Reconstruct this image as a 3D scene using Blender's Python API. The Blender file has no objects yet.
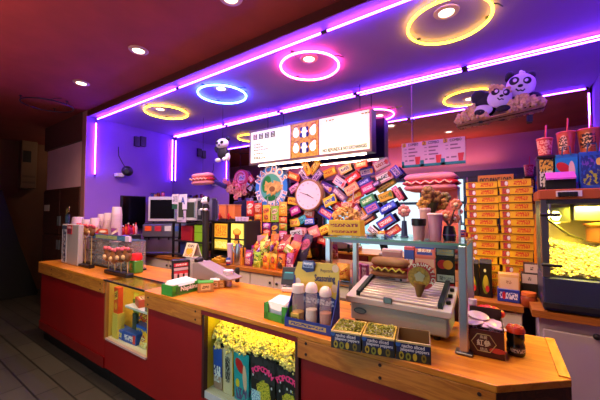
# Cinema concession stand with neon rings, candy wall mirror and wooden counter
LP_OUT, LP_LOB, LP_ALC, SPOT_A, HALL = 92, 60, 55, 112, 7
NV = (18, 3.2, 84)
NR = 7
CL, PL = 16, 30
MK = .75
PM = 26
UP = 38
UL = 34
EXPO = .2
import bpy, bmesh, math, random
from mathutils import Vector, Matrix
rnd = random.Random(7)
S = bpy.context.scene
COL = S.collection
PI = math.pi
# ------------------------------------------------------------------ camera
YAW, PITCH, FPX, EYE = math.radians(33.87), math.radians(2.32), 298.5, 1.748
cam = bpy.data.objects.new('camera', bpy.data.cameras.new('camera'))
COL.objects.link(cam)
cam.location = (0, 0, EYE)
cam.rotation_euler = (PI/2 + PITCH, 0, YAW)
cam.data.sensor_width = 36.0
cam.data.lens = FPX/600*36
cam.data.clip_start = 0.02
S.camera = cam
_F = Vector((-math.sin(YAW)*math.cos(PITCH), math.cos(YAW)*math.cos(PITCH), math.sin(PITCH)))
_R = Vector((math.cos(YAW), math.sin(YAW), 0))
_U = _R.cross(_F)
C0 = Vector((0, 0, EYE))
def ray(u, v): return _F + _R*((u-300)/FPX) + _U*((200-v)/FPX)
def PX(u, v, x): d = ray(u, v); return C0 + d*(x/d.x)
def PY(u, v, y): d = ray(u, v); return C0 + d*(y/d.y)
def PZ(u, v, z): d = ray(u, v); return C0 + d*((z-EYE)/d.z)
def mpp(p): return (Vector(p)-C0).dot(_F)/FPX          # metres per pixel at a point
# ------------------------------------------------------------------ colour and materials
def lin(c):
    if isinstance(c, str):
        c = c.lstrip('#'); c = [int(c[i:i+2], 16)/255 for i in (0, 2, 4)]
    return tuple((x/12.92 if x <= .04045 else ((x+.055)/1.055)**2.4) for x in c[:3]) + (1,)
_M = {}
def newmat(name):
    m = bpy.data.materials.new(name); m.use_nodes = True
    nt = m.node_tree; nt.nodes.clear()
    out = nt.nodes.new('ShaderNodeOutputMaterial')
    return m, nt, out
def principled(nt, out, rough=.5, metal=0, spec=.5):
    b = nt.nodes.new('ShaderNodeBsdfPrincipled')
    b.inputs['Roughness'].default_value = rough
    b.inputs['Metallic'].default_value = metal
    b.inputs['Specular IOR Level'].default_value = spec
    nt.links.new(b.outputs[0], out.inputs[0])
    return b
def mat(col, rough=.5, metal=0, spec=.5, bump=0, bscale=60, vary=0):
    key = ('m', str(col), rough, metal, spec, bump, bscale, vary)
    if key in _M: return _M[key]
    m, nt, out = newmat('paint'); b = principled(nt, out, rough, metal, spec)
    c = lin(col); b.inputs['Base Color'].default_value = c
    if vary or bump:
        tc = nt.nodes.new('ShaderNodeTexCoord'); n = nt.nodes.new('ShaderNodeTexNoise')
        n.inputs['Scale'].default_value = bscale; n.inputs['Detail'].default_value = 3
        nt.links.new(tc.outputs['Object'], n.inputs['Vector'])
        if vary:
            r = nt.nodes.new('ShaderNodeValToRGB')
            r.color_ramp.elements[0].position = .3; r.color_ramp.elements[1].position = .7
            r.color_ramp.elements[0].color = tuple(x*(1-vary) for x in c[:3])+(1,)
            r.color_ramp.elements[1].color = tuple(min(1, x*(1+vary)) for x in c[:3])+(1,)
            nt.links.new(n.outputs[0], r.inputs[0]); nt.links.new(r.outputs[0], b.inputs['Base Color'])
        if bump:
            bp = nt.nodes.new('ShaderNodeBump'); bp.inputs['Strength'].default_value = bump
            bp.inputs['Distance'].default_value = .01
            nt.links.new(n.outputs[0], bp.inputs['Height']); nt.links.new(bp.outputs[0], b.inputs['Normal'])
    _M[key] = m
    return m
def emit(col, k, name='glow'):
    key = ('e', str(col), k)
    if key in _M: return _M[key]
    m, nt, out = newmat(name); e = nt.nodes.new('ShaderNodeEmission')
    e.inputs[0].default_value = (lin(col) if isinstance(col, str) else tuple(col)+(1,)); e.inputs[1].default_value = k
    nt.links.new(e.outputs[0], out.inputs[0]); _M[key] = m
    return m
def glass(tint='#ffffff', amount=.06, rough=.02):
    key = ('g', tint, amount, rough)
    if key in _M: return _M[key]
    m, nt, out = newmat('glass')
    t = nt.nodes.new('ShaderNodeBsdfTransparent'); t.inputs[0].default_value = lin(tint)
    g = nt.nodes.new('ShaderNodeBsdfGlossy'); g.inputs['Roughness'].default_value = rough
    f = nt.nodes.new('ShaderNodeLayerWeight'); f.inputs[0].default_value = .5
    pw = nt.nodes.new('ShaderNodeMath'); pw.operation = 'POWER'; pw.inputs[1].default_value = 5; nt.links.new(f.outputs['Facing'], pw.inputs[0])
    a = nt.nodes.new('ShaderNodeMath'); a.operation = 'MULTIPLY_ADD'; a.inputs[1].default_value = .6; a.inputs[2].default_value = amount; a.use_clamp = True
    mx = nt.nodes.new('ShaderNodeMixShader')
    nt.links.new(pw.outputs[0], a.inputs[0]); nt.links.new(a.outputs[0], mx.inputs[0])
    nt.links.new(t.outputs[0], mx.inputs[1]); nt.links.new(g.outputs[0], mx.inputs[2])
    nt.links.new(mx.outputs[0], out.inputs[0]); _M[key] = m
    return m
def clear_plastic(col='#ffd9e6', body=.35, rough=.2):
    key = ('cp', col, body, rough)
    if key in _M: return _M[key]
    m, nt, out = newmat('clear_plastic')
    t = nt.nodes.new('ShaderNodeBsdfTransparent')
    b = nt.nodes.new('ShaderNodeBsdfPrincipled'); b.inputs['Base Color'].default_value = lin(col); b.inputs['Roughness'].default_value = rough
    mx = nt.nodes.new('ShaderNodeMixShader'); mx.inputs[0].default_value = body
    nt.links.new(t.outputs[0], mx.inputs[1]); nt.links.new(b.outputs[0], mx.inputs[2]); nt.links.new(mx.outputs[0], out.inputs[0])
    _M[key] = m
    return m
# printed surface: layers over the bounding box of the mesh.  kinds: rect, ell, text, dots
def printed(base, layers, axes='xz', rough=.4, emission=0, metal=0, crinkle=0):
    key = ('p', base, str(layers), axes, rough, emission, crinkle)
    if key in _M: return _M[key]
    m, nt, out = newmat('print'); N, L = nt.nodes.new, nt.links.new
    tc = N('ShaderNodeTexCoord'); sp = N('ShaderNodeSeparateXYZ'); L(tc.outputs['Generated'], sp.inputs[0])
    cb = N('ShaderNodeCombineXYZ')
    L(sp.outputs['xyz'.index(axes[0])], cb.inputs[0]); L(sp.outputs['xyz'.index(axes[1])], cb.inputs[1])
    col = None
    for ly in layers:
        kind, cx, cy, hx, hy, ang, c = ly[:7]
        mp = N('ShaderNodeMapping'); mp.vector_type = 'TEXTURE'
        mp.inputs['Location'].default_value = (cx, cy, 0); mp.inputs['Rotation'].default_value = (0, 0, math.radians(ang))
        mp.inputs['Scale'].default_value = (hx, hy, 1)
        L(cb.outputs[0], mp.inputs[0])
        lt = N('ShaderNodeMath'); lt.operation = 'LESS_THAN'; lt.inputs[1].default_value = 1
        if kind == 'ell':
            ln = N('ShaderNodeVectorMath'); ln.operation = 'LENGTH'; L(mp.outputs[0], ln.inputs[0]); L(ln.outputs['Value'], lt.inputs[0])
        else:
            ab = N('ShaderNodeVectorMath'); ab.operation = 'ABSOLUTE'; L(mp.outputs[0], ab.inputs[0])
            s2 = N('ShaderNodeSeparateXYZ'); L(ab.outputs[0], s2.inputs[0])
            mxm = N('ShaderNodeMath'); mxm.operation = 'MAXIMUM'; L(s2.outputs[0], mxm.inputs[0]); L(s2.outputs[1], mxm.inputs[1]); L(mxm.outputs[0], lt.inputs[0])
        mask = lt.outputs[0]
        if kind in ('text', 'dots'):
            n = ly[7] if len(ly) > 7 else 6
            m2 = N('ShaderNodeVectorMath'); m2.operation = 'MULTIPLY_ADD'; L(mp.outputs[0], m2.inputs[0]); m2.inputs[2].default_value = (13.7*(len(_M) % 41), 5.3*(len(_M) % 17), 0)
            m2.inputs[1].default_value = (n, 1.1 if kind == 'text' else n*hy/hx, 1)
            nz = N('ShaderNodeTexNoise'); nz.noise_dimensions = '2D'; nz.inputs['Scale'].default_value = 1.0; nz.inputs['Detail'].default_value = 1
            L(m2.outputs[0], nz.inputs['Vector'])
            g = N('ShaderNodeMath'); g.operation = 'GREATER_THAN'; g.inputs[1].default_value = .47; L(nz.outputs[0], g.inputs[0])
            mu = N('ShaderNodeMath'); mu.operation = 'MULTIPLY'; L(g.outputs[0], mu.inputs[0]); L(mask, mu.inputs[1]); mask = mu.outputs[0]
        mix = N('ShaderNodeMix'); mix.data_type = 'RGBA'
        L(mask, mix.inputs[0])
        if col is None: mix.inputs[6].default_value = lin(base)
        else: L(col, mix.inputs[6])
        mix.inputs[7].default_value = lin(c); col = mix.outputs[2]
    b = principled(nt, out, rough, metal)
    if crinkle:
        nz = N('ShaderNodeTexNoise'); nz.inputs['Scale'].default_value = 38; nz.inputs['Detail'].default_value = 2; nz.inputs['Distortion'].default_value = 1.5; L(tc.outputs['Object'], nz.inputs['Vector'])
        bp = N('ShaderNodeBump'); bp.inputs['Strength'].default_value = crinkle; bp.inputs['Distance'].default_value = .02; L(nz.outputs[0], bp.inputs['Height']); L(bp.outputs[0], b.inputs['Normal'])
    if col is None: b.inputs['Base Color'].default_value = lin(base)
    else: L(col, b.inputs['Base Color'])
    if emission:
        b.inputs['Emission Strength'].default_value = emission
        if col is None: b.inputs['Emission Color'].default_value = lin(base)
        else: L(col, b.inputs['Emission Color'])
    _M[key] = m
    return m
def wood(c1, c2, scale=(1.2, 14, 14), rough=.35, plank=0):
    key = ('w', c1, c2, scale, rough, plank)
    if key in _M: return _M[key]
    m, nt, out = newmat('wood'); N, L = nt.nodes.new, nt.links.new
    tc = N('ShaderNodeTexCoord'); mp = N('ShaderNodeMapping'); mp.inputs['Scale'].default_value = scale
    L(tc.outputs['Object'], mp.inputs[0])
    n = N('ShaderNodeTexNoise'); n.inputs['Scale'].default_value = 1.6; n.inputs['Detail'].default_value = 6; n.inputs['Distortion'].default_value = 1.2
    L(mp.outputs[0], n.inputs['Vector'])
    w = N('ShaderNodeMath'); w.operation = 'MULTIPLY'; w.inputs[1].default_value = 9; L(n.outputs[0], w.inputs[0])
    fr = N('ShaderNodeMath'); fr.operation = 'PINGPONG'; fr.inputs[1].default_value = 1; L(w.outputs[0], fr.inputs[0])
    r = N('ShaderNodeValToRGB'); r.color_ramp.elements[0].color = lin(c1); r.color_ramp.elements[1].color = lin(c2)
    L(fr.outputs[0], r.inputs[0])
    col = r.outputs[0]
    if plank:
        sp = N('ShaderNodeSeparateXYZ'); L(tc.outputs['Object'], sp.inputs[0])
        d = N('ShaderNodeMath'); d.operation = 'DIVIDE'; d.inputs[1].default_value = plank; L(sp.outputs[1], d.inputs[0])
        fl = N('ShaderNodeMath'); fl.operation = 'FLOOR'; L(d.outputs[0], fl.inputs[0])
        wn = N('ShaderNodeTexWhiteNoise'); wn.noise_dimensions = '1D'; L(fl.outputs[0], wn.inputs['W'])
        mr = N('ShaderNodeMapRange'); mr.inputs[3].default_value = .75; mr.inputs[4].default_value = 1.12; L(wn.outputs[0], mr.inputs[0])
        vm = N('ShaderNodeVectorMath'); vm.operation = 'SCALE'; L(col, vm.inputs[0]); L(mr.outputs[0], vm.inputs['Scale']); col = vm.outputs[0]
    b = principled(nt, out, rough); L(col, b.inputs['Base Color'])
    _M[key] = m
    return m
# ------------------------------------------------------------------ mesh builder
class MB:
    def __init__(s): s.v, s.f = [], []
    def add(s, vs, fs):
        o = len(s.v); s.v += [Vector(p) for p in vs]; s.f += [tuple(i+o for i in f) for f in fs]; return s
    def box(s, x0, y0, z0, x1, y1, z1):
        vs = [(x, y, z) for z in (z0, z1) for y in (y0, y1) for x in (x0, x1)]
        return s.add(vs, [(0, 2, 3, 1), (4, 5, 7, 6), (0, 1, 5, 4), (2, 6, 7, 3), (0, 4, 6, 2), (1, 3, 7, 5)])
    def cbox(s, c, d, b=.003, M=None):      # chamfered box, centre c, size d
        bm = bmesh.new(); bmesh.ops.create_cube(bm, size=1)
        for v in bm.verts: v.co = Vector((v.co.x*d[0], v.co.y*d[1], v.co.z*d[2]))
        b = min(b, min(d)*.45)
        bmesh.ops.bevel(bm, geom=list(bm.edges), offset=b, segments=1, affect='EDGES', profile=.5)
        return s.bm(bm, (M if M else Matrix.Translation(c)))
    def bm(s, bm, M=None):
        bm.verts.index_update()
        vs = [(M @ v.co if M else v.co.copy()) for v in bm.verts]; fs = [[v.index for v in f.verts] for f in bm.faces]
        bm.free(); return s.add(vs, fs)
    def mb(s, o, M=None): return s.add([(M @ p if M else p) for p in o.v], o.f)
    def prism(s, poly, a0, a1, axis='y'):   # poly in the other two axes, in order (x,z) for y, (y,z) for x, (x,y) for z
        def P(p, a): return {'y': (p[0], a, p[1]), 'x': (a, p[0], p[1]), 'z': (p[0], p[1], a)}[axis]
        n = len(poly)
        vs = [P(p, a0) for p in poly] + [P(p, a1) for p in poly]
        fs = [tuple(range(n)), tuple(range(2*n-1, n-1, -1))] + [(i, i+n, (i+1) % n+n, (i+1) % n) for i in range(n)]
        return s.add(vs, fs)
    def cyl(s, p0, p1, r0, r1=None, n=16, cap=True):
        r1 = r0 if r1 is None else r1
        p0, p1 = Vector(p0), Vector(p1); d = (p1-p0).normalized()
        a = d.orthogonal().normalized(); b = d.cross(a)
        ring = lambda p, r: [p + (a*math.cos(2*PI*i/n)+b*math.sin(2*PI*i/n))*r for i in range(n)]
        fs = [(i, (i+1) % n, (i+1) % n+n, i+n) for i in range(n)]
        if cap: fs += [tuple(range(n-1, -1, -1)), tuple(range(n, 2*n))]
        return s.add(ring(p0, r0)+ring(p1, r1), fs)
    def lathe(s, prof, c=(0, 0, 0), n=20, axis='z'):   # prof: (r, h)
        c = Vector(c); vs = []; k = len(prof)
        for r, h in prof:
            for i in range(n):
                x, y = r*math.cos(2*PI*i/n), r*math.sin(2*PI*i/n)
                vs.append(c+Vector({'z': (x, y, h), 'y': (x, h, y), 'x': (h, x, y)}[axis]))
        fs = [(j*n+i, j*n+(i+1) % n, (j+1)*n+(i+1) % n, (j+1)*n+i) for j in range(k-1) for i in range(n)]
        if prof[0][0] > 1e-6: fs.append(tuple(range(n-1, -1, -1)))
        if prof[-1][0] > 1e-6: fs.append(tuple(range((k-1)*n, k*n)))
        return s.add(vs, fs)
    def tube(s, pts, r, n=8, closed=False):
        pts = [Vector(p) for p in pts]; k = len(pts); vs = []; up = None
        for j, p in enumerate(pts):
            q = pts[(j+1) % k] if (closed or j < k-1) else p; o = pts[j-1] if (closed or j > 0) else p
            d = (q-o).normalized()
            a = (up - d*up.dot(d)).normalized() if up is not None and (up-d*up.dot(d)).length > 1e-4 else d.orthogonal().normalized()
            up = a; b = d.cross(a)
            vs += [p+(a*math.cos(2*PI*i/n)+b*math.sin(2*PI*i/n))*r for i in range(n)]
        fs = [(j*n+i, j*n+(i+1) % n, ((j+1) % k)*n+(i+1) % n, ((j+1) % k)*n+i) for j in range(k if closed else k-1) for i in range(n)]
        if not closed: fs += [tuple(range(n-1, -1, -1)), tuple(range((k-1)*n, k*n))]
        return s.add(vs, fs)
    def ball(s, c, r, sub=2, M=None):
        bm = bmesh.new(); bmesh.ops.create_icosphere(bm, subdivisions=sub, radius=1)
        r = (r, r, r) if not hasattr(r, '__len__') else r
        T = Matrix.Translation(c) @ (M.to_4x4() if M else Matrix.Identity(4)) @ Matrix.Diagonal((*r, 1))
        return s.bm(bm, T)
def place(o, parent=None, loc=None, rot=None):
    COL.objects.link(o)
    if parent is not None: o.parent = parent
    if loc is not None: o.location = loc
    if rot is not None: o.rotation_euler = rot
    return o
def build(name, mb, m, parent=None, smooth=False, loc=None, rot=None, bevel=0, world=None):
    """world=True with a parent: coordinates are world ones and the parent only has a location."""
    me = bpy.data.meshes.new(name)
    off = Vector((0, 0, 0))
    if parent is None and loc is None:
        lo = Vector([min(p[i] for p in mb.v) for i in range(3)]); hi = Vector([max(p[i] for p in mb.v) for i in range(3)])
        off = Vector(((lo.x+hi.x)/2, (lo.y+hi.y)/2, lo.z)); loc = off
    elif parent is not None and world:
        off = root_of(parent).location
    me.from_pydata([p-off for p in mb.v], [], mb.f)
    bm = bmesh.new(); bm.from_mesh(me); bmesh.ops.recalc_face_normals(bm, faces=bm.faces); bm.to_mesh(me); bm.free()
    me.materials.append(m)
    o = bpy.data.objects.new(name, me)
    if smooth:
        me.polygons.foreach_set('use_smooth', [True]*len(me.polygons))
        if smooth != 'full': me.set_sharp_from_angle(angle=math.radians(40))
    if bevel:
        b = o.modifiers.new('bevel', 'BEVEL'); b.width = bevel; b.segments = 2; b.limit_method = 'ANGLE'
    return place(o, parent, loc, rot)
def root_of(o):
    while o.parent is not None: o = o.parent
    return o
def tag(o, label, cat, group=None):
    o['label'] = label; o['category'] = cat
    if group: o['group'] = group
    return o
def thing(name, label, cat, loc=(0, 0, 0), rot=(0, 0, 0), group=None):
    o = bpy.data.objects.new(name, None); o.empty_display_size = .05
    return tag(place(o, None, loc, rot), label, cat, group)
def struct(name, mb, m, parent=None, **k):
    o = build(name, mb, m, parent, **k)
    o['kind'] = 'structure'
    return o
def copy_tree(o, loc, rot=None, label=None, parent=None):
    c = o.copy(); COL.objects.link(c)
    if parent is not None: c.parent = parent
    else:
        c.location = loc
        if rot is not None: c.rotation_euler = rot
        if label: c['label'] = label
    for ch in o.children: copy_tree(ch, None, parent=c)
    return c
# lettering as mesh: in the local XZ plane facing -Y, width fitted
_T = {}
def glyphs(s):
    if s not in _T:
        cu = bpy.data.curves.new('t', 'FONT'); cu.body = s; cu.size = 1; cu.extrude = .0; cu.resolution_u = 2
        o = bpy.data.objects.new('t', cu); COL.objects.link(o)
        dg = bpy.context.evaluated_depsgraph_get()
        me = bpy.data.meshes.new_from_object(o.evaluated_get(dg))
        vs = [v.co.copy() for v in me.vertices]; fs = [tuple(p.vertices) for p in me.polygons]
        bpy.data.objects.remove(o); bpy.data.curves.remove(cu); bpy.data.meshes.remove(me)
        _T[s] = (vs, fs)
    return _T[s]
def text(mb, s, cx, cz, y, h, w=None, ang=0, bold=0, M=None):
    """adds string s centred on (cx,cz) at depth y, cap height h, optional fitted width"""
    vs, fs = glyphs(s)
    x0, x1 = min(v.x for v in vs), max(v.x for v in vs); z0, z1 = min(v.y for v in vs), max(v.y for v in vs)
    k = h/.7; kx = (w/(x1-x0)) if w else k
    ca, sa = math.cos(ang), math.sin(ang)
    shifts = [(0, 0)] if not bold else [(-bold, -bold), (bold, bold), (bold, -bold), (-bold, bold)]
    for bx, bz in shifts:
        pts = []
        for v in vs:
            px, pz = (v.x-(x0+x1)/2)*kx+bx, (v.y-(z0+z1)/2)*k+bz
            p = Vector((cx+px*ca-pz*sa, y-.00025*(shifts.index((bx, bz))), cz+px*sa+pz*ca)); pts.append(M @ p if M else p)
        mb.add(pts, fs)
    return mb
def arc_text(mb, s, cx, cz, y, r, h, mid, step, flip=False, bold=0, rz=None):
    """letters on a circle of radius r (rz: vertical radius); mid and step in degrees; flip for the lower half"""
    rz = rz or r
    n = len(s)
    for i, ch in enumerate(s):
        if ch == ' ': continue
        a = mid + (i-(n-1)/2)*(step if flip else -step); t = math.radians(a)
        text(mb, ch, cx+r*math.cos(t), cz+rz*math.sin(t), y, h, ang=t+(PI/2 if flip else -PI/2), bold=bold)
    return mb
# ================================================================== planes of the place (metres)
CT, CF, CB = 1.063, 1.435, 2.125            # counter: top height, front, back
XA, XB, XC, XD, XE, XF = -5.29, -3.386, -2.604, -1.84, -.984, .216
AL, AR, AF, AM, AZ, OZ = -5.262, .92, 1.95, 3.404, 3.229, 3.312   # alcove: sides, front, mirror, ceiling; lobby ceiling
FW = -.44                                   # storefront wall behind the camera
BC, BCF = 1.05, 2.76                        # back counter height and front
# ------------------------------------------------------------------ materials of the shell
M_ceil = mat('#8e3430', .8, vary=.12, bscale=3)
M_fascia = mat('#4a1214', .7)
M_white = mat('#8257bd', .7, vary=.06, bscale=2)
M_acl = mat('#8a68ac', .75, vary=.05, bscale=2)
M_lobby = mat('#e6b0b8', .8, vary=.08, bscale=2)
M_maroon = mat('#5a2a26', .8)
M_dark = mat('#171113', .6)
M_black = mat('#0c0b0d', .45)
M_red = mat('#8e0a0a', .45, vary=.1, bscale=2)
M_steel = mat('#b9bcc4', .28, metal=1)
M_steel_d = mat('#6d6f78', .35, metal=1)
M_top = wood('#de9232', '#c9741c', (1.0, 9, 9), .3, plank=.09)
M_fas = wood('#c8802f', '#a9621f', (1.3, 10, 10), .4)
M_edge = wood('#c67a30', '#a45a20', (1.3, 10, 10), .4)
M_brown = wood('#4a2414', '#33170d', (1.3, 10, 10), .5)
m, nt, out = newmat('floor_tiles'); N, L = nt.nodes.new, nt.links.new
b = principled(nt, out, .55)
tc = N('ShaderNodeTexCoord'); br = N('ShaderNodeTexBrick'); br.offset = .5
mp = N('ShaderNodeMapping'); mp.inputs['Location'].default_value = (.1, .02, 0); L(tc.outputs['Object'], mp.inputs[0]); L(mp.outputs[0], br.inputs[0])
br.inputs['Color1'].default_value = lin('#3d3a36'); br.inputs['Color2'].default_value = lin('#34312e'); br.inputs['Mortar'].default_value = lin('#0c0b0b')
br.inputs['Scale'].default_value = 1; br.inputs['Mortar Size'].default_value = .008; br.inputs['Brick Width'].default_value = .62; br.inputs['Row Height'].default_value = .2
L(br.outputs[0], b.inputs['Base Color'])
M_floor = m
# ------------------------------------------------------------------ room shell
struct('floor', MB().box(-8.8, FW-.1, -.05, 2.8, 4.6, 0), M_floor)
struct('ceiling_lobby', MB().box(-8.8, FW, OZ, 2.8, AF, OZ+.05), M_ceil)
struct('ceiling_hallway', MB().box(-8.8, AF, OZ, AL-.12, 4.6, OZ+.05), M_ceil)
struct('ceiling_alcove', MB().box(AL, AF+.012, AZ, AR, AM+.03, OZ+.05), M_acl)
struct('trim_soffit', MB().box(-8.8 if 0 else AL, AF, AZ-.004, 2.8, AF+.012, OZ), M_fascia)
struct('wall_back', MB().box(AL-.12, AM+.03, 0, AR+.1, AM+.13, OZ+.05), M_white)
struct('wall_left_alcove', MB().box(AL-.12, AF, 0, AL, AM+.03, OZ), M_white)
struct('trim_corner', MB().box(AL-.135, AF-.012, 0, AL, AF, OZ), mat('#9a6266', .7))
struct('wall_right_alcove', MB().box(AR, AF, 0, AR+.1, AM+.03, OZ), M_white)
struct('wall_right_return', MB().box(AR, AF, 0, 2.8, AF+.1, OZ), M_lobby)
struct('wall_right', MB().box(2.8, FW-.1, 0, 2.9, 2.1, OZ+.05), M_lobby)
CW = 1.98; XW = PY(48, 150, CW).x
struct('wall_cupboard_side', MB().box(XW, CW, 0, AL-.12, CW+.1, OZ), M_lobby)
struct('wall_hallway', MB().box(XW, CW+.1, 0, XW+.1, 4.6, OZ), M_maroon)
struct('wall_left', MB().box(-8.9, FW-.1, 0, -8.8, 4.7, OZ+.05), mat('#6a4632', .8, vary=.1, bscale=2))
struct('wall_hallway_end', MB().box(-8.8, 4.6, 0, AL, 4.7, OZ+.05), mat('#3b241c', .8))
zb = PY(66, 146, CW).z
struct('trim_cupboard_header', MB().box(XW, CW-.05, zb, AL-.135, CW, OZ), mat('#572a28', .8))
# black stair side rising into the dark hallway
q = [PX(u, v, -8.2) for u, v in ((-30, 190), (2, 190), (20, 245), (38, 292), (36, 305), (-30, 305))]
struct('wall_stair_side', MB().prism([(p.y, max(0, p.z)) for p in q], -8.25, -8.2, 'x'), M_black)
# storefront wall with its window openings
W0, W1, WZ0, WZ1 = -4.05, -.62, .45, 2.49
wf = MB()
wf.box(-8.8, FW-.1, 0, W0, FW, OZ); wf.box(W1, FW-.1, 0, 2.8, FW, OZ); wf.box(W0, FW-.1, 0, W1, FW, WZ0); wf.box(W0, FW-.1, WZ1+.13, W1, FW, OZ)
struct('wall_front', wf, mat('#a8708a', .8))
struct('trim_window_header', MB().box(-8.2, FW-.1, WZ1, 2.2, FW+.03, WZ1+.13), mat('#141524', .5))
struct('wall_panelling', MB().box(-8.2, FW, 0, W0-.06, FW+.02, WZ1), mat('#2a1512', .6))
struct('wall_panelling_entrance', MB().box(W1+.06, FW, 0, 2.2, FW+.02, WZ1), mat('#20192b', .6))
wfm = MB()
for x in (W0, -3.2, -2.35, -1.5, W1): wfm.box(x-.03, FW-.08, WZ0, x+.03, FW+.02, WZ1)
for z in (WZ0, 1.95, WZ1): wfm.box(W0, FW-.078, z-.03, W1, FW+.018, z+.03)
win = struct('window_1', wfm, mat('#123a44', .4))
struct('window_pane', MB().box(W0, FW-.05, WZ0, W1, FW-.044, WZ1), glass('#dff4ff', .03), win)
# ------------------------------------------------------------------ mirror
mm, nt, out = newmat('mirror'); b = principled(nt, out, .015, 1); b.inputs['Base Color'].default_value = (.72, .70, .74, 1)
tag(build('wall_mirror', MB().box(AL+.002, AM, .9, AR-.002, AM+.028, AZ-.002), mm), 'huge wall mirror filling the wall behind the candy display', 'mirror')
# ------------------------------------------------------------------ world and lamps
w = bpy.data.worlds.new('sky'); S.world = w; w.use_nodes = True
bg = w.node_tree.nodes['Background']; bg.inputs[0].default_value = (.74, .94, 1, 1); bg.inputs[1].default_value = 1.6
def lamp(name, kind, loc, power, col, size=.1, rot=(0, 0, 0), spot=None):
    l = bpy.data.lights.new(name, kind); l.energy = power; l.color = col
    if kind == 'AREA': l.shape = 'DISK'; l.size = size
    elif kind == 'SPOT': l.spot_size = math.radians(spot or 120); l.spot_blend = .6; l.shadow_soft_size = size
    else: l.shadow_soft_size = size
    o = bpy.data.objects.new(name, l); COL.objects.link(o); o.location = loc; o.rotation_euler = rot
    return o
WARM = (1, .66, .38)
def downlight(x, y, z, label, power, group, on=True):
    t = thing('ceiling_downlight', label, 'ceiling light', (x, y, z), group=group)
    build('trim_ring', MB().lathe([(.052, -.002), (.056, -.012), (.085, -.006), (.088, 0)], n=28), mat('#b08a80', .5), t, smooth=True)
    build('bulb', MB().lathe([(.0001, -.012), (.03, -.0115), (.05, -.008), (.052, -.002)], n=24), emit((1, .82, .55), 6), t)
    lamp('downlight_lamp', 'SPOT', (x, y, z-.03), power, WARM, .05, spot=SPOT_A if z == AZ else 150)
for i, x in enumerate((-4.18, -2.87, -1.6, -.3)):
    nm = ('first at the dark end of the row', 'second from the dark end of the row', 'third from the dark end of the row', 'next to the popcorn machine')[i]
    downlight(x, 1.475, OZ, 'round recessed downlight in dark red ceiling, '+nm, LP_OUT, 'downlights over the counter')
lamp('hallway_lamp', 'POINT', (-7.9, 3.0, 3.1), HALL, WARM, .1)  # unseen lamp without a fixture, added to lift the dim hallway walls
# unseen warm uplight added above the storefront to brighten the lobby ceiling
l_ = lamp('lobby_cove_light', 'AREA', (-2.5, -.2, 2.72), UP, (1, .35, .22), 1, (PI, 0, 0)); l_.data.shape = 'RECTANGLE'; l_.data.size = 5; l_.data.size_y = .12
for i, x in enumerate((-3.3, -2.05, -.8)):
    downlight(x, .42, OZ, 'recessed lobby downlight near the storefront, seen only in the mirror, '+('first', 'second', 'third')[i]+' from the dark end', LP_LOB, 'lobby downlights by the storefront')
RN = ('yellow ring over the microwave corner', 'blue ring', 'pink ring', 'big yellow ring')
RX = (-4.02, -2.74, -1.5, -.3)
for x, n in zip(RX, RN):
    downlight(x, 2.39, AZ, 'round recessed downlight glowing inside the '+n, LP_ALC, 'downlights inside the neon rings')
# ------------------------------------------------------------------ neon
def neon_bar(a, b_, label, n_seg=None):
    a, b_ = Vector(a), Vector(b_); d = (b_-a).normalized()
    t = thing('neon_tube', label, 'neon light', a.lerp(b_, .5), group='straight violet neon tubes')
    h = (b_-a)/2
    build('glass_tube', MB().cyl(-h+d*.025, h-d*.025, .0072, n=10), M_VIO, t, smooth=True)
    for s in (-1, 1):
        build('end_cap', MB().cyl(h*s, h*s-d*s*.028, .014, n=10), M_dark, t, smooth=True)
M_VIO = emit((NV[0], NV[1], NV[2]), 1)
def xs_at(us, y, z, v0, v1): return [PY(u, v0, y).x for u in us]
NA, NB = 2.06, AM-.035
za = AZ-.03
xa = [AL+.05, PZ(172.5, 86, za).x, PZ(322.5, 30, za).x, AR-.03]
for i in range(3):
    neon_bar((xa[i], NA, za), (xa[i+1], NA, za), 'violet neon tube along the soffit edge, '+('starting at the purple wall', 'middle one above the counter', 'ending towards the popcorn machine')[i])
xb = [AL+.06, PZ(217, 122.7, za).x, PZ(274, 109.5, za).x, PZ(352, 91, za).x, PZ(463, 62.5, za).x, AR-.03]
for i in range(5):
    neon_bar((xb[i], NB, za), (xb[i+1], NB, za), 'violet neon tube along the top of the mirror, '+('first from the purple wall corner', 'second from the purple wall corner', 'above the lit menu board', 'between menu board and pandas', 'above the pandas')[i])
neon_bar((AL+.03, NA, za-.03), (AL+.03, NA, PX(94, 176, AL).z), 'upright violet neon tube on the front edge of the purple wall')
neon_bar((AL+.04, NB, za-.03), (AL+.04, NB, PY(172, 182, NB).z), 'upright violet neon tube in the purple corner beside the mirror')
neon_bar((AR-.03, NA, za-.03), (AR-.03, NA, 2.2), 'upright violet neon tube at the popcorn machine end, reflected in the mirror')
neon_bar((AR-.03, NB, za-.03), (AR-.03, NB, 2.2), 'upright violet neon tube in the corner behind the popcorn machine')
M_cable = mat('#1a0f22', .6)
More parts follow.
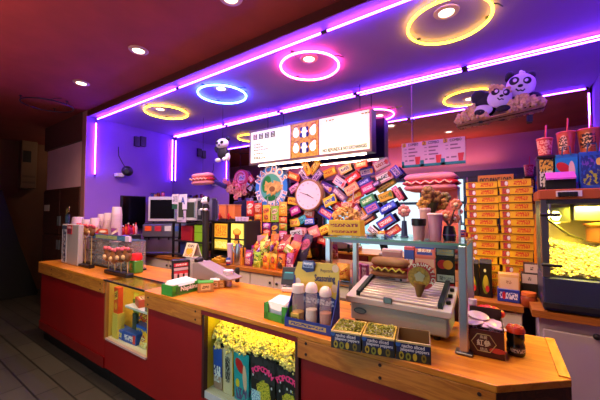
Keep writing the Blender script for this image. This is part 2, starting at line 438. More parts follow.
def ring(px, r, col, label, lit=True, y=None, z=None):
    x = px; y = 2.49 if y is None else y; z = 3.2 if z is None else z
    t = thing('neon_ring', label, 'neon light', (x, y, z), group='neon rings under the ceiling')
    pts = [(r*math.cos(2*PI*i/64), r*math.sin(2*PI*i/64), 0) for i in range(64)]
    build('ring_tube', MB().tube(pts, .009, 10, True), col, t, smooth='full')
    top = (AZ if lit else OZ) - z
    for k in range(3):
        a = 2*PI*k/3+.5; c = (r*math.cos(a), r*math.sin(a))
        build('stand_off', MB().cyl((c[0], c[1], .008), (c[0], c[1], top), .006, n=8).cyl((c[0], c[1], top-.008), (c[0], c[1], top), .018, n=10), M_cable, t)
    build('cable', MB().tube([(r*.97, -.05, .01), (r*1.1, -.02, top*.5), (r*1.2, .05, top-.006)], .005, 6), M_cable, t)
M_YEL = emit((3.0, 2.1, .06), NR*.8); M_BLU = emit((.2, .6, 6), NR*2); M_PNK = emit((5, .3, 1.2), NR*1.5)
ring(-4.02, .29, M_YEL, 'yellow neon ring over the microwave corner, last of the row')
ring(-2.83, .29, M_BLU, 'blue neon ring hanging under the purple ceiling')
ring(-1.555, .29, M_PNK, 'pink neon ring hanging under the purple ceiling')
ring(-.302, .29, M_YEL, 'large yellow neon ring next to the pandas')
ring(-5.3, .29, mat('#2a1830', .3), 'dark unlit neon ring on the red lobby ceiling', False, 1.475, OZ-.05)
# ------------------------------------------------------------------ cupboard and panel at the dark end
t = thing('built_in_cupboard', 'dark brown four-door cupboard in the wall past the counter end', 'cupboard', (XW+.05, CW, 0))
cz = 2.15; x0, x1 = XW+.03, AL-.15
build('body', MB().box(x0, CW-.03, 0, x1, CW-.002, cz), M_brown, t, world=True)
xm = (x0+x1)/2
for (a, b2) in ((x0, xm), (xm, x1)):
    for (c, d) in ((.08, 1.35), (1.37, cz-.02)):
        dr = build('door', MB().cbox(((a+b2)/2, CW-.04, (c+d)/2), (b2-a-.02, .02, d-c-.01), .004), M_brown, t, world=True)
        hx = xm+(-.05 if a == x0 else .05); hz = 1.6 if c > 1 else 1.2
        build('handle', MB().box(hx-.012, CW-.065, hz-.08, hx+.012, CW-.05, hz+.08), M_steel, dr, world=True)
tag(build('wall_notice', MB().box(PY(48, 208, CW).x, CW-.055, PY(50, 211, CW).z, PY(53, 208, CW).x, CW-.051, PY(50, 205, CW).z), mat('#c9c2bb', .6)), 'small white notice stuck on the dark cupboard door', 'notice')
ex = -8.6
a, b2 = PX(20, 188, ex), PX(38, 140, ex)
t = thing('electrical_panel', 'beige fuse panel with dark window on the hallway wall', 'electrical panel', (ex, (a.y+b2.y)/2, a.z))
build('body', MB().cbox((ex-.1, (a.y+b2.y)/2, (a.z+b2.z)/2), (.2, abs(b2.y-a.y), b2.z-a.z), .01), mat('#6e543e', .6), t, world=True)
build('window', MB().box(ex, a.y+.1*(b2.y-a.y), a.z+.52*(b2.z-a.z), ex+.01, a.y+.6*(b2.y-a.y), a.z+.75*(b2.z-a.z)), M_black, t, world=True)
build('vent_slats', MB().box(ex, a.y+.1*(b2.y-a.y), a.z+.1*(b2.z-a.z), ex+.006, a.y+.9*(b2.y-a.y), a.z+.14*(b2.z-a.z)).box(ex, a.y+.1*(b2.y-a.y), a.z+.22*(b2.z-a.z), ex+.006, a.y+.9*(b2.y-a.y), a.z+.26*(b2.z-a.z)), mat('#5a4433', .6), t, world=True)
# ------------------------------------------------------------------ fittings on the purple wall
t = thing('wall_vent', 'pair of small black square vents on the purple wall', 'vent', PX(138.5, 146, AL+.03))
for u0, u1 in ((133.5, 138.7), (139.6, 145)):
    a, b2 = PX(u0, 146, AL), PX(u1, 137.5, AL)
    f = build('vent_box', MB().box(AL+.002, a.y, a.z, AL+.05, b2.y, b2.z), M_black, t, world=True)
    for k in range(3): build('slat', MB().box(AL+.05, a.y+.02, a.z+(b2.z-a.z)*(k+.6)/4, AL+.055, b2.y-.02, a.z+(b2.z-a.z)*(k+.9)/4), M_dark, f, world=True)
c = PX(127.5, 171, AL+.12)
t = thing('security_camera', 'black dome camera on a white arm on the purple wall', 'camera', c)
build('head', MB().ball((0, 0, 0), (.075, .09, .085), 3), M_black, t, smooth='full')
build('lens', MB().cyl((.05, -.03, -.01), (.085, -.05, -.02), .04, .03), mat('#33333b', .2), t, smooth=True)
build('mount_arm', MB().cbox((-.06, -.1, -.075), (.1, .12, .06), .01).cyl((-.06, -.06, -.06), (0, 0, 0), .02), mat('#d8d0da', .5), t)
build('cable', MB().tube([(-.1, .02, .05), (-.11, -.04, .16), (-.112, -.09, .25), (-.112, -.1, .4)], .006, 6), M_dark, t)
# ================================================================== the service counter
def base_unit(name, x0, x1, label):
    t = thing(name, label, 'counter', ((x0+x1)/2, 1.8, 0))
    build('red_panel', MB().box(x0, CF+.035, .165, x1, CB-.04, CT-.034), M_red, t, world=True)
    build('toe_kick', MB().box(x0, CF+.085, 0, x1, CB-.06, .165), M_black, t, world=True)
    return t
def screws(t, xs, z):
    for x in xs:
        for dz in (-.03, .03):
            build('screw_plug', MB().cyl((x, CF+.001, z+dz), (x, CF-.002, z+dz), .008, n=10), mat('#2c1208', .6), t, world=True)
ZF = .918
base = base_unit('counter_base', XA, XB-.004, 'dark red counter base at the unlit end, under the straw stand')
base_unit('counter_base', XC+.004, XD-.004, 'dark red counter base between the two lit showcases')
t = thing('counter_base', 'dark red counter base below the jalapeno trays with a chamfered wooden corner', 'counter', (-.4, 1.8, 0))
ch = [(XE+.004, CF+.035), (-.045, CF+.035), (XF-.04, 1.69), (XF-.04, CB-.04), (XE+.004, CB-.04)]
build('red_panel', MB().prism(ch, .165, CT-.034, 'z'), M_red, t, world=True)
ch = [(XE+.004, CF+.085), (-.07, CF+.085), (XF-.08, 1.71), (XF-.08, CB-.06), (XE+.004, CB-.06)]
build('toe_kick', MB().prism(ch, 0, .165, 'z'), M_black, t, world=True)
# bodies under the showcases
for x0, x1, z1, lb in ((XB, XC, .455, 'dark red counter base carrying the candy showcase'), (XD, XE, .40, 'dark red counter base carrying the popcorn showcase')):
    t2 = thing('counter_base', lb, 'counter', ((x0+x1)/2, 1.8, 0))
    build('red_panel', MB().box(x0-.002, CF+.036, .165, x1+.002, CB-.05, z1), M_red, t2, world=True)
    build('toe_kick', MB().box(x0, CF+.085, 0, x1, CB-.06, .165), M_black, t2, world=True)
build('base_rail', MB().box(XA, CF+.022, .165, XB-.005, CF+.034, .27), mat('#7a0808', .45), base, world=True)
# worktop, one continuous top with a notch for the glass
t = thing('wooden_worktop', 'long orange wooden worktop running the whole length of the counter', 'worktop', (-2, 1.8, CT-.03))
yg = CF+.27
poly = [(XA-.02, CF), (XB, CF), (XB, yg), (XC, yg), (XC, CF), (-.028, CF), (XF+.01, 1.655), (XF+.01, CB), (XA-.02, CB)]
build('top', MB().prism(poly, CT-.03, CT, 'z'), M_top, t, world=True, bevel=.003)
f = [(XA-.02, XB), (XC, XD), (XE, -.028)]
for x0, x1 in f:
    p = build('front_board', MB().cbox(((x0+x1)/2, CF+.018, (ZF+CT-.031)/2), (x1-x0, .032, CT-.031-ZF), .004), M_fas, t, world=True)
    screws(p, [x0+.06, x1-.06] if x1-x0 < 1.2 else [x0+.5, x1-.06], (ZF+CT)/2-.01)
screws(p, [-.5], (ZF+CT)/2-.01)
a, b2 = Vector((-.028, CF, 0)), Vector((XF+.01, 1.655, 0)); d = (b2-a); nrm = Vector((d.y, -d.x, 0)).normalized()
def slab(p, q, n0, n1, z0, z1):
    pp = [p+nrm*n0, q+nrm*n0, q+nrm*n1, p+nrm*n1]
    return MB().prism([(v.x, v.y) for v in pp], z0, z1, 'z')
build('corner_board', slab(a, b2, -.03, -.002, .17, CT-.031), M_brown, t, world=True)
build('end_board', MB().box(XF-.018, 1.66, .17, XF+.006, CB, CT-.031), M_fas, t, world=True)
build('end_strip', MB().box(XF-.03, 1.66, CT, XF+.008, CB-.01, CT+.006), wood('#e0a040', '#c8842c', (6, 1, 6), .25), t, world=True)
# ------------------------------------------------------------------ candy showcase
M_gl = glass('#f8fffb', .0)
M_cream = mat('#e0c450', .6)
t = thing('candy_showcase', 'small lit glass showcase full of sweets built into the counter', 'showcase', ((XB+XC)/2, 1.7, .455))
zb = .457
build('back_panel', MB().box(XB+.012, 2.0, zb, XC-.012, 2.02, CT-.035), M_cream, t, world=True)
build('floor_board', MB().box(XB+.012, CF+.05, zb, XC-.012, 2.0, zb+.015), mat('#cfcabb', .5), t, world=True)
for x in (XB+.002, XC-.014): build('side_panel', MB().box(x, CF+.038, zb, x+.012, 2.02, CT-.034), mat('#dcbc50', .6), t, world=True)
build('front_glass', MB().box(XB+.03, CF+.03, zb+.02, XC-.012, CF+.035, CT-.012), M_gl, t, world=True)
build('top_glass', MB().box(XB+.002, CF+.004, CT-.012, XC-.002, yg-.001, CT-.002), glass('#ffffff', .10), t, world=True)
build('edge_strip', MB().box(XB+.002, CF+.002, CT-.016, XC-.002, CF+.012, CT), M_black, t, world=True); build('edge_strip', MB().box(XB+.002, yg-.012, CT-.012, XC-.002, yg-.001, CT+.002), M_black, t, world=True)
build('frame_post', MB().box(XB+.002, CF+.02, zb, XB+.03, CF+.05, CT-.016), mat('#a06a30', .5), t, world=True)
build('bottom_rail', MB().box(XB+.002, CF+.022, zb, XC-.002, CF+.05, zb+.018), mat('#c9a7a0', .4), t, world=True)
zs = .80
build('shelf', MB().box(XB+.25, CF+.1, zs, XC-.012, 2.0, zs+.02), mat('#d6d6d6', .4), t, world=True)
build('light_tube', MB().cyl((XB+.06, 1.97, CT-.06), (XC-.06, 1.97, CT-.06), .012, n=10), emit((1, .72, .12), CL), t, world=True)
def flat_box(name, c, d, m, label, cat, rot=(0, 0, 0), group=None, b=.003):
    """a carton whose base centre stands at c"""
    o = build(name, MB().cbox((0, 0, d[2]/2), d, b), m, None, loc=Vector(c), rot=rot, M=None) if 0 else None
    mb_ = MB().cbox((0, 0, d[2]/2), d, b, Matrix.Translation((0, 0, d[2]/2)))
    o = build(name, mb_, m, None, loc=Vector(c), rot=rot)
    return tag(o, label, cat, group)
def bag_mesh(w, h, d, nx=10, nz=12, seed=0):
    r = random.Random(seed); mb_ = MB(); vs = []; cols = nx+1
    for s in (-1, 1):
        for j in range(nz+1):
            tz = j/nz
            for i in range(nx+1):
                tx = i/nx
                p = max(0, math.sin(PI*tx))**.6*max(0, math.sin(PI*min(1, max(0, (tz-.07)/.86))**.85))**.5
                wob = 1+.2*math.sin(7*tx+5*tz+seed)+.16*math.sin(13*tz-4*tx+seed*2)
                y = s*d/2*p*wob
                if tz < .08 or tz > .92: y += .004*math.sin(tx*40)
                ww = w*(1-.05*p)
                vs.append(((tx-.5)*ww, y, tz*h))
    n1 = cols*(nz+1); fs = []
    for s in (0, 1):
        for j in range(nz):
            for i in range(nx):
                a = s*n1+j*cols+i; q = (a, a+1, a+cols+1, a+cols)
                fs.append(q if s == 0 else q[::-1])
    mb_.add(vs, fs)
    return mb_
def snack_bag(c, w, h, d, m, label, cat='snack bag', rot=(0, 0, 0), group=None, seed=0, name='snack_bag'):
    bmsh = bag_mesh(w, h, d, seed=seed); Rm = Matrix.Rotation(rot[2], 3, 'Z') @ Matrix.Rotation(rot[1], 3, 'Y') @ Matrix.Rotation(rot[0], 3, 'X')
    o = build(name, bmsh, m, None, smooth='full', loc=Vector(c)-Vector((0, 0, min((Rm @ v).z for v in bmsh.v)-.001)), rot=rot)
    return tag(o, label, cat, group)
def P_bag(base, ell, txt, low=None, ang=8):
    sty = sum(map(ord, base+ell+txt)) % 4
    ls = [[('ell', .5, .68, .42, .17, ang, ell), ('text', .5, .68, .33, .09, ang, txt, 5)],
          [('rect', .5, .85, .5, .14, 0, ell), ('text', .5, .62, .4, .08, ang, txt, 4), ('ell', .5, .32, .36, .18, 0, ell), ('dots', .5, .32, .3, .15, 0, txt, 4)],
          [('rect', .5, .5, .7, .13, 35, ell), ('text', .5, .5, .42, .09, 35, txt, 5), ('dots', .5, .22, .42, .14, 0, ell, 4)],
          [('rect', .5, .2, .5, .22, 0, ell), ('ell', .5, .62, .36, .2, -12, txt), ('text', .5, .62, .3, .1, -12, ell, 4), ('dots', .5, .22, .4, .16, 0, base, 4)]][sty]
    if low: ls += [('ell', .5, .3, .36, .2, -10, low), ('dots', .5, .3, .33, .17, 0, txt, 5)]
    return printed(base, ls, rough=.28, crinkle=.55)
zf = zb+.017
flat_box('candy_carton', (-3.27, CF+.1, .72), (.09, .05, .26), printed('#e2501e', [('rect', .5, .7, .35, .16, 8, '#f8d050'), ('text', .5, .7, .28, .1, 8, '#7a1010', 4), ('ell', .5, .28, .32, .14, 0, '#f4a030')]), 'tall orange candy box standing on edge in the lit showcase', 'candy box')
tag(build('carton_stand', MB().box(-3.32, CF+.07, zf, -3.22, CF+.14, .72), M_cream, None), 'cream riser block under the orange candy box', 'riser')
snack_bag((-3.12, CF+.2, .72), .1, .2, .04, P_bag('#7fa028', '#e0d040', '#235010'), 'green upright sweet packet beside the orange candy box', 'sweet packet', seed=3)
tag(build('packet_stand', MB().cyl((-3.12, CF+.2, zf), (-3.12, CF+.2, .72), .03, .03, n=12), mat('#444a3a', .5), None), 'dark post under the green sweet packet in the showcase', 'riser')
for k, (x, y, c, lb) in enumerate(((-2.98, CF+.2, '#b84a28', 'rust red'), (-2.83, CF+.26, '#c8a23c', 'mustard'), (-2.7, CF+.17, '#9c8474', 'taupe'), (-2.92, CF+.38, '#d8b040', 'yellow'))):
    flat_box('flat_candy_box', (x, y, zs+.021), (.17, .12, .075-.01*k), printed(c, [('rect', .5, .5, .4, .3, 0, '#e8d8a0'), ('text', .5, .5, .36, .2, 0, '#702020', 6)], axes='xy'), 'flat '+lb+' candy box lying on the white showcase shelf', 'candy box', (0, 0, .2*k-.3), 'boxes on the showcase shelf')
cz = [('#2c55b8', '#f0f0f0'), ('#e8b020', '#b02020'), ('#3c8a36', '#f0e060'), ('#c83020', '#f8e8a0')]
lbs = ['blue candy box at the front of the showcase floor', 'yellow sweet packet at the front corner of the showcase floor', 'green sweet packet heaped at the back of the showcase floor', 'red and orange sweet packet heaped on the blue boxes']
flat_box('candy_carton', (-3.24, CF+.14, zf), (.2, .1, .09), printed('#2858c0', [('text', .5, .5, .4, .25, 0, '#f0e060', 4), ('rect', .1, .5, .06, .5, 0, '#e8b020')]), 'blue and yellow candy box in the front corner below the orange candy box', 'candy box', (0, 0, -.06))
flat_box('candy_carton', (-3.02, CF+.13, zf), (.22, .08, .1), printed('#2450b0', [('text', .5, .5, .4, .25, 0, '#e8e8f0', 5), ('rect', .85, .5, .1, .4, 0, '#d03030')]), lbs[0], 'candy box', (0, 0, .05))
flat_box('candy_carton', (-3.0, CF+.23, zf), (.3, .08, .14), printed('#2b60c8', [('text', .5, .6, .4, .2, 0, '#f0d040', 5)]), 'taller blue candy box behind the first in the showcase', 'candy box', (0, 0, -.04))
for k in range(3):
    snack_bag((-2.82+.07*k, CF+.11+.02*k, zf), .1, .13+.01*k, .05, P_bag(('#e8b020', '#e04a28', '#f0c838')[k], '#f8f0b0', '#a01818'), ('yellow', 'orange red', 'pale gold')[k]+' sweet packet standing at the front corner of the showcase floor', 'sweet packet', (-.25, 0, .1*k), seed=k)
for k, (x, y, c, e2, lb) in enumerate(((-3.12, CF+.36, '#c43a22', '#f0c040', 'red sweet packet slumped at the showcase back under the shelf'), (-2.95, CF+.36, '#262b26', '#c8d0c8', 'black sweet packet slumped at the showcase back under the shelf'), (-2.78, CF+.38, '#3a9038', '#e8e060', 'green sweet packet slumped at the showcase back under the shelf'))):
    snack_bag((x, y, zf), .17, .24, .07, P_bag(c, e2, '#802010'), lb, 'sweet packet', (-.5, .15*(k-1), .2), seed=9+k)
# ------------------------------------------------------------------ popcorn showcase
t = thing('popcorn_showcase', 'lit yellow glass showcase of popcorn bags under the worktop', 'showcase', ((XD+XE)/2, 1.7, .40))
zb = .402
build('back_panel', MB().box(XD+.012, 2.02, zb, XE-.012, 2.03, CT-.035), mat('#d8c030', .6), t, world=True)
build('floor_board', MB().box(XD+.012, CF+.05, zb, XE-.012, 2.02, zb+.045), mat('#b9c4c0', .5), t, world=True)
for x in (XD+.001, XE-.013): build('side_panel', MB().box(x, CF+.036, zb, x+.012, 2.03, CT-.035), mat('#cdb93a', .6), t, world=True)
build('front_glass', MB().box(XD+.02, CF+.03, zb+.05, XE-.02, CF+.035, CT-.05), M_gl, t, world=True)
for x in (XD+.001, XE-.024): build('front_frame', MB().box(x, CF+.015, zb, x+.023, CF+.05, CT-.035), mat('#3a1210', .5), t, world=True)
build('top_rail', MB().box(XD+.001, CF+.004, CT-.062, XE-.001, CF+.05, CT-.034), mat('#7a0f10', .4), t, world=True)
build('bottom_rail', MB().box(XD+.02, CF+.025, zb, XE-.02, CF+.05, zb+.05), mat('#b8c6c8', .4), t, world=True)
for y in (CF+.09, ):
    build('light_tube', MB().cyl((XD+.06, y, CT-.05), (XE-.06, y, CT-.05), .01, n=10), emit((1, .84, .03), PL), t, world=True)
build('light_tube', MB().cyl((XD+.06, 1.97, CT-.06), (XE-.06, 1.97, CT-.06), .012, n=10), emit((1, .84, .03), PL), t, world=True)
M_pop = mat('#f2d98c', .7, vary=.25, bscale=25)
# a popped kernel: a few puffs
_kern = []
for s in range(5):
    r = random.Random(s); kb = MB()
    for j in range(4):
        kb.ball((r.uniform(-.55, .55), r.uniform(-.55, .55), r.uniform(-.4, .4)), r.uniform(.45, .75), 1)
    _kern.append(kb)
def kernels(pts, size, seed=0):
    r = random.Random(seed); mb_ = MB()
    for p in pts:
        s = size*r.uniform(.75, 1.2)
        M = Matrix.Translation(p) @ Matrix.Rotation(r.uniform(0, 6.28), 4, Vector((r.uniform(-1, 1), r.uniform(-1, 1), r.uniform(-1, 1))).normalized()) @ Matrix.Scale(s, 4)
        mb_.mb(_kern[r.randrange(5)], M)
    return mb_
def heap(rx, ry, hz, n, seed):
    r = random.Random(seed); pts = []
    while len(pts) < n:
        x, y = r.uniform(-1, 1), r.uniform(-1, 1); q = x*x+y*y
        if q > 1: continue
        pts.append(Vector((x*rx, y*ry, hz*(1-q)**.6+r.uniform(-.006, .004))))
    return pts
def popcorn_bag(c, w, d, h, m, label, n=130, hz=.06, rot=0, seed=0, extra=None):
    t = thing('popcorn_bag', label, 'popcorn bag', c, (0, 0, rot), 'filled popcorn bags in the showcase')
    bw = w*.92
    vs = [(-bw/2, -d/2*.9, 0), (bw/2, -d/2*.9, 0), (bw/2, d/2*.9, 0), (-bw/2, d/2*.9, 0), (-w/2, -d/2, h), (w/2, -d/2, h), (w/2, d/2, h), (-w/2, d/2, h), (-bw/2-.004, 0, .01), (bw/2+.004, 0, .01), (w/2-.02, 0, h), (-w/2+.02, 0, h)]
    mb_ = MB().add(vs, [(3, 2, 1, 0), (0, 1, 5, 4), (2, 3, 7, 6), (1, 9, 10, 5), (9, 2, 6, 10), (3, 8, 11, 7), (8, 0, 4, 11), (1, 2, 9), (0, 8, 3)])
    build('paper_bag', mb_, m, t)
    pc = build('popcorn', kernels([p+Vector((0, 0, h-.02)) for p in heap(w*.51, d*.55, hz, n, seed)], .013, seed), M_pop, t, smooth='full'); pc['kind'] = 'stuff'
    if extra: extra(t)
    return t
for k in range(12):
    c, e1, nm = (('#2c58b8', '#f0d040', 'blue'), ('#e0a820', '#c03020', 'yellow'), ('#3c8a30', '#f0f0b0', 'green'), ('#c83820', '#f8d860', 'red'), ('#f0c020', '#2848a8', 'golden'), ('#e06828', '#f8f0c0', 'orange'))[k % 6]
    snack_bag((-3.3+.055*k, CF+.27+.045*(k % 3), zf+.1+.03*(k % 2)), .13, .12, .045, P_bag(c, e1, '#601818'), nm+' sweet packet on the heap in the candy showcase, '+('behind the blue boxes', 'towards the wooden worktop')[k//6], 'sweet packet', (-.9, .5-.09*k, .2*(k % 3)-.2), None, 90+k, 'sweet_packet')
zf = zb+.048
def pop_letters(t):
    build('lettering', arc_text(MB(), 'POPCORN', 0, .16, -.0795, .12, .034, 90, 13, bold=.002), mat('#ff3f92', .5), t)
def fire(seed):
    r = random.Random(seed)
    ls = [('ell', .52, .38, .27, .2, 20, '#7c8a20'), ('dots', .52, .38, .24, .18, 20, '#d8c83c', 7), ('ell', .2, .22, .2, .13, 0, '#1c6ac0'), ('dots', .2, .22, .2, .13, 0, '#c8f0ff', 9), ('ell', .72, .14, .12, .1, 0, '#e8b0c0'), ('dots', .5, .75, .45, .2, 0, '#2c2c34', 3)]
    for k in range(6): ls.append(('ell', r.uniform(.08, .92), r.uniform(.45, .8), .03, .025, 0, '#d0d8e0'))
    return printed('#0c0c10', ls, rough=.5)
yb = CF+.15
B1 = printed('#1c3c98', [('rect', .5, .15, .6, .16, 0, '#9c8478'), ('dots', .45, .38, .35, .22, 0, '#dfe6f0', 3), ('rect', .5, .8, .6, .25, 0, '#2450b8')])
B2 = printed('#c9c0a0', [('rect', .06, .5, .05, .6, 0, '#8a7a40'), ('rect', .94, .5, .05, .6, 0, '#c0a030'), ('ell', .5, .55, .25, .3, 10, '#8d938c'), ('dots', .5, .55, .22, .28, 0, '#1c1c1c', 3)])
B3 = printed('#1a9aa8', [('ell', .4, .72, .3, .13, -15, '#b81c20'), ('ell', .72, .5, .13, .26, 10, '#d8b8a0'), ('ell', .25, .35, .13, .09, 0, '#d8c020'), ('dots', .5, .15, .45, .12, 0, '#50407a', 4)])
BW = .115
popcorn_bag((XD+.084, yb+.0, zf), .098, .12, .30, B1, 'narrow blue popcorn bag at the end of the showcase row', 150, .11, seed=1)
popcorn_bag((XD+.195, yb-.005, zf), .115, .12, .315, B2, 'cream popcorn bag with a grey print, between the blue and teal bags', 160, .10, seed=2)
popcorn_bag((XD+.335, yb-.01, zf), .145, .12, .33, B3, 'teal popcorn bag with red and yellow print', 190, .11, seed=3)
popcorn_bag((XD+.535, yb, zf), .215, .155, .36, fire(5), 'black firework print popcorn bag next to the teal bag', 360, .13, seed=4, extra=pop_letters)
popcorn_bag((XE-.118, yb, zf), .186, .155, .345, fire(8), 'black firework print popcorn bag at the wooden end of the showcase', 340, .13, seed=5, extra=pop_letters)
for k, (x, lb) in enumerate(((XD+.13, 'back row popcorn bag behind the narrow blue one'), (XD+.35, 'back row popcorn bag behind the teal one'), (XD+.57, 'back row popcorn bag behind the black one'), (XE-.12, 'back row popcorn bag at the wooden end of the showcase'))):
    popcorn_bag((x, yb+.19, zf), .165, .14, .41+.015*(k % 2), mat('#d8b838', .6), 'yellow '+lb, 240, .11, seed=20+k)
r = random.Random(99); pts = []
for _ in range(1700):
    x = r.uniform(XD+.03, XE-.03); y = r.uniform(CF+.15, 1.96)
    fx = (x-XD)/(XE-XD)
    pts.append(Vector((x, y, .885+.075*min(1, (y-CF-.15)/.15)+.015*math.sin(fx*9)+r.uniform(-.03, .012))))
for _ in range(1500):
    x = r.uniform(XD+.03, XE-.03); f_ = r.random()
    pts.append(Vector((x, CF+.075+.19*f_+r.uniform(-.01, .02), .80+.165*f_**.8+.02*math.sin(14*(x-XD))+r.uniform(-.012, .012))))
o = build('loose_popcorn', kernels(pts, .014, 5), M_pop, None, smooth='full'); o['kind'] = 'stuff'; tag(o, 'bright yellow loose popcorn heaped over the bags in the lit showcase', 'popcorn')
# ================================================================== back counter below the mirror
M_cab = mat('#d8cdc4', .5)
M_bwood = wood('#b5702c', '#96571e', (1.3, 10, 10), .4)
def cab(x0, x1, label, yf=BCF):
    t = thing('back_cabinet', label, 'cabinet', ((x0+x1)/2, (yf+3.38)/2, 0), group=None)
    build('carcass', MB().box(x0+.003, yf+.04, .08, x1-.003, 3.38, BC-.045), M_cab, t, world=True)
    build('plinth', MB().box(x0+.01, yf+.08, 0, x1-.01, 3.36, .08), M_black, t, world=True)
    xm = (x0+x1)/2
    for a, b2, kx in ((x0, xm, xm-.05), (xm, x1, xm+.05)):
        d = build('door', MB().cbox(((a+b2)/2, yf+.03, (.1+BC-.055)/2), (b2-a-.012, .02, BC-.165), .004), M_cab, t, world=True)
        build('knob', MB().ball((kx, yf+.008, BC-.14), (.016, .014, .016), 2).cyl((kx, yf+.02, BC-.14), (kx, yf+.008, BC-.14), .006), M_black, d, smooth='full', world=True)
edges = [-3.45, -2.62, -1.86, -1.1, -.3, .12]
for i, lb in enumerate(('cream cabinet behind the cash register', 'cream cabinet with black knobs below the chip bags', 'cream cabinet behind the seasoning bottles', 'cream cabinet behind the hot food case', 'narrow cream cabinet below the yellow cartons')):
    cab(edges[i], edges[i+1], lb)
cab(-5.22, -3.46, 'wide cabinet under the microwaves')
t = thing('back_worktop', 'narrow wooden ledge along the mirror carrying chips and cartons', 'worktop', (-2.5, 3.05, BC-.045))
build('top', MB().prism([(AL+.03, BCF), (.125, BCF), (.125, 2.927), (AR-.004, 2.927), (AR-.004, 3.395), (AL+.03, 3.395)], BC-.043, BC, 'z'), M_bwood, t, world=True)
YR = 2.55
t = thing('back_worktop', 'wooden ledge carrying the glass popcorn machine', 'worktop', (.6, 3, .9))
zr = 1.095
build('top', MB().box(.16, YR, zr-.045, AR-.004, 2.922, zr), M_bwood, t, world=True)
t = thing('back_cabinet', 'pale cabinet with one black knob below the popcorn machine', 'cabinet', (.6, 2.9, 0))
build('carcass', MB().box(.2, YR+.05, .08, AR-.006, 2.9, zr-.047), mat('#b9aebd', .5), t, world=True)
build('plinth', MB().box(.22, YR+.09, 0, AR-.01, 2.88, .08), M_black, t, world=True)
d = build('door', MB().cbox((.56, YR+.04, .54), (.68, .02, .86), .004), mat('#b9aebd', .5), t, world=True)
k = PY(597, 337, YR+.02); build('knob', MB().ball(k, (.02, .02, .02), 2), M_black, d, smooth='full', world=True)
# ================================================================== appliances at the purple corner
M_app = mat('#6c6e78', .3, metal=.9)
def microwave(c, w, d, h, rz, label, win='#0d0d12'):
    t = thing('microwave_oven', label, 'microwave', c, (0, 0, rz))
    build('body', MB().cbox((0, 0, h/2+.012), (w, d, h-.012), .008), mat('#a8a6b2', .35, metal=.5), t)
    dr = build('door', MB().cbox((-w*.09, -d/2-.012, h/2+.012), (w*.8, .022, h-.03), .005), mat('#c6c2cc', .3), t)
    build('door_window', MB().box(-w*.09-w*.34, -d/2-.026, .07, -w*.09+w*.34, -d/2-.022, h-.05), mat(win, .5, spec=.05), dr)
    build('handle', MB().cyl((w*.28, -d/2-.045, .06), (w*.28, -d/2-.045, h-.04), .009, n=10).box(w*.27, -d/2-.045, .06, w*.29, -d/2-.02, .075).box(w*.27, -d/2-.045, h-.06, w*.29, -d/2-.02, h-.045), M_steel, dr, smooth=True)
    p = build('control_panel', MB().box(w*.33, -d/2-.01, .04, w*.49, -d/2-.001, h-.03), mat('#2c2c36', .3), t)
    build('button_grid', MB().box(w*.36, -d/2-.013, h*.3, w*.46, -d/2-.01, h*.55), mat('#8c8c9c', .4), p)
    for sx in (-1, 1):
        for sy in (-1, 1): build('foot', MB().cyl((sx*w*.4, sy*d*.38, 0), (sx*w*.4, sy*d*.38, .014), .015, n=8), M_black, t)
    return t
zc1 = PY(158, 222.5, 2.9).z
# stainless ice and drinks unit that carries the first microwave
a = PY(134, 262, 2.75)
cx, cy = -4.75, 3.07
t = thing('drink_station', 'tall stainless drink and ice unit under the microwave in the purple corner', 'drink machine', (cx, cy, BC), (0, 0, math.radians(32)))
hh = zc1-BC
build('cabinet', MB().cbox((0, -.06, hh/2), (.74, .3, hh), .01), M_app, t)
build('splash_panel', MB().box(-.35, -.216, hh*.06, .35, -.21, hh*.5), M_steel, t)
hd = build('dispenser_head', MB().cbox((0, -.25, hh*.75), (.7, .08, hh*.4), .012), mat('#7d7f8c', .3, metal=.7), t)
for k, c in enumerate(('#e85a20', '#c03040', '#d8d8e0', '#4060c0')):
    n_ = build('flavour_badge', MB().cbox((-.25+k*.165, -.293, hh*.82), (.11, .008, hh*.16), .003), mat(c, .4), hd)
    build('nozzle', MB().cyl((-.25+k*.165, -.26, hh*.55), (-.25+k*.165, -.26, hh*.46), .016, .012, n=10), M_black, t, smooth=True)
build('drip_tray', MB().cbox((0, -.27, .02), (.7, .12, .04), .006), M_steel_d, t)
microwave((cx, cy, zc1), .6, .4, PY(158, 197.5, 2.95).z-zc1, math.radians(32), 'silver framed microwave on the stainless drink unit')
ztop = PY(158, 197.5, 2.95).z
for k, (u, c, h, lb) in enumerate(((149, '#c8bccb', .07, 'pale tub'), (152.5, '#2c3a8a', .09, 'dark blue jar'), (156, '#c89050', .07, 'tan jar'), (158.5, '#7a2020', .09, 'dark red jar'), (163, '#a03070', .10, 'magenta tub'))):
    p = PY(u, 197, 3.0)
    t = thing('syrup_jar', lb+' standing on top of the silver framed microwave', 'jar', (p.x, 3.0, ztop), group=None)
    build('jar', MB().lathe([(.03, 0), (.032, .004), (.032, h*.75), (.024, h*.85)], n=16), mat(c, .35), t, smooth=True)
    build('lid', MB().lathe([(.027, h*.85), (.027, h), (.001, h+.002)], n=16), mat('#3a3040', .4), t, smooth=True)
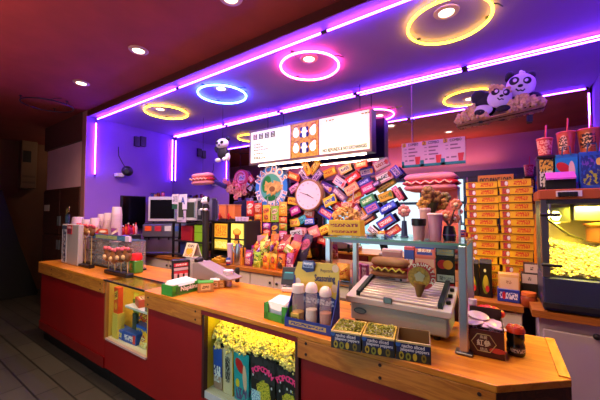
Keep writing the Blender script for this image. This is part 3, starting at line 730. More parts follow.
# black screen on the purple side wall with a bottle shelf
a, b2 = PX(121, 229, AL+.06), PX(146, 195, AL+.06)
t = thing('wall_screen', 'big black flat screen on the purple wall beside the microwave', 'screen', (AL+.05, (a.y+b2.y)/2, a.z))
b2.z = PX(121, 195.3, AL+.06).z
build('casing', MB().cbox((AL+.035, (a.y+b2.y)/2, (a.z+b2.z)/2), (.06, b2.y-a.y, b2.z-a.z), .006), M_black, t, world=True)
build('display', MB().box(AL+.066, a.y+.015, a.z+.015, AL+.068, b2.y-.015, b2.z-.015), mat('#040406', .12), t, world=True)
bs = PX(121, 237, -4.95)
y0, y1 = PX(120, 236, -4.95).y, PX(139, 236, -4.95).y
sz = PX(130, 234.5, -4.95).z
t = thing('bottle_shelf', 'stainless side unit below the black screen carrying red syrup bottles', 'side unit', (-5.05, (y0+y1)/2, 0))
build('cabinet', MB().cbox((-5.06, (y0+y1)/2, sz/2), (.36, y1-y0, sz-.02), .008), M_app, t, world=True)
build('top_rim', MB().cbox((-5.06, (y0+y1)/2, sz-.008), (.38, y1-y0+.02, .016), .003), M_steel, t, world=True)
build('drawer_front', MB().cbox((-4.875, (y0+y1)/2, sz-.15), (.012, y1-y0-.06, .16), .004), M_steel, t, world=True)
for k in range(6):
    c, cl = (('#b01c2c', 'red'), ('#d04a20', 'orange'), ('#c02048', 'crimson'), ('#8a1a5a', 'plum'), ('#d82a2a', 'bright red'), ('#e0a0b0', 'pale pink'))[k]
    yy = y0+.05+(y1-y0-.1)*k/5; h = .15+.02*(k % 3)
    t = thing('syrup_bottle', cl+' syrup bottle in the row below the black screen', 'bottle', (-4.96, yy, sz), group='syrup bottles below the screen')
    build('bottle', MB().lathe([(.024, 0), (.027, .005), (.027, h*.6), (.01, h*.78), (.01, h*.86)], n=14), mat(c, .25), t, smooth=True)
    build('cap', MB().lathe([(.012, h*.86), (.012, h*.96), (.004, h)], n=12), mat(('#d8c8c8', '#c02020')[k % 2], .4), t, smooth=True)
# second microwave on a black rack
x0, x1 = PY(173.5, 230, 2.79).x, PY(206, 230, 2.79).x
z1 = PY(190, 222, 2.8).z
t = thing('metal_rack', 'black metal rack of coloured boxes below the second microwave', 'rack', ((x0+x1)/2, 3.1, BC))
for x in (x0, x1):
    for y in (2.79, 2.9): build('post', MB().box(x-.014, y-.014, BC, x+.014, y+.014, z1), M_black, t, world=True)
for z in (BC+.03, (BC+z1)/2-.03, z1-.02): build('shelf', MB().box(x0-.014, 2.776, z, x1+.014, 2.914, z+.018), M_dark, t, world=True)
bx = lambda u0, u1, v0, v1, y: (PY(u0, v1, y), PY(u1, v0, y))
def shelf_box(u0, u1, v0, v1, y, z, d, m, name, label, cat, group=None, b=.004, rot=(0, 0, 0)):
    """carton seen between the pixels, standing at height z (None: where the photo shows it)"""
    a, b2 = bx(u0, u1, v0, v1, y)
    z = a.z if z is None else z
    return flat_box(name, ((a.x+b2.x)/2, y+d/2, z), (abs(b2.x-a.x), d, max(.01, b2.z-z)), m, label, cat, rot, group, b)
zm = (BC+z1)/2-.01
shelf_box(181, 192, 226, 236, 2.81, zm, .12, mat('#a01a28', .5), 'storage_box', 'red box on the black rack under the second microwave', 'box')
shelf_box(194, 203.5, 225, 250, 2.80, zm-.0, .1, printed('#84c020', [('rect', .5, .55, .5, .02, 0, '#5a9010')]), 'storage_box', 'lime green box on the black rack', 'box')
shelf_box(180, 192, 243, 250, 2.815, BC+.05, .12, mat('#24307a', .5), 'storage_box', 'dark blue box low on the black rack', 'box')
shelf_box(194, 203.5, 243, 251, 2.815, BC+.05, .1, printed('#7ab81c', [('rect', .5, .8, .5, .05, 0, '#5a9010')]), 'storage_box', 'lower lime green box at the bottom of the black rack', 'box')
p = PY(193.5, 222, 2.84)
microwave((p.x, 2.87, z1), .44, .24, PY(193.5, 199, 2.8).z-z1, math.radians(14), 'grey microwave on the black rack, half hidden by white papers', '#3a4038')
zt2 = PY(193.5, 199, 2.8).z
def sheet(name, u0, u1, v0, v1, y, m, label, cat='paper sign', **k):
    a, b2 = bx(u0, u1, v0, v1, y)
    return tag(build(name, MB().box(a.x, y, a.z, b2.x, y+.004, b2.z), m, None), label, cat)
t = thing('grade_card', 'white card with a big blue letter A in front of the grey microwave', 'card', PY(183, 209, 2.70))
a, b2 = bx(179, 187, 194, 209.5, 2.70)
build('card', MB().box(a.x, 2.70, a.z, b2.x, 2.704, b2.z), mat('#d8d4ee', .5), t, world=True)
build('lettering', text(MB(), 'A', (a.x+b2.x)/2, a.z+.58*(b2.z-a.z), 2.6985, .1, .085, bold=.004), mat('#2038b0', .5), t, world=True)
sheet('notice_paper', 172, 178.5, 194, 204, 2.71, printed('#dcd0e4', [('text', .5, .5, .35, .3, 0, '#8080a0', 5)]), 'white notice with a green foot next to the blue letter card')
sheet('green_notice', 172, 178.5, 204.2, 209, 2.71, mat('#1e5a3a', .5), 'dark green strip below the white notice')
sheet('notice_paper', 177, 186, 210.5, 222, 2.705, printed('#c8b8dc', [('text', .5, .45, .35, .25, 20, '#7070a0', 5)]), 'pale lilac notice below the blue letter card')
# plush toy on the grey microwave
p = PY(206, 211, 2.8)
t = thing('plush_dog', 'small black and white plush dog leaning at the grey microwave', 'soft toy', p)
M_w, M_b = mat('#e6e0ea', .9), mat('#15131a', .9)
build('body', MB().ball((0, 0, .05), (.055, .045, .065), 2), M_b, t, smooth='full')
h_ = build('head', MB().ball((-.005, -.01, .15), (.055, .05, .055), 3).ball((-.01, -.055, .135), (.026, .03, .022), 2), M_w, t, smooth='full')
build('ear', MB().ball((-.055, 0, .18), (.018, .022, .05), 2), M_b, h_, smooth='full')
build('ear', MB().ball((.045, 0, .165), (.018, .022, .045), 2), M_b, h_, smooth='full')
build('nose', MB().ball((-.012, -.086, .142), .01, 1), M_b, h_, smooth='full')
build('eye', MB().ball((-.022, -.055, .17), .007, 1), M_b, h_, smooth='full'); build('eye', MB().ball((.012, -.057, .168), .007, 1), M_b, h_, smooth='full')
for s in (-1, 1): build('paw', MB().ball((s*.045, -.04, .02), (.024, .035, .02), 2), M_w, t, smooth='full')
tag(build('toy_stand', MB().cyl((p.x, p.y, BC), p, .045, .05, n=14), M_dark, None, smooth=True), 'black column under the plush dog', 'stand')
# ================================================================== warmer shelves with lit pictures
YW = 2.95
x0, x1 = PY(212, 240, YW).x, PY(246, 240, YW).x
zt = PY(228, 222, YW).z
t = thing('warmer_rack', 'dark rack with two lit nacho and pretzel panels', 'food warmer', ((x0+x1)/2, 3.1, BC))
us = (213, 229, 246)
for u in us:
    x = PY(u, 240, YW).x; build('post', MB().box(x-.012, YW-.02, BC, x+.012, 3.3, zt), M_dark, t, world=True)
for v in (221.5, 238.5, 257):
    z = max(BC+.005, PY(228, v, YW).z); build('shelf', MB().box(x0, YW-.02, z-.012, x1, 3.3, z+.006), M_dark, t, world=True)
def lit_panel(u0, u1, v0, v1, m, y=YW-.01):
    a, b2 = bx(u0, u1, v0, v1, y); return build('lit_panel', MB().box(a.x, y, a.z, b2.x, y+.02, b2.z), m, t, world=True)
lit_panel(214.5, 227, 224, 237, printed('#d89a28', [('ell', .5, .5, .46, .42, 0, '#e8a830'), ('dots', .5, .5, .45, .4, 0, '#b06018', 5)], emission=.7))
lit_panel(214.5, 227, 240, 249.5, printed('#d8c040', [('dots', .5, .5, .45, .3, 0, '#f0e080', 4), ('rect', .5, .05, .5, .1, 0, '#6a5018')], emission=.6))
lit_panel(231, 243, 224, 246, printed('#e8d85c', [('ell', .5, .62, .36, .16, 0, '#c07020'), ('ell', .5, .68, .27, .12, 0, '#e09838'), ('rect', .5, .38, .2, .14, 0, '#6a2818'), ('ell', .5, .18, .3, .08, 0, '#c89030')], emission=.75))
zt_tray = BC+.02
a, b2 = PY(212, 258, YW-.1), PY(228, 258, YW-.1)
t = thing('nacho_tray', 'yellow tray of nachos in front of the lit warmer rack', 'food tray', ((a.x+b2.x)/2, YW-.12, BC+.0))
w_ = b2.x-a.x
w_ *= .6
build('tray', MB().lathe([(.01, 0), (w_*.42, 0), (w_*.5, .05), (w_*.46, .05), (w_*.4, .01), (.01, .01)], n=24), mat('#d8a828', .4), t, smooth=True)
r = random.Random(4); nb = MB()
for k in range(40):
    a_, q = r.uniform(0, 6.28), r.uniform(0, w_*.4)
    M = Matrix.Translation((q*math.cos(a_), q*math.sin(a_), .03+.05*(1-q/w_/.4)*r.random()+.01)) @ Matrix.Rotation(r.uniform(0, 6), 4, 'Z') @ Matrix.Rotation(r.uniform(-.6, .6), 4, 'X')
    nb.prism([(-.03, -.02), (.03, -.02), (0, .035)], -.002, .002, 'z'); nb.v[-6:] = [M @ p for p in nb.v[-6:]]
o = build('nacho_chips', nb, mat('#e0b040', .6), t); o['kind'] = 'stuff'
# juice dispenser with two orange tanks above the rack
for u0, u1, lb in ((218, 225.5, 'orange juice tank with a red tap above the nacho panel'), (227.5, 234, 'orange juice tank with a red tap above the pretzel panel')):
    a, b2 = bx(u0, u1, 205.5, 221, YW+.05)
    c = ((a.x+b2.x)/2, YW+.13, zt)
    t = thing('juice_dispenser', lb, 'drink dispenser', c)
    w_ = b2.x-a.x; h = b2.z-zt
    build('base', MB().cbox((0, 0, .02), (w_+.01, .16, .04), .004), M_dark, t)
    build('tank', MB().cbox((0, 0, .04+(h-.04)/2), (w_, .15, h-.04), .012), clear_plastic('#f08a4c', .75), t)
    build('lid', MB().cbox((0, 0, h+.008), (w_+.008, .158, .016), .004), mat('#c07a50', .5), t)
    tp = build('tap', MB().cyl((0, -.08, .07), (0, -.13, .07), .012, n=10).cyl((0, -.12, .075), (0, -.12, .035), .01, n=10), mat('#b81420', .4), t, smooth=True)
    build('tap_handle', MB().ball((0, -.12, .1), (.018, .018, .03), 2), mat('#d01828', .4), tp, smooth='full')
# pale cups lined on the rack top
a = PY(234, 222, YW+.02); b2 = PY(247, 222, YW+.02)
for k in range(4):
    x = a.x+(b2.x-a.x)*(k+.5)/4
    t = thing('paper_cup', 'small pale lilac paper cup on the rack top, '+('first from the juice tank', 'second from the juice tank', 'third from the juice tank', 'last towards the chip bags')[k], 'cup', (x, YW+.05, zt), group='pale cups on the warmer rack')
    build('cup', MB().lathe([(.001, .003), (.02, .003), (.02, 0), (.022, 0), (.029, .07), (.027, .07), (.02, .006)], n=18), mat('#d0b8dc', .6), t, smooth=True)
    build('rim', MB().lathe([(.028, .067), (.031, .07), (.028, .073)], n=18), mat('#e4d4ec', .6), t, smooth=True)
# ================================================================== hanging chip packets, in clip strips under the round sign
YC = 3.24
M_strip = mat('#8a8a92', .4)
cols = [(250, [(201, 216, '#c8201c', '#f0e8d0', '#e06020', 'red'), (217, 233, '#23121c', '#d8c020', '#c02838', 'black')]),
        (258, [(203, 213.5, '#c83c1c', '#f0c0a0', '#7a1420', 'brick red'), (214, 220.5, '#d8641c', '#f0c050', '#a02818', 'dark orange'), (221, 233, '#e08a28', '#f4d880', '#c03020', 'amber')]),
        (266.5, [(205, 222, '#e0b422', '#d86840', '#604010', 'golden'), (223, 229, '#9a1c8a', '#f0d0e8', '#501060', 'magenta'), (229.5, 236, '#b81c2c', '#f0c0a0', '#601018', 'crimson')]),
        (274.8, [(206, 222, '#8ab828', '#e0b0a0', '#306010', 'lime green'), (223, 237, '#2c1440', '#d8b828', '#a02050', 'dark purple')]),
        (283, [(202, 216, '#e0962a', '#f4dc60', '#d05018', 'orange yellow'), (217, 223, '#d04a20', '#f0b070', '#802010', 'rust orange'), (223.5, 230.5, '#8a9a28', '#e08030', '#405010', 'olive'), (231, 241, '#c85880', '#f0c8d8', '#802048', 'rose pink')])]
for ci, (u, rows) in enumerate(cols):
    a, b2 = PY(u, 241, YC+.03), PY(u, 200, YC+.03)
    st = thing('clip_strip', 'hanging clip strip of snack packets under the round sign, '+('starting with a red packet', 'starting with a brick red packet', 'starting with a golden packet', 'starting with a lime packet', 'starting with an orange yellow packet')[ci], 'clip strip', (a.x, YC+.045, b2.z), group=None)
    build('strip', MB().box(a.x-.012, YC+.045, PY(u, rows[-1][1], YC).z, a.x+.012, YC+.05, b2.z+.02), M_strip, st, world=True)
    build('hook', MB().tube([(a.x, YC+.048, b2.z+.02), (a.x, YC+.05, b2.z+.05), (a.x, YC+.1, b2.z+.06), (a.x, AM-.004, b2.z+.05)], .004, 6), M_steel, st, smooth=True, world=True)
    for (v0, v1, c, e1, tx, nm) in rows:
        p, q = PY(u, v1, YC), PY(u, v0, YC)
        snack_bag((p.x, YC, p.z), mpp(p)*9.8, q.z-p.z, .035, printed(c, [('ell', .5, .66, .4, .16, 8, e1), ('text', .5, .66, .32, .08, 8, tx, 4), ('ell', .5, .28, .3, .16, 0, tx), ('dots', .5, .28, .28, .15, 0, e1, 4)], rough=.3), nm+' snack packet hanging on a clip strip under the round sign', 'snack packet', seed=ci*3+int(v0), name='snack_packet', group='snack packets on clip strips')
# ================================================================== chip bags standing and heaped on the ledge
Yb = 2.84
def bag_at(u, v0, v1, wpx, y, c, e1, tx, label, rot=(-.12, 0, 0), seed=0, low=None, z=None, d=.07):
    p, q = PY(u, v1, y), PY(u, v0, y)
    z0 = BC if z is None else (p.z if z == 'px' else z)
    snack_bag((p.x, y, z0), mpp(p)*wpx*1.0, max(.05, q.z-z0), d, P_bag(c, e1, tx, low), label, 'snack bag', rot, None, seed)
bag_at(248, 250, 265, 10, Yb+.02, '#7a1c6a', '#e04040', '#f0d0e0', 'purple and red snack bag at the end of the bag row', seed=2, low='#c83020')
bag_at(256.5, 252, 266.5, 9, Yb, '#8cb820', '#d8d850', '#2a6010', 'lime green chip bag standing beside the yellow ones', seed=3)
bag_at(265.5, 253, 267.5, 8, Yb, '#e0a820', '#e87020', '#902010', 'first yellow and orange chip bag next to the lime one', seed=4)
bag_at(273, 254, 268, 8, Yb, '#d8a020', '#e06018', '#802010', 'second yellow and orange chip bag in the front row', seed=5)
bag_at(280.5, 254, 269, 9, Yb, '#c8641c', '#e8a030', '#4a2418', 'orange brown chip bag at the end of the front row', seed=6, low='#5a4638')
bag_at(289, 253, 273, 8.5, Yb-.02, '#9a3a78', '#d8b8d0', '#802050', 'pink and white snack bag beside the card terminal', seed=7)
for k, (u, c, e1, lb) in enumerate(((255, '#7a2898', '#e0c0f0', 'violet chip bag in the upper heap by the kettle'), (262, '#9cb428', '#e0e060', 'yellow green chip bag in the upper heap'), (270, '#b8b02c', '#e0a040', 'olive yellow chip bag in the upper heap'), (278, '#c81a20', '#e05038', 'red chip bag in the upper heap'), (287, '#b81820', '#e87030', 'deep red chip bag at the end of the upper heap'))):
    bag_at(u, 241+(k == 0)*4, 262, 11, Yb+.13, c, e1, '#5a1018', lb, (-.35, .12*(k-2), .1), 20+k, d=.09)
for k, (u, c, e1, lb) in enumerate(((263, '#d8a024', '#e8d070', 'amber chip bag topping the heap under the clip strips'), (272, '#e0b828', '#e06828', 'gold chip bag topping the heap under the clip strips'), (282, '#8a2a18', '#d88a50', 'maroon chip bag topping the heap under the clip strips'), (291, '#22224a', '#8a3050', 'navy snack bag at the back of the heap by the clock'), (299, '#1f1830', '#a83860', 'black and pink snack bag at the back below the clock'))):
    bag_at(u, 234, 258, 11, Yb+.25, c, e1, '#702010', lb, (-.25, .1*(k-2), -.1), 30+k, d=.08)
hc = (('#d8c030', '#3c8a28', 'lemon'), ('#c82420', '#f0c040', 'scarlet'), ('#5c9a28', '#e8e070', 'grass green'), ('#e07a20', '#f8e0a0', 'tangerine'), ('#582080', '#e0b0e0', 'purple'), ('#d8a020', '#c83020', 'mustard'), ('#a81c28', '#f0d0b0', 'cherry'), ('#8ab030', '#f0f0a0', 'pear green'), ('#e0641c', '#802010', 'pumpkin'))
r = random.Random(71)
for k, (c, e1, nm) in enumerate(hc):
    u = 252+k*4.6; v = (250, 246, 248, 243, 247, 244, 246, 249, 251)[k]
    p = PY(u, v, Yb+.06)
    snack_bag((p.x, Yb+.075+.01*(k % 3), PY(u, v+6, Yb+.06).z), .1, .1, .045, P_bag(c, e1, '#701818'), 'small '+nm+' snack packet tossed across the chip bag heap', 'snack packet', (-.7+.2*(k % 2), r.uniform(-.9, .9), r.uniform(-.3, .3)), None, 60+k, 'snack_packet')
shelf_box(232.5, 242, 248.5, 262, Yb-.0, BC, .08, printed('#d88a28', [('ell', .5, .35, .4, .25, 0, '#e8602c'), ('text', .5, .75, .4, .12, 0, '#a02010', 5)]), 'snack_carton', 'orange snack carton standing before the pretzel panel', 'carton')
shelf_box(257, 265, 236, 250, Yb+.32, BC, .08, printed('#d8a0b0', [('text', .5, .6, .38, .2, 0, '#a03060', 5)]), 'snack_carton', 'pink carton behind the violet chip bag', 'carton')
p = PY(228.5, 259, Yb-.03)
t = thing('paper_cup', 'tall pale cup beside the orange snack carton', 'cup', (p.x, Yb, BC))
h = PY(228.5, 244, Yb).z-BC
build('cup', MB().lathe([(.001, .004), (.026, .004), (.026, 0), (.03, 0), (.042, h), (.039, h), (.027, .008)], n=20), mat('#c8a8b8', .6), t, smooth=True)
build('lid', MB().lathe([(.044, h-.006), (.044, h+.006), (.036, h+.012), (.001, h+.012)], n=20), mat('#d8c0d0', .5), t, smooth=True)
p = PY(228, 262.5, Yb-.07)
t = thing('drink_can', 'small blue white and red can in front of the tall pale cup', 'can', (p.x, Yb-.065, BC))
build('body', MB().lathe([(.024, 0), (.029, .006), (.029, .085), (.024, .095), (.001, .093)], n=18), printed('#2840a8', [('rect', .5, .55, .6, .15, 0, '#e8e4ec'), ('rect', .5, .3, .6, .12, 0, '#c82830')], rough=.3), t, smooth=True)
build('lid', MB().lathe([(.024, .095), (.021, .098), (.001, .098)], n=18), M_steel, t, smooth=True)
p = PY(245, 249, Yb+.12)
t = thing('metal_kettle', 'steel kettle between the pretzel panel and the chip heap', 'kettle', (p.x-.02, Yb+.02, BC))
h = PY(245, 240, Yb+.1).z-BC
build('body', MB().lathe([(.05, 0), (.058, .01), (.055, h*.6), (.04, h*.85), (.001, h*.9)], n=20), M_steel, t, smooth=True)
build('spout', MB().tube([(-.05, -.01, h*.45), (-.08, -.02, h*.6), (-.095, -.025, h*.8)], .011, 8), M_steel, t, smooth=True)
build('handle', MB().tube([(.04, 0, h*.8), (.085, 0, h*.8), (.09, 0, h*.35), (.054, 0, h*.3)], .008, 8), M_black, t, smooth=True)
build('lid_knob', MB().ball((0, 0, h*.93), .014, 2), M_black, t, smooth='full')
# ================================================================== lit menu board
YM = 3.12
a, b2 = PY(250, 131, YM), PY(372, 152, YM)
mx0, mx1 = a.x, b2.x
mz1 = (PY(250, 131, YM).z+PY(372, 108, YM).z)/2; mz0 = (PY(250, 165, YM).z+PY(372, 152, YM).z)/2
t = thing('menu_board', 'long lit menu board hanging under the purple ceiling, panda pictures in the middle', 'menu board', ((mx0+mx1)/2, YM+.11, mz0))
MD = .13
build('casing', MB().cbox(((mx0+mx1)/2, YM+.01+MD/2, (mz0+mz1)/2), (mx1-mx0, MD, mz1-mz0), .006), mat('#2a1d38', .4), t, world=True)
fr = MB()
for (x0, z0, x1, z1) in ((mx0, mz0, mx1, mz0+.028), (mx0, mz1-.022, mx1, mz1), (mx0, mz0+.028, mx0+.022, mz1-.022), (mx1-.022, mz0+.028, mx1, mz1-.022)): fr.box(x0, YM-.012, z0, x1, YM+.012, z1)
build('frame', fr, mat('#8c7266', .35, metal=.6), t, world=True)
xa_, xb_ = PY(291, 140, YM).x, PY(319, 140, YM).x
i0, i1, j0, j1 = mx0+.022, mx1-.022, mz0+.028, mz1-.022
def lit(x0, x1, name='lit_panel', k=1.0):
    return build(name, MB().box(x0, YM-.004, j0, x1, YM+.006, j1), printed('#f6efc8', [], emission=k), t, world=True)
pl = lit(i0, xa_, k=MK); pr = lit(xb_, i1, k=MK)
H = j1-j0
gl = [MB() for _ in range(3)]
for k in range(4):
    x = i0+.09+k*.105; z = j1-.075
    g = gl[0] if k in (0, ) else gl[1]
    for q in range(4): g.box(x-.035, YM-.008, z-.035+q*.02, x+.03, YM-.005, z-.023+q*.02)
    g.box(x-.038, YM-.008, z-.04, x-.026, YM-.005, z+.04).box(x+.02, YM-.008, z-.04, x+.032, YM-.005, z+.04)
build('heading_mark', gl[0], mat('#a8322a', .6), pl, world=True); build('heading_mark', gl[1], mat('#6a4a30', .6), pl, world=True)
r = random.Random(3)
for (x, z, n) in ((i0+.06, j1-.19, 3), (i0+.06, j1-.27, 6), (i0+.06, j1-.32, 4), (i0+.06, j1-.37, 3), (i0+.06, j0+.05, 5), (i0+.06, j1-.23, 4)):
    sm = MB()
    for k in range(n): sm.box(x+k*.045, YM-.007, z, x+k*.045+r.uniform(.028, .038), YM-.005, z+.014)
    build('small_print', sm, mat('#9a9a58', .6), pl, world=True)
for (x, z, n) in ((xb_+.1, j1-.045, 3), (xb_+.55, j1-.04, 3), (xb_+.85, j1-.045, 4)):
    sm = MB()
    for k in range(n): sm.box(x+k*.04, YM-.007, z, x+k*.04+r.uniform(.02, .034), YM-.005, z+.016)
    build('small_print', sm, mat('#8a8a50', .6), pr, world=True)
build('lettering', text(MB(), 'NO REFUNDS & NO EXCHANGES', xb_+.5*(i1-xb_)+.01, j0+.045, YM-.006, .04, (i1-xb_)*.86, bold=.0015), mat('#4f7030', .6), pr, world=True)
mid = build('picture_panel', MB().box(xa_, YM-.004, j0, xb_, YM+.006, j1), printed('#c08a1c', [('dots', .5, .5, .5, .5, 0, '#d8a830', 6)], emission=.5), t, world=True)
for x in (xa_, xb_): build('edge_bar', MB().box(x-.006, YM-.007, j0, x+.006, YM-.004, j1), mat('#a84a20', .5), t, world=True)
W3 = (xb_-xa_)
def disc(m_, x, z, rx, rz, y): m_.prism([(x+rx*math.cos(2*PI*i/20), z+rz*math.sin(2*PI*i/20)) for i in range(20)], y, y+.003, 'y')
for row in (.72, .27):
    wp, bp, rp = MB(), MB(), MB()
    zc = j0+H*row
    for k, fx in enumerate((.2, .5, .8)):
        x = xa_+W3*fx
        disc(wp, x, zc, W3*.11, H*.13, YM-.009)
        if k == 1:
            for s in (-1, 1): disc(bp, x+s*W3*.1, zc+H*.09, W3*.05, H*.06, YM-.010); disc(bp, x+s*W3*.11, zc-H*.08, W3*.055, H*.07, YM-.0105)
            disc(wp, x, zc+H*.05, W3*.08, H*.09, YM-.0115); disc(wp, x, zc-H*.09, W3*.07, H*.07, YM-.0115)
        else:
            disc(wp, x+W3*.05*(1 if k else -.2), zc+H*.12, W3*.06, H*.05, YM-.0095)
            rp.prism([(x-W3*.06, zc+H*.17), (x-W3*.04, zc+H*.17), (x+W3*.1, zc+H*.2), (x+W3*.1, zc+H*.22), (x-W3*.06, zc+H*.19)], YM-.0105, YM-.008, 'y')
    build('white_figure_print', wp, printed('#f4f4f0', [], emission=.8), mid, world=True); build('navy_print', bp, mat('#1c2460', .5), mid, world=True); build('red_print', rp, mat('#b03a30', .5), mid, world=True)
for u in (268, 360):
    x = PY(u, 110, YM+.1).x; build('hanger_rod', MB().cyl((x, YM+.1, mz1), (x, YM+.1, AZ), .005, n=8), M_dark, t, world=True)
tb = build('underside_lamp', MB().box(mx0+.1, YM+.07, mz0-.01, mx1-.1, YM+.088, mz0-.002), emit((1, .74, .5), UL), t, world=True)
# ================================================================== things fixed to the mirror
YK = AM-.01
def on_mirror(u, v, w, h, ang, y=YK):
    """centre, width, height and roll of a flat thing seen at a pixel, on the plane y"""
    a = math.radians(ang); c = PY(u, v, y)
    p = PY(u+math.cos(a)*w/2, v-math.sin(a)*w/2, y)-PY(u-math.cos(a)*w/2, v+math.sin(a)*w/2, y)
    q = PY(u-math.sin(a)*h/2, v-math.cos(a)*h/2, y)-PY(u+math.sin(a)*h/2, v+math.cos(a)*h/2, y)
    W, th = p.length, math.atan2(p.z, p.x)
    hgt = abs(q.z*math.cos(th)-q.x*math.sin(th))
    return c, W, hgt, th
def candy(i, u, v, w, h, ang, base, band, txt, label, kind='box', acc=None):
    d = .022 if kind == 'box' else .026
    lay = (i % 3)*.034
    c, W, Hh, th = on_mirror(u, v, w, h, ang, AM-.03-lay)
    ls = [('rect', .48, .5, .4, .3, 0, band), ('text', .48, .5, .34, .2, 0, txt, 7)]
    if acc: ls += [('ell', .86, .5, .1, .3, 0, acc), ('rect', .03, .5, .03, .5, 0, acc)]
    y = AM-.004-lay-d
    if kind == 'box':
        o = build('candy_box', MB().cbox((0, d/2, 0), (W, d, Hh), .003), printed(base, ls), None, loc=(c.x, y, c.z), rot=(0, -th, 0))
    else:
        bmn = bag_mesh(Hh, W, d, 6, 14, i); R = Matrix.Rotation(PI/2, 4, 'Y')
        m_ = MB(); m_.add([Vector((p.z-W/2, p.y+d/2, -p.x)) for p in bmn.v], bmn.f)
        o = build('candy_wrapper', m_, printed(base, ls, rough=.3), None, smooth='full', loc=(c.x, y, c.z), rot=(0, -th, 0))
    tag(o, label, 'candy', 'candy packets on the mirror')
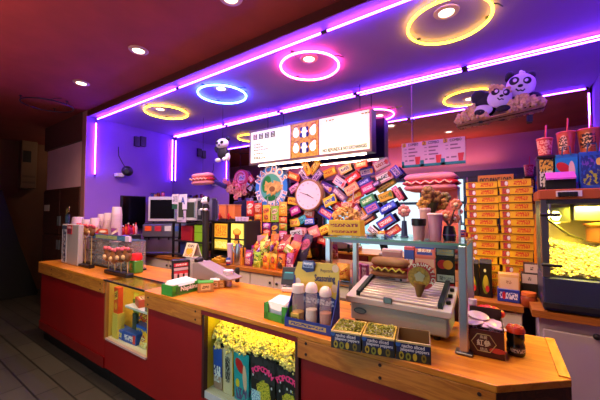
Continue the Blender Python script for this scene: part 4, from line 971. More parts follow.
CD = [
 (293.5, 176.5, 12.5, 7, -20, '#d8481c', '#f08030', '#ffe0b0', 'orange red candy box beside the round sign, above the pink wrapper', 'box', '#b02018'),
 (294, 188, 12, 6.5, 35, '#b04a78', '#d8a0c0', '#702048', 'crumpled dusty pink wrapper beside the clock at its nine', 'bag', None),
 (306, 167.5, 15, 6.5, -65, '#d8761c', '#f0a030', '#702810', 'orange bar leaning down in the V above the clock, on the round sign side', 'bag', '#e0b040'),
 (314, 167, 15, 6.5, 60, '#e0861c', '#f4b440', '#702810', 'orange bar leaning up in the V above the clock, on the candy wall side', 'bag', '#f0c040'),
 (303.3, 175.5, 14, 7, -52, '#6a3878', '#c898c8', '#401850', 'purple pink bar low in the V above the clock, on the round sign side', 'bag', None),
 (316.5, 176, 14, 7, 50, '#5a3070', '#c090c0', '#401850', 'purple pink bar low in the V above the clock, on the candy wall side', 'bag', None),
 (329, 172.3, 13.5, 7.5, 24, '#e07a1c', '#f0a83c', '#b02010', 'bright orange candy box just outside the V above the clock', 'box', '#f4d050'),
 (344.8, 168.8, 13, 8, 28, '#d8a070', '#e8c8b8', '#58407a', 'pale tan candy box with purple print below the menu board', 'box', None),
 (360.8, 164.3, 13, 7, 12, '#d83020', '#e88860', '#ffe0c0', 'red candy box topmost under the menu board corner', 'box', None),
 (366.3, 171.8, 14, 8.5, 14, '#4a2c90', '#d8b8c8', '#503080', 'purple edged white candy box below the topmost red one', 'box', '#e08838'),
 (352.3, 177.8, 15.5, 7.5, 37, '#d01c20', '#d8242a', '#ffffff', 'red candy box with white writing below the pale tan one', 'box', None),
 (339, 182, 12.5, 8.5, -35, '#c8a0b0', '#e0c8d0', '#3848a0', 'whitish candy box with blue top and red spot, tilted down', 'box', '#c03048'),
 (363.8, 182, 14.5, 6.5, 28, '#241c80', '#3a2ca0', '#c0c0f0', 'dark indigo candy bar between red and magenta boxes', 'box', None),
 (367.5, 188, 14.5, 8.5, 26, '#b81c68', '#c82c78', '#ffd8e8', 'magenta candy box with white print', 'box', None),
 (351, 188.7, 14.5, 8.5, 33, '#d89060', '#e8b898', '#b05048', 'peach candy box below the red one with white writing', 'box', None),
 (325.5, 187, 14, 8, -30, '#4a1c80', '#5a2a90', '#e8c0d8', 'violet candy box beside the clock at its two', 'box', '#e0883c'),
 (338.8, 194.5, 18, 7.5, -42, '#5c2c60', '#9a6a8a', '#e8c8d8', 'long mauve bar sloping down from the violet box', 'bag', None),
 (329, 200.8, 13.5, 9, 26, '#e0b020', '#f0d040', '#2040a0', 'yellow candy bag with blue and orange dots beside the clock at its four', 'box', '#2048b0'),
 (353, 197.5, 19, 7, 31, '#d83a18', '#f0a020', '#fff0b0', 'long orange red candy box with yellow flash', 'box', '#f0c030'),
 (367, 200.3, 15.5, 8, 28, '#2c7a4c', '#58a068', '#d8f0c0', 'green candy box below the magenta one', 'box', None),
 (292.5, 201, 10.5, 7, -8, '#d8a820', '#e8c040', '#902818', 'small gold candy packet on the round sign side of the clock', 'box', '#c03828'),
 (380.7, 164.3, 16.5, 8.5, 27, '#e0a8b8', '#f0d0d8', '#c02838', 'pale pink candy box with red stripe, topmost of the outer edge', 'box', '#c82838'),
 (383.7, 177, 17.5, 10, 27, '#c8909c', '#f0e0dc', '#305038', 'white candy box with dark green writing near the big hot dog', 'box', '#b02838'),
 (395.5, 171.5, 11, 9, -50, '#4830a0', '#c8a8c8', '#302070', 'crumpled violet wrapper at the outer edge, next to the hot dog', 'bag', None),
 (386, 186, 20, 5, 32, '#8a7a28', '#c8a040', '#402810', 'thin olive and gold bar below the white box with green writing', 'bag', '#d8b030'),
 (385.2, 196.3, 15, 8.5, 22, '#c89818', '#d8a828', '#706010', 'gold candy box below the thin olive bar', 'box', '#5a8028'),
 (397.2, 193.2, 15.5, 6, -57, '#c04a70', '#e898a8', '#802848', 'pink bar sloping steeply down beside the hot dog end', 'bag', None),
 (338.8, 208.5, 13, 9, -35, '#c81c28', '#d83840', '#f8e0e0', 'scarlet candy box sloping down between blue boxes', 'box', None),
 (325.8, 213.3, 16.5, 9, -33, '#2838b8', '#c82858', '#f8d0d8', 'blue candy box with a red and pink label below the clock', 'box', None),
 (294.5, 210.5, 10.5, 8, 25, '#a01870', '#c03888', '#f8d8e8', 'magenta candy packet on the round sign side below the gold one', 'box', None),
 (308, 213.5, 11, 10, -10, '#c82c24', '#e07050', '#f8e8e0', 'red pouch directly below the clock', 'bag', None),
 (308.5, 221.5, 10, 6.5, 5, '#3048b0', '#e8e0f0', '#3048b0', 'white and blue packet hanging below the red pouch', 'bag', None),
 (371.5, 208, 14, 9, 28, '#3a48b8', '#c870a0', '#5828a0', 'pink labelled box in a blue sleeve below the green box', 'box', None),
 (358.5, 215.7, 14.5, 9.5, 33, '#e08c20', '#d8b0a0', '#583020', 'orange box with pale panel above the counter case', 'box', None),
 (354.3, 209.3, 11, 8, 33, '#5a2050', '#d880a8', '#f0d0e0', 'dark plum box with pink print beside the orange pale panel box', 'box', None),
 (387, 207.7, 18, 7.5, 30, '#1c2ca8', '#2c44c8', '#e0e8ff', 'royal blue bar with white stars, beside the gold box', 'bag', '#5878e0'),
 (368, 220.5, 18, 5, 33, '#2c1418', '#b02430', '#f0c070', 'thin black and red bar below the orange pale panel box', 'bag', None),
 (364.5, 217.7, 15.5, 3.4, 33, '#c89aa0', '#e8c8c8', '#805060', 'very thin pale bar above the black and red one', 'bag', None),
 (385.5, 221.7, 18.5, 9.5, 33, '#2840b0', '#c82030', '#ffe0e0', 'blue candy box with a big red label against the bright window reflection', 'box', None),
 (392, 231.5, 16, 8, 34, '#c82828', '#d03838', '#ffe8d8', 'red candy box with white letters, lowest on the bright reflection', 'box', '#e08838'),
 (372.3, 231, 11, 7, -40, '#e8d8e0', '#402838', '#e8e0f0', 'white wrapper with black stripes above the hot food case', 'bag', None),
 (381.3, 234, 7, 6, 10, '#e0902c', '#f0c050', '#c03020', 'tiny orange packet beside the striped wrapper', 'bag', None),
 (353.8, 204, 15, 4, 32, '#d8705c', '#e8a890', '#a03028', 'thin salmon bar below the long orange red box', 'bag', None),
 (294, 222.5, 9.5, 8, 10, '#e0b428', '#f0d860', '#c02830', 'yellow packet above the white price card', 'bag', None),
 (324, 229.5, 11, 8, 25, '#d8a828', '#f0d050', '#a02818', 'yellow packet beside the popcorn carton on the glass case', 'bag', None),
 (299.5, 246, 11, 13, 5, '#602878', '#c83048', '#e8d0f0', 'purple and red pouch low on the mirror above the seasoning box', 'bag', None),
 (300, 232, 12, 9, -5, '#c8788c', '#e8b0a8', '#903048', 'rosy pouch beside the price card', 'bag', None),
 (313, 232, 11, 11, 20, '#c86878', '#e09080', '#f0d8c0', 'coral pink pouch above the seasoning box', 'bag', None),
 (321, 240, 9, 8, -15, '#d02838', '#e86048', '#ffe0d0', 'bright red pouch next to the hot food case corner', 'bag', None),
 (305, 254, 11, 9, 10, '#a88820', '#d8b848', '#604010', 'olive gold pouch behind the seasoning box badge', 'bag', None),
 (346, 205.5, 10, 6, -40, '#5888c8', '#a0c0e0', '#2040a0', 'sky blue packet beside the scarlet box', 'bag', None),
 (319, 206, 9, 6, -40, '#2c50a8', '#5080d0', '#d0e0ff', 'small blue packet tucked under the clock rim', 'bag', None),
 (302, 219.5, 8, 7, 30, '#2890a8', '#58b8c8', '#104858', 'teal packet beside the red pouch', 'bag', None),
 (376, 183.5, 8, 5, 30, '#3a2050', '#6a4080', '#d8b8e8', 'small dark packet wedged between magenta and white boxes', 'box', None),
 (345, 222, 10, 6, 30, '#d8a0b0', '#f0d0d8', '#a04060', 'pale rose packet above the popcorn carton', 'bag', None),
]
for i, c in enumerate(CD): candy(i, *c[:9], c[9], c[10])
c, W, Hh, th = on_mirror(296, 233, 11.5, 6.5, 10, AM-.12)
o = build('price_card', MB().box(-W/2, 0, -Hh/2, W/2, .003, Hh/2), printed('#c8c8cc', [('text', .5, .5, .38, .25, 0, '#303038', 5)]), None, loc=c, rot=(0, -th, 0)); tag(o, 'white price card with dark writing among the sweets beside the round sign', 'price card')
# clock
c, W, Hh, th = on_mirror(307.5, 195, 30, 31, 0, AM-.13)
R_ = (W+Hh)/4*.98
t = thing('wall_clock', 'big round pale clock in the middle of the candy wall', 'clock', (c.x, AM-.005, c.z))
build('casing', MB().lathe([(R_*.9, 0), (R_*.97, -.02), (R_, -.1), (R_*.96, -.118), (R_*.9, -.118), (R_*.88, -.108), (.001, -.108)], axis='y', n=48), mat('#a87a50', .35, metal=.4), t, smooth=True)
f_ = build('dial', MB().prism([(R_*.88*math.cos(2*PI*i/48), R_*.88*math.sin(2*PI*i/48)) for i in range(48)], -.1125, -.1085, 'y'), mat('#e8ccd8', .5), t)
nm = MB()
for k in range(12):
    a = PI/2-k*PI/6; text(nm, str(k or 12), R_*.72*math.cos(a), R_*.72*math.sin(a), -.114, .017, bold=.0006)
build('numerals', nm, mat('#54303c', .5), f_)
hn = lambda ang, l, w_: [(l*math.cos(ang)-w_*math.sin(ang)*s, l*math.sin(ang)+w_*math.cos(ang)*s) for s in (-1, 1)]
def hand(ang, l, w_, y):
    d = Vector((math.cos(ang), math.sin(ang))); n_ = Vector((-d.y, d.x)); p = [d*-.02+n_*w_, d*-.02-n_*w_, d*l-n_*w_*.4, d*l+n_*w_*.4]
    return MB().prism([(q.x, q.y) for q in p], y, y+.002, 'y')
build('hour_hand', hand(math.radians(-28), R_*.45, .007, -.118), M_black, f_); build('minute_hand', hand(math.radians(162), R_*.62, .005, -.121), M_black, f_)
build('centre_pin', MB().cyl((0, -.108, 0), (0, -.123, 0), .008, n=12), M_black, f_)
# round nachos sign
c = PY(271, 187.5, AM-.03); e = PY(287.5, 187.5, AM-.03); z_ = PY(271, 166, AM-.03)
rx, rz = (e.x-PY(254.5, 187.5, AM-.03).x)/2, z_.z-c.z
t = thing('nachos_sign', 'round blue and white nachos sign with red lettering on the mirror', 'sign', (c.x, AM-.03, c.z))
ov = lambda k, y0, y1, kx=1: MB().prism([(rx*k*kx*math.cos(2*PI*i/48), rz*k*math.sin(2*PI*i/48)) for i in range(48)], y0, y1, 'y')
build('board', ov(1, 0, .026), mat('#1c2c70', .4), t); build('blue_ring', ov(.95, -.004, .002), mat('#3b86dc', .4), t); build('white_ring', ov(.72, -.006, -.002), mat('#d8d0e0', .5), t)
build('picture_field', ov(.63, -.009, -.005), printed('#58a8a0', [('ell', .3, .62, .2, .32, -20, '#1f8a3c'), ('ell', .5, .1, .3, .13, 0, '#187838')]), t)
nch = MB(); r = random.Random(11)
for k in range(14):
    a = r.uniform(0, 6.28); q = r.uniform(.05, .38); s = rx*r.uniform(.2, .3); x, z = rx*q*math.cos(a)+rx*.1, rz*q*math.sin(a)*.8
    rr = r.uniform(0, 6.28); nch.prism([(x+s*math.cos(rr+j*2.1), z+s*math.sin(rr+j*2.1)) for j in range(3)], -.012-.0006*k, -.009, 'y')
build('nacho_chips', nch, mat('#e0a85c', .5, vary=.4, bscale=14), t)
build('cheese_pot', MB().prism([(rx*.12+rx*.17*math.cos(2*PI*i/16), -rz*.08+rz*.13*math.sin(2*PI*i/16)) for i in range(16)], -.024, -.01, 'y'), mat('#8a5a2c', .4), t)
build('lettering', arc_text(MB(), 'NACHOS', 0, 0, -.0075, rx*.86, rz*.34, 90, 25, bold=.006, rz=rz*.84), mat('#f4e8ec', .5), t)
build('lettering', arc_text(MB(), 'NACHOS', 0, 0, -.0095, rx*.86, rz*.25, 90, 25, bold=0, rz=rz*.84), mat('#d02040', .5), t)
build('lettering', arc_text(MB(), 'HOT', 0, 0, -.0075, rx*.86, rz*.24, 214, 16, True, bold=.005, rz=rz*.84), mat('#f4e8ec', .5), t)
build('lettering', arc_text(MB(), 'CHEESE', 0, 0, -.0075, rx*.86, rz*.24, 302, 16, True, bold=.005, rz=rz*.84), mat('#f4e8ec', .5), t)
build('lettering', arc_text(MB(), 'HOT', 0, 0, -.0095, rx*.86, rz*.17, 214, 16, True, bold=0, rz=rz*.84), mat('#d02040', .5), t)
build('lettering', arc_text(MB(), 'CHEESE', 0, 0, -.0095, rx*.86, rz*.17, 302, 16, True, bold=0, rz=rz*.84), mat('#d02040', .5), t)
# hot dog display pieces
def hot_dog(c, Lh, Hh, label, rot=(0, 0, 0), bun='#e08a90', saus='#c81c30', n=5):
    t = thing('hot_dog_model', label, 'hot dog model', c, rot)
    def body(cz, ry, rzz, L2):
        k = 18; vs = []; mb_ = MB(); prof = []
        pts = [(-L2/2+L2*i/k) for i in range(k+1)]
        n_ = 14; fs = []
        for x in pts:
            s = max(.0, 1-(abs(x)/(L2/2))**5)**.5
            for j in range(n_): a = 2*PI*j/n_; vs.append((x, ry*s*math.cos(a), cz+rzz*s*math.sin(a)))
        fs = [(i*n_+j, i*n_+(j+1) % n_, (i+1)*n_+(j+1) % n_, (i+1)*n_+j) for i in range(k) for j in range(n_)]
        return mb_.add(vs, fs)
    d = Hh*.42
    build('bun_top', body(Hh*.26, d, Hh*.24, Lh*.92), mat(bun, .6), t, smooth='full')
    build('bun_bottom', body(-Hh*.3, d*1.05, Hh*.2, Lh*.94), mat(bun, .6), t, smooth='full')
    build('sausage', body(-.04*Hh, d*1.12, Hh*.15, Lh), mat(saus, .35), t, smooth='full')
    zz = [(-Lh*.4+Lh*.8*i/(n*4), -d*1.12-.004, -.04*Hh+Hh*.08*math.sin(i*PI/2)) for i in range(n*4+1)]
    build('mustard', MB().tube(zz, Hh*.045, 6), mat('#e8b8a0' if bun == '#e08a90' else '#e0b040', .4), t, smooth='full')
    return t
a, b2 = PY(402, 182, AM-.1), PY(460, 182, AM-.1)
hz = PY(431, 172.5, AM-.1).z-PY(431, 191, AM-.1).z
t = hot_dog(((a.x+b2.x)/2, AM-.11, PY(431, 182, AM-.1).z), b2.x-a.x, hz, 'giant pink red hot dog model on the mirror under the paper menu')
a, b2 = PY(192.5, 179, 3.0), PY(213.5, 179, 3.0)
t = hot_dog(((a.x+b2.x)/2, 3.0, PY(203, 179, 3.0).z), b2.x-a.x, .19, 'smaller hot dog model hanging in front of the purple wall reflection')
build('hanging_wire', MB().cyl((.0, 0, .09), (.0, 0, AZ-PY(203, 179, 3.0).z), .003, n=6), M_dark, t)
tag(build('wall_bracket_arm', MB().cbox((0, 0, 0), (.32, .05, .07), .01), mat('#2c2060', .5), None, loc=PY(220, 184, 3.3), rot=(0, .35, 0)), 'dark blue bracket arm behind the smaller hot dog', 'bracket')
# garland of rose flowers beside the round sign
t = thing('flower_garland', 'pink flower garland draped on the mirror beside the round sign', 'garland', PY(236, 190, AM-.06))
g0 = PY(236, 190, AM-.06)
br_ = [PY(u, v, AM-.05)-g0 for u, v in ((226, 180), (231, 186), (237, 190), (243, 191), (249, 186), (254, 182))]
build('branch', MB().tube(br_, .008, 6), mat('#4a2c30', .7), t, smooth='full')
r = random.Random(21)
for k in range(13):
    u, v = ((226, 181), (229, 184), (232, 187), (235, 192), (238, 187), (241, 190), (240, 195), (244, 188), (237, 198), (234, 183), (228, 189), (246, 193), (232, 192))[k]
    p = PY(u+r.uniform(-1, 1), v+r.uniform(-1, 1), AM-.07)-g0; fm = MB()
    for j in range(6):
        a = j*PI/3; fm.ball(p+Vector((.032*math.cos(a), -.01, .032*math.sin(a))), (.028, .016, .028), 1)
    fm.ball(p+Vector((0, -.03, 0)), .018, 1)
    build('blossom', fm, mat(('#d87a8c', '#c8586c', '#e09a90', '#b86a70')[k % 4], .8), t, smooth='full')
# pink doughnut cutout
t = thing('doughnut_sign', 'pink and white swirl sign on the mirror beside the nachos sign', 'sign', PY(241, 178, AM-.04))
c = PY(241, 178, AM-.04); q = mpp(c)
build('board', MB().prism([(q*10*math.cos(2*PI*i/32), q*8.5*math.sin(2*PI*i/32)) for i in range(32)], 0, .03, 'y'), mat('#c8305c', .5), t)
build('white_label', MB().cbox((.03, -.004, 0), (q*9, .008, q*5), .002), printed('#e0c8dc', [('text', .5, .5, .42, .3, 0, '#4038a0', 6)]), t)
build('pink_swirl', MB().tube([(q*(3+5*i/40)*math.cos(i*.25), -.004, q*(3+4*i/40)*math.sin(i*.25)) for i in range(40)], q*.9, 6), mat('#e880a0', .5), t, smooth='full')
tag(build('candy_wrapper', MB().cbox((0, 0, 0), (q*9, .02, q*5), .004), printed('#a0b0d0', [('text', .5, .5, .4, .3, 0, '#d04060', 5)]), None, loc=PY(249, 187, AM-.03), rot=(0, .6, 0)), 'pale blue and pink packet between garland and nachos sign', 'candy')
tag(build('candy_wrapper', MB().cbox((0, 0, 0), (q*7, .02, q*6), .004), printed('#c82838', [('text', .5, .5, .4, .3, 0, '#f0c0c8', 4)]), None, loc=PY(251, 179, AM-.06), rot=(0, .9, 0)), 'red packet sticking out between swirl sign and nachos sign', 'candy')
# paper combo menu
YP = AM-.02
a, b2 = PY(402, 168, YP), PY(465, 137.5, YP)
zz1, zz0 = (PY(402, 143, YP).z+PY(465, 137, YP).z)/2, (PY(402, 168, YP).z+PY(465, 163, YP).z)/2
t = thing('combo_menu', 'pink paper menu with three combo columns on the mirror under the pandas', 'paper menu', ((a.x+b2.x)/2, YP, zz0))
Wm = b2.x-a.x; Hm = zz1-zz0
build('sheet', MB().box(-Wm/2, 0, 0, Wm/2, .006, Hm), mat('#dcb4c0', .6), t)
build('teal_footer', MB().box(-Wm/2, -.002, 0, Wm/2, 0, Hm*.1).box(-Wm/2, -.002, 0, -Wm*.46, 0, Hm*.25).box(-Wm*.19, -.002, 0, -Wm*.13, 0, Hm*.25).box(Wm*.14, -.002, 0, Wm*.2, 0, Hm*.25), mat('#1c8088', .6), t)
cols3 = (-Wm/2+Wm/6, 0, Wm/2-Wm/6)
for k, x in enumerate(cols3):
    tm, nm, yl, rd, wt = MB(), MB(), MB(), MB(), MB()
    yl.box(x-Wm*.155, -.003, Hm*.84, x-Wm*.09, 0, Hm*.98)
    text(nm, str(k+1), x-Wm*.122, Hm*.91, -.005, .045)
    text(tm, 'COMBO', x+Wm*.03, Hm*.91, -.003, .028, Wm*.17, bold=.0008)
    for j in range(3 if k < 2 else 2):
        z = Hm*(.72-.14*j); wt.box(x-Wm*.12, -.002, z, x-Wm*.08, 0, z+.007).box(x-Wm*.05, -.002, z-.003, x+Wm*(.06+.04*((j+k) % 2)), 0, z+.012)
    wt.box(x-Wm*.11, -.002, Hm*.24, x-Wm*.07, 0, Hm*.3).box(x-Wm*.04, -.002, Hm*.24, x+Wm*.04, 0, Hm*.3)
    rd.prism([(x+Wm*.07, Hm*.1), (x+Wm*.13, Hm*.1), (x+Wm*.15, Hm*.4), (x+Wm*.06, Hm*.4)], -.006, 0, 'y')
    build('number_tab', yl, mat('#d8a030', .6), t); build('numeral', nm, mat('#3a2030', .6), t); build('lettering', tm, mat('#5a3a50', .6), t); build('print_lines', wt, mat('#8a6478', .6), t); build('red_cup', rd, mat('#d0303c', .6), t)
x = 0
build('hanging_wire', MB().cyl((-Wm*.32, .003, Hm), (-Wm*.32, .003, AZ-zz0-.003), .003, n=6), mat('#c090b0', .5), t)
# occupant load plate
a, b2 = bx(478, 513.5, 173.5, 182.5, AM-.02)
t = thing('occupancy_sign', 'orange plate with black writing above the yellow cartons', 'sign', ((a.x+b2.x)/2, AM-.02, a.z))
zq = (PY(478, 176, AM-.02).z+PY(513, 173.5, AM-.02).z)/2
build('plate', MB().box(a.x, AM-.02, a.z-.04, b2.x, AM-.006, zq), mat('#c8762c', .5), t, world=True)
build('lettering', text(MB(), 'OCCUPANT LOAD', (a.x+b2.x)/2, zq-.05, AM-.022, .045, (b2.x-a.x)*.88, bold=.002), mat('#1c1210', .5), t, world=True)
# ================================================================== stacks of yellow cartons
YY = 3.0
M_cart = printed('#dba51c', [('rect', .2, .5, .11, .36, 0, '#3a2c50'), ('dots', .2, .5, .12, .42, 0, '#c83820', 3), ('ell', .26, .5, .05, .3, 0, '#d8d0e0'), ('text', .68, .52, .2, .28, 0, '#c02a10', 7), ('rect', .5, .03, .6, .035, 0, '#7a5410')], rough=.5)
ORD = ('topmost', 'second', 'third', 'fourth', 'fifth', 'sixth', 'seventh', 'eighth', 'ninth', 'tenth', 'eleventh', 'twelfth', 'thirteenth', 'fourteenth', 'fifteenth')
r = random.Random(17)
for s, (u0, u1, vt, nm) in enumerate(((466, 498, 181, 'in the stack behind the steel post'), (500, 534, 178.5, 'in the stack next to the popcorn machine'))):
    x0, x1 = PY(u0, 220, YY).x, PY(u1, 220, YY).x
    zt_ = PY((u0+u1)/2, vt, YY).z; n = 15; h = (zt_-BC)/n
    me = None
    for k in range(n):
        j = n-1-k
        t = thing('yellow_carton', 'yellow snack carton, '+ORD[j]+' from the top '+nm if j else 'yellow snack carton, topmost '+nm, 'carton', ((x0+x1)/2+r.uniform(-.012, .012), YY+.12, BC+h*k), (0, 0, r.uniform(-.03, .03)), 'stacked yellow cartons')
        build('tray', MB().cbox((0, 0, h*.47), (x1-x0, .2, h*.94), .003), M_cart, t)
        build('lid_flap', MB().box(-(x1-x0)/2+.006, -.103, h*.86, (x1-x0)/2-.006, -.1, h*.94), mat('#c08a18', .5), t)
# ================================================================== pandas in popcorn and the small panda
M_pw, M_pb = mat('#e6dce6', .7), mat('#141018', .7)
def ell_plate(mb_, x, z, rx_, rz_, y0, y1, ang=0, n=28):
    ca, sa = math.cos(ang), math.sin(ang)
    mb_.prism([(x+rx_*math.cos(2*PI*i/n)*ca-rz_*math.sin(2*PI*i/n)*sa, z+rx_*math.cos(2*PI*i/n)*sa+rz_*math.sin(2*PI*i/n)*ca) for i in range(n)], y0, y1, 'y'); return mb_
YD = AM-.045
cp = PY(500, 123, YD); q = mpp(cp)*1.04
t = thing('panda_display', 'two panda cutouts in a mound of popcorn standing high before the mirror', 'cutout display', cp)
kk = 1.0
def D(u, v): p = PY(u, v, YD); return (p.x-cp.x, p.z-cp.z)
def blob(m_, u, v, ru, rv, y, d=.03, ang=0):
    x, z = D(u, v); k = mpp(PY(u, v, YD)); m_.ball((x, y, z), (ru*k*.86, d, rv*k*.9), 3, Matrix.Rotation(-ang, 3, 'Y')); return m_
# big panda: body behind, head
g1 = build('big_panda_body', blob(blob(MB(), 522, 100, 15, 8, .0, .035), 534, 99, 8, 8, .0, .035), M_pb, t, smooth='full')
h1 = build('big_panda_head', blob(MB(), 520.5, 86, 14.5, 13.5, -.01, .05), M_pw, t, smooth='full')
build('ear', blob(MB(), 509.5, 75.5, 4.4, 4.4, .0, .025), M_pb, h1, smooth='full'); build('ear', blob(MB(), 531.5, 75, 4.4, 4.4, .0, .025), M_pb, h1, smooth='full')
build('eye_patch', blob(MB(), 514, 83, 5, 4.6, -.05, .02, .3), M_pb, h1, smooth='full'); build('eye_patch', blob(MB(), 526.5, 82.5, 4.4, 4.4, -.046, .02, -.3), M_pb, h1, smooth='full')
build('eye', blob(MB(), 514.5, 83, 2, 2, -.066, .01), M_pw, h1, smooth='full'); build('eye', blob(MB(), 526, 82.5, 1.8, 1.8, -.062, .01), M_pw, h1, smooth='full')
build('nose', blob(MB(), 520, 88, 2.6, 1.6, -.062, .015), M_pb, h1, smooth='full')
def line(m_, pts, y, r_): return m_.tube([(D(u, v)[0], y, D(u, v)[1]) for u, v in pts], r_, 6)
build('mouth', line(MB(), ((515.5, 91), (518, 93), (520.2, 92), (522.5, 93), (524.5, 91)), -.058, .006), M_pb, h1, smooth='full')
build('hair_tuft', blob(blob(MB(), 521, 72.5, 2, 2.6, 0, .02), 523.5, 73, 1.8, 2, 0, .02), M_pw, h1, smooth='full')
# small panda
g2 = build('small_panda_body', blob(blob(MB(), 485, 104, 11, 11, -.05, .03), 479, 99, 8, 8, -.05, .03), M_pb, t, smooth='full')
build('small_panda_belly', blob(MB(), 482, 113, 11, 6, -.08, .03), M_pw, t, smooth='full')
h2 = build('small_panda_head', blob(MB(), 499.5, 101, 12, 10.5, -.09, .05), M_pw, t, smooth='full')
build('eye_patch', blob(MB(), 495.5, 96.5, 4, 3.6, -.132, .016, .4), M_pb, h2, smooth='full'); build('eye_patch', blob(MB(), 506, 97, 3.4, 3.8, -.127, .016, -.3), M_pb, h2, smooth='full')
build('eye', blob(MB(), 496.5, 96.3, 1.7, 1.7, -.147, .008), M_pw, h2, smooth='full'); build('eye', blob(MB(), 505.3, 97, 1.6, 1.6, -.141, .008), M_pw, h2, smooth='full')
build('nose', blob(MB(), 501.5, 100.5, 2, 1.3, -.142, .012), M_pb, h2, smooth='full')
build('mouth', line(MB(), ((497.5, 102.5), (499.5, 104.3), (501.5, 103.4), (503.5, 104)), -.139, .005), M_pb, h2, smooth='full')
build('paw', blob(MB(), 503, 112, 7, 3.6, -.11, .03), M_pb, t, smooth='full'); build('paw', blob(MB(), 480, 115.5, 5.5, 3.4, -.1, .03), M_pb, t, smooth='full')
r = random.Random(31)
def mound(poly, n, y0, y1, sz, seed):
    rr = random.Random(seed); us = [p[0] for p in poly]; pts = []
    def top(u):
        for (a_, b_), (c_, d_) in zip(poly, poly[1:]):
            if a_ <= u <= c_: return b_+(d_-b_)*(u-a_)/(c_-a_)
        return 125
    def bot(u): return 125.5+(u-457)/(545-457)*(-20.5)-1.2
    while len(pts) < n:
        u = rr.uniform(us[0], us[-1]); t_, b_ = top(u), bot(u)
        if b_ <= t_: continue
        v = rr.uniform(t_, b_); x, z = D(u, v); pts.append(Vector((x, rr.uniform(y0, y1), z)))
    return kernels(pts, sz, seed)
pm = mat('#e0bc80', .7, vary=.25, bscale=20)
o = build('popcorn_mound', mound([(457, 123), (466, 113), (473, 108), (480, 116), (492, 118), (506, 113), (512, 103), (522, 98), (534, 100), (541, 103), (545, 105.5)], 420, -.095, -.04, .026, 3), pm, t, smooth='full'); o['kind'] = 'stuff'
o = build('popcorn_cap', kernels([Vector((D(500+dx, 90.5+abs(dx)*.12+rr2)[0], -.09+rnd.uniform(-.03, .03), D(500+dx, 90.5+abs(dx)*.12+rr2)[1])) for dx in range(-9, 10) for rr2 in (0, 2.2, 4)], .02, 8), pm, t, smooth='full'); o['kind'] = 'stuff'
pts = [D(u, v) for u, v in ((457, 125.0), (545, 104.8), (545, 106), (457, 126.2))]
build('base_board', MB().prism(pts, -.04, .03, 'y'), mat('#caa068', .6), t)
for u in (480, 530):
    x, z = D(u, 118); build('wall_clip', MB().box(x-.02, 0, z-.03, x+.02, .04, z+.03), M_dark, t)
# small hanging panda
cs = PY(222.5, 150, 2.75); t = thing('panda_cutout', 'little black and white panda figure hanging before the mirror by the menu board', 'hanging figure', cs)
def B2(m_, du, dv, ru, rv, y, d, ang=0): k = mpp(cs); m_.ball((du*k*1.15, y, -dv*k), (ru*k*1.15, d, rv*k), 2, Matrix.Rotation(-ang, 3, 'Y')); return m_
build('body', B2(MB(), .5, 3, 6.5, 7, 0, .05), M_pb, t, smooth='full')
hd = build('head', B2(MB(), 1, -6, 7.2, 5.2, -.02, .06), M_pw, t, smooth='full')
for dx in (-5, 6.5): build('ear', B2(MB(), dx, -10.5, 2.2, 2.2, 0, .03), M_pb, hd, smooth='full')
for dx in (-1.5, 4): build('eye_patch', B2(MB(), dx, -6.3, 1.7, 1.6, -.07, .015), M_pb, hd, smooth='full')
build('nose', B2(MB(), 1.3, -3.8, 1.1, .8, -.078, .01), M_pb, hd, smooth='full')
for dx in (-6.5, 7.5): build('paw', B2(MB(), dx, -1+(dx > 0)*9, 2.3, 4, -.01, .03, .5 if dx < 0 else -.2), M_pw if dx > 0 else M_pb, t, smooth='full')
build('foot', B2(MB(), -4, 10, 3.2, 2.2, -.02, .04), M_pw, t, smooth='full'); build('foot', B2(MB(), 5, 10, 3.2, 2.2, -.02, .04), M_pw, t, smooth='full')
build('hanging_wire', MB().cyl((0, 0, .1), (0, 0, AZ-cs.z), .003, n=6), M_dark, t)
# ================================================================== popcorn machine
YB = 2.56
a, b2 = PY(541.5, 197, YB), PY(545, 311, YB)
x0, x1 = PY(542, 250, YB).x, .86
z0, z1 = zr, PY(541.5, 190, YB).z
zi, zg = PY(545, 277, YB).z, PY(541.5, 200, YB).z
yb2 = 2.915
t = thing('popcorn_machine', 'glass popcorn machine with a steel kettle glowing yellow inside', 'popcorn machine', ((x0+x1)/2, 2.9, z0))
build('base_cabinet', MB().cbox(((x0+x1)/2, (YB+yb2)/2, (z0+zi)/2+.002), (x1-x0, yb2-YB, zi-z0-.004), .008), mat('#39405e', .35, metal=.4), t, world=True)
build('base_lip', MB().box(x0-.006, YB-.02, z0+.03, x1, YB, z0+.06), M_steel_d, t, world=True)
top_ = build('top_cabinet', MB().cbox(((x0+x1)/2, (YB+yb2)/2, (zg+z1)/2), (x1-x0+.02, yb2-YB+.02, z1-zg), .006), mat('#a04a24', .45), t, world=True)
a, b2 = bx(556, 582, 190.5, 197, YB-.012)
pt = build('switch_plate', MB().box(a.x, YB-.016, a.z, b2.x, YB-.01, b2.z), mat('#cfc4cf', .4), top_, world=True)
for k in range(5):
    x = a.x+(b2.x-a.x)*(.15+.15*k); build('switch', MB().cbox((x, YB-.02, (a.z+b2.z)/2-.004), (.022, .012, .03), .003), M_black, pt, world=True)
for x in (x0, x1-.038):
    for y in (YB, yb2-.038): build('corner_post', MB().box(x, y, zi, x+.038, y+.038, zg), M_steel, t, world=True)
build('top_rail', MB().box(x0+.03, YB, zg-.03, x1-.03, YB+.03, zg), M_steel_d, t, world=True)
build('front_door_glass', MB().box(x0+.03, YB+.008, zi, x1-.03, YB+.013, zg-.03), M_gl, t, world=True)
build('side_glass', MB().box(x0+.01, YB+.03, zi, x0+.015, yb2-.03, zg), M_gl, t, world=True)
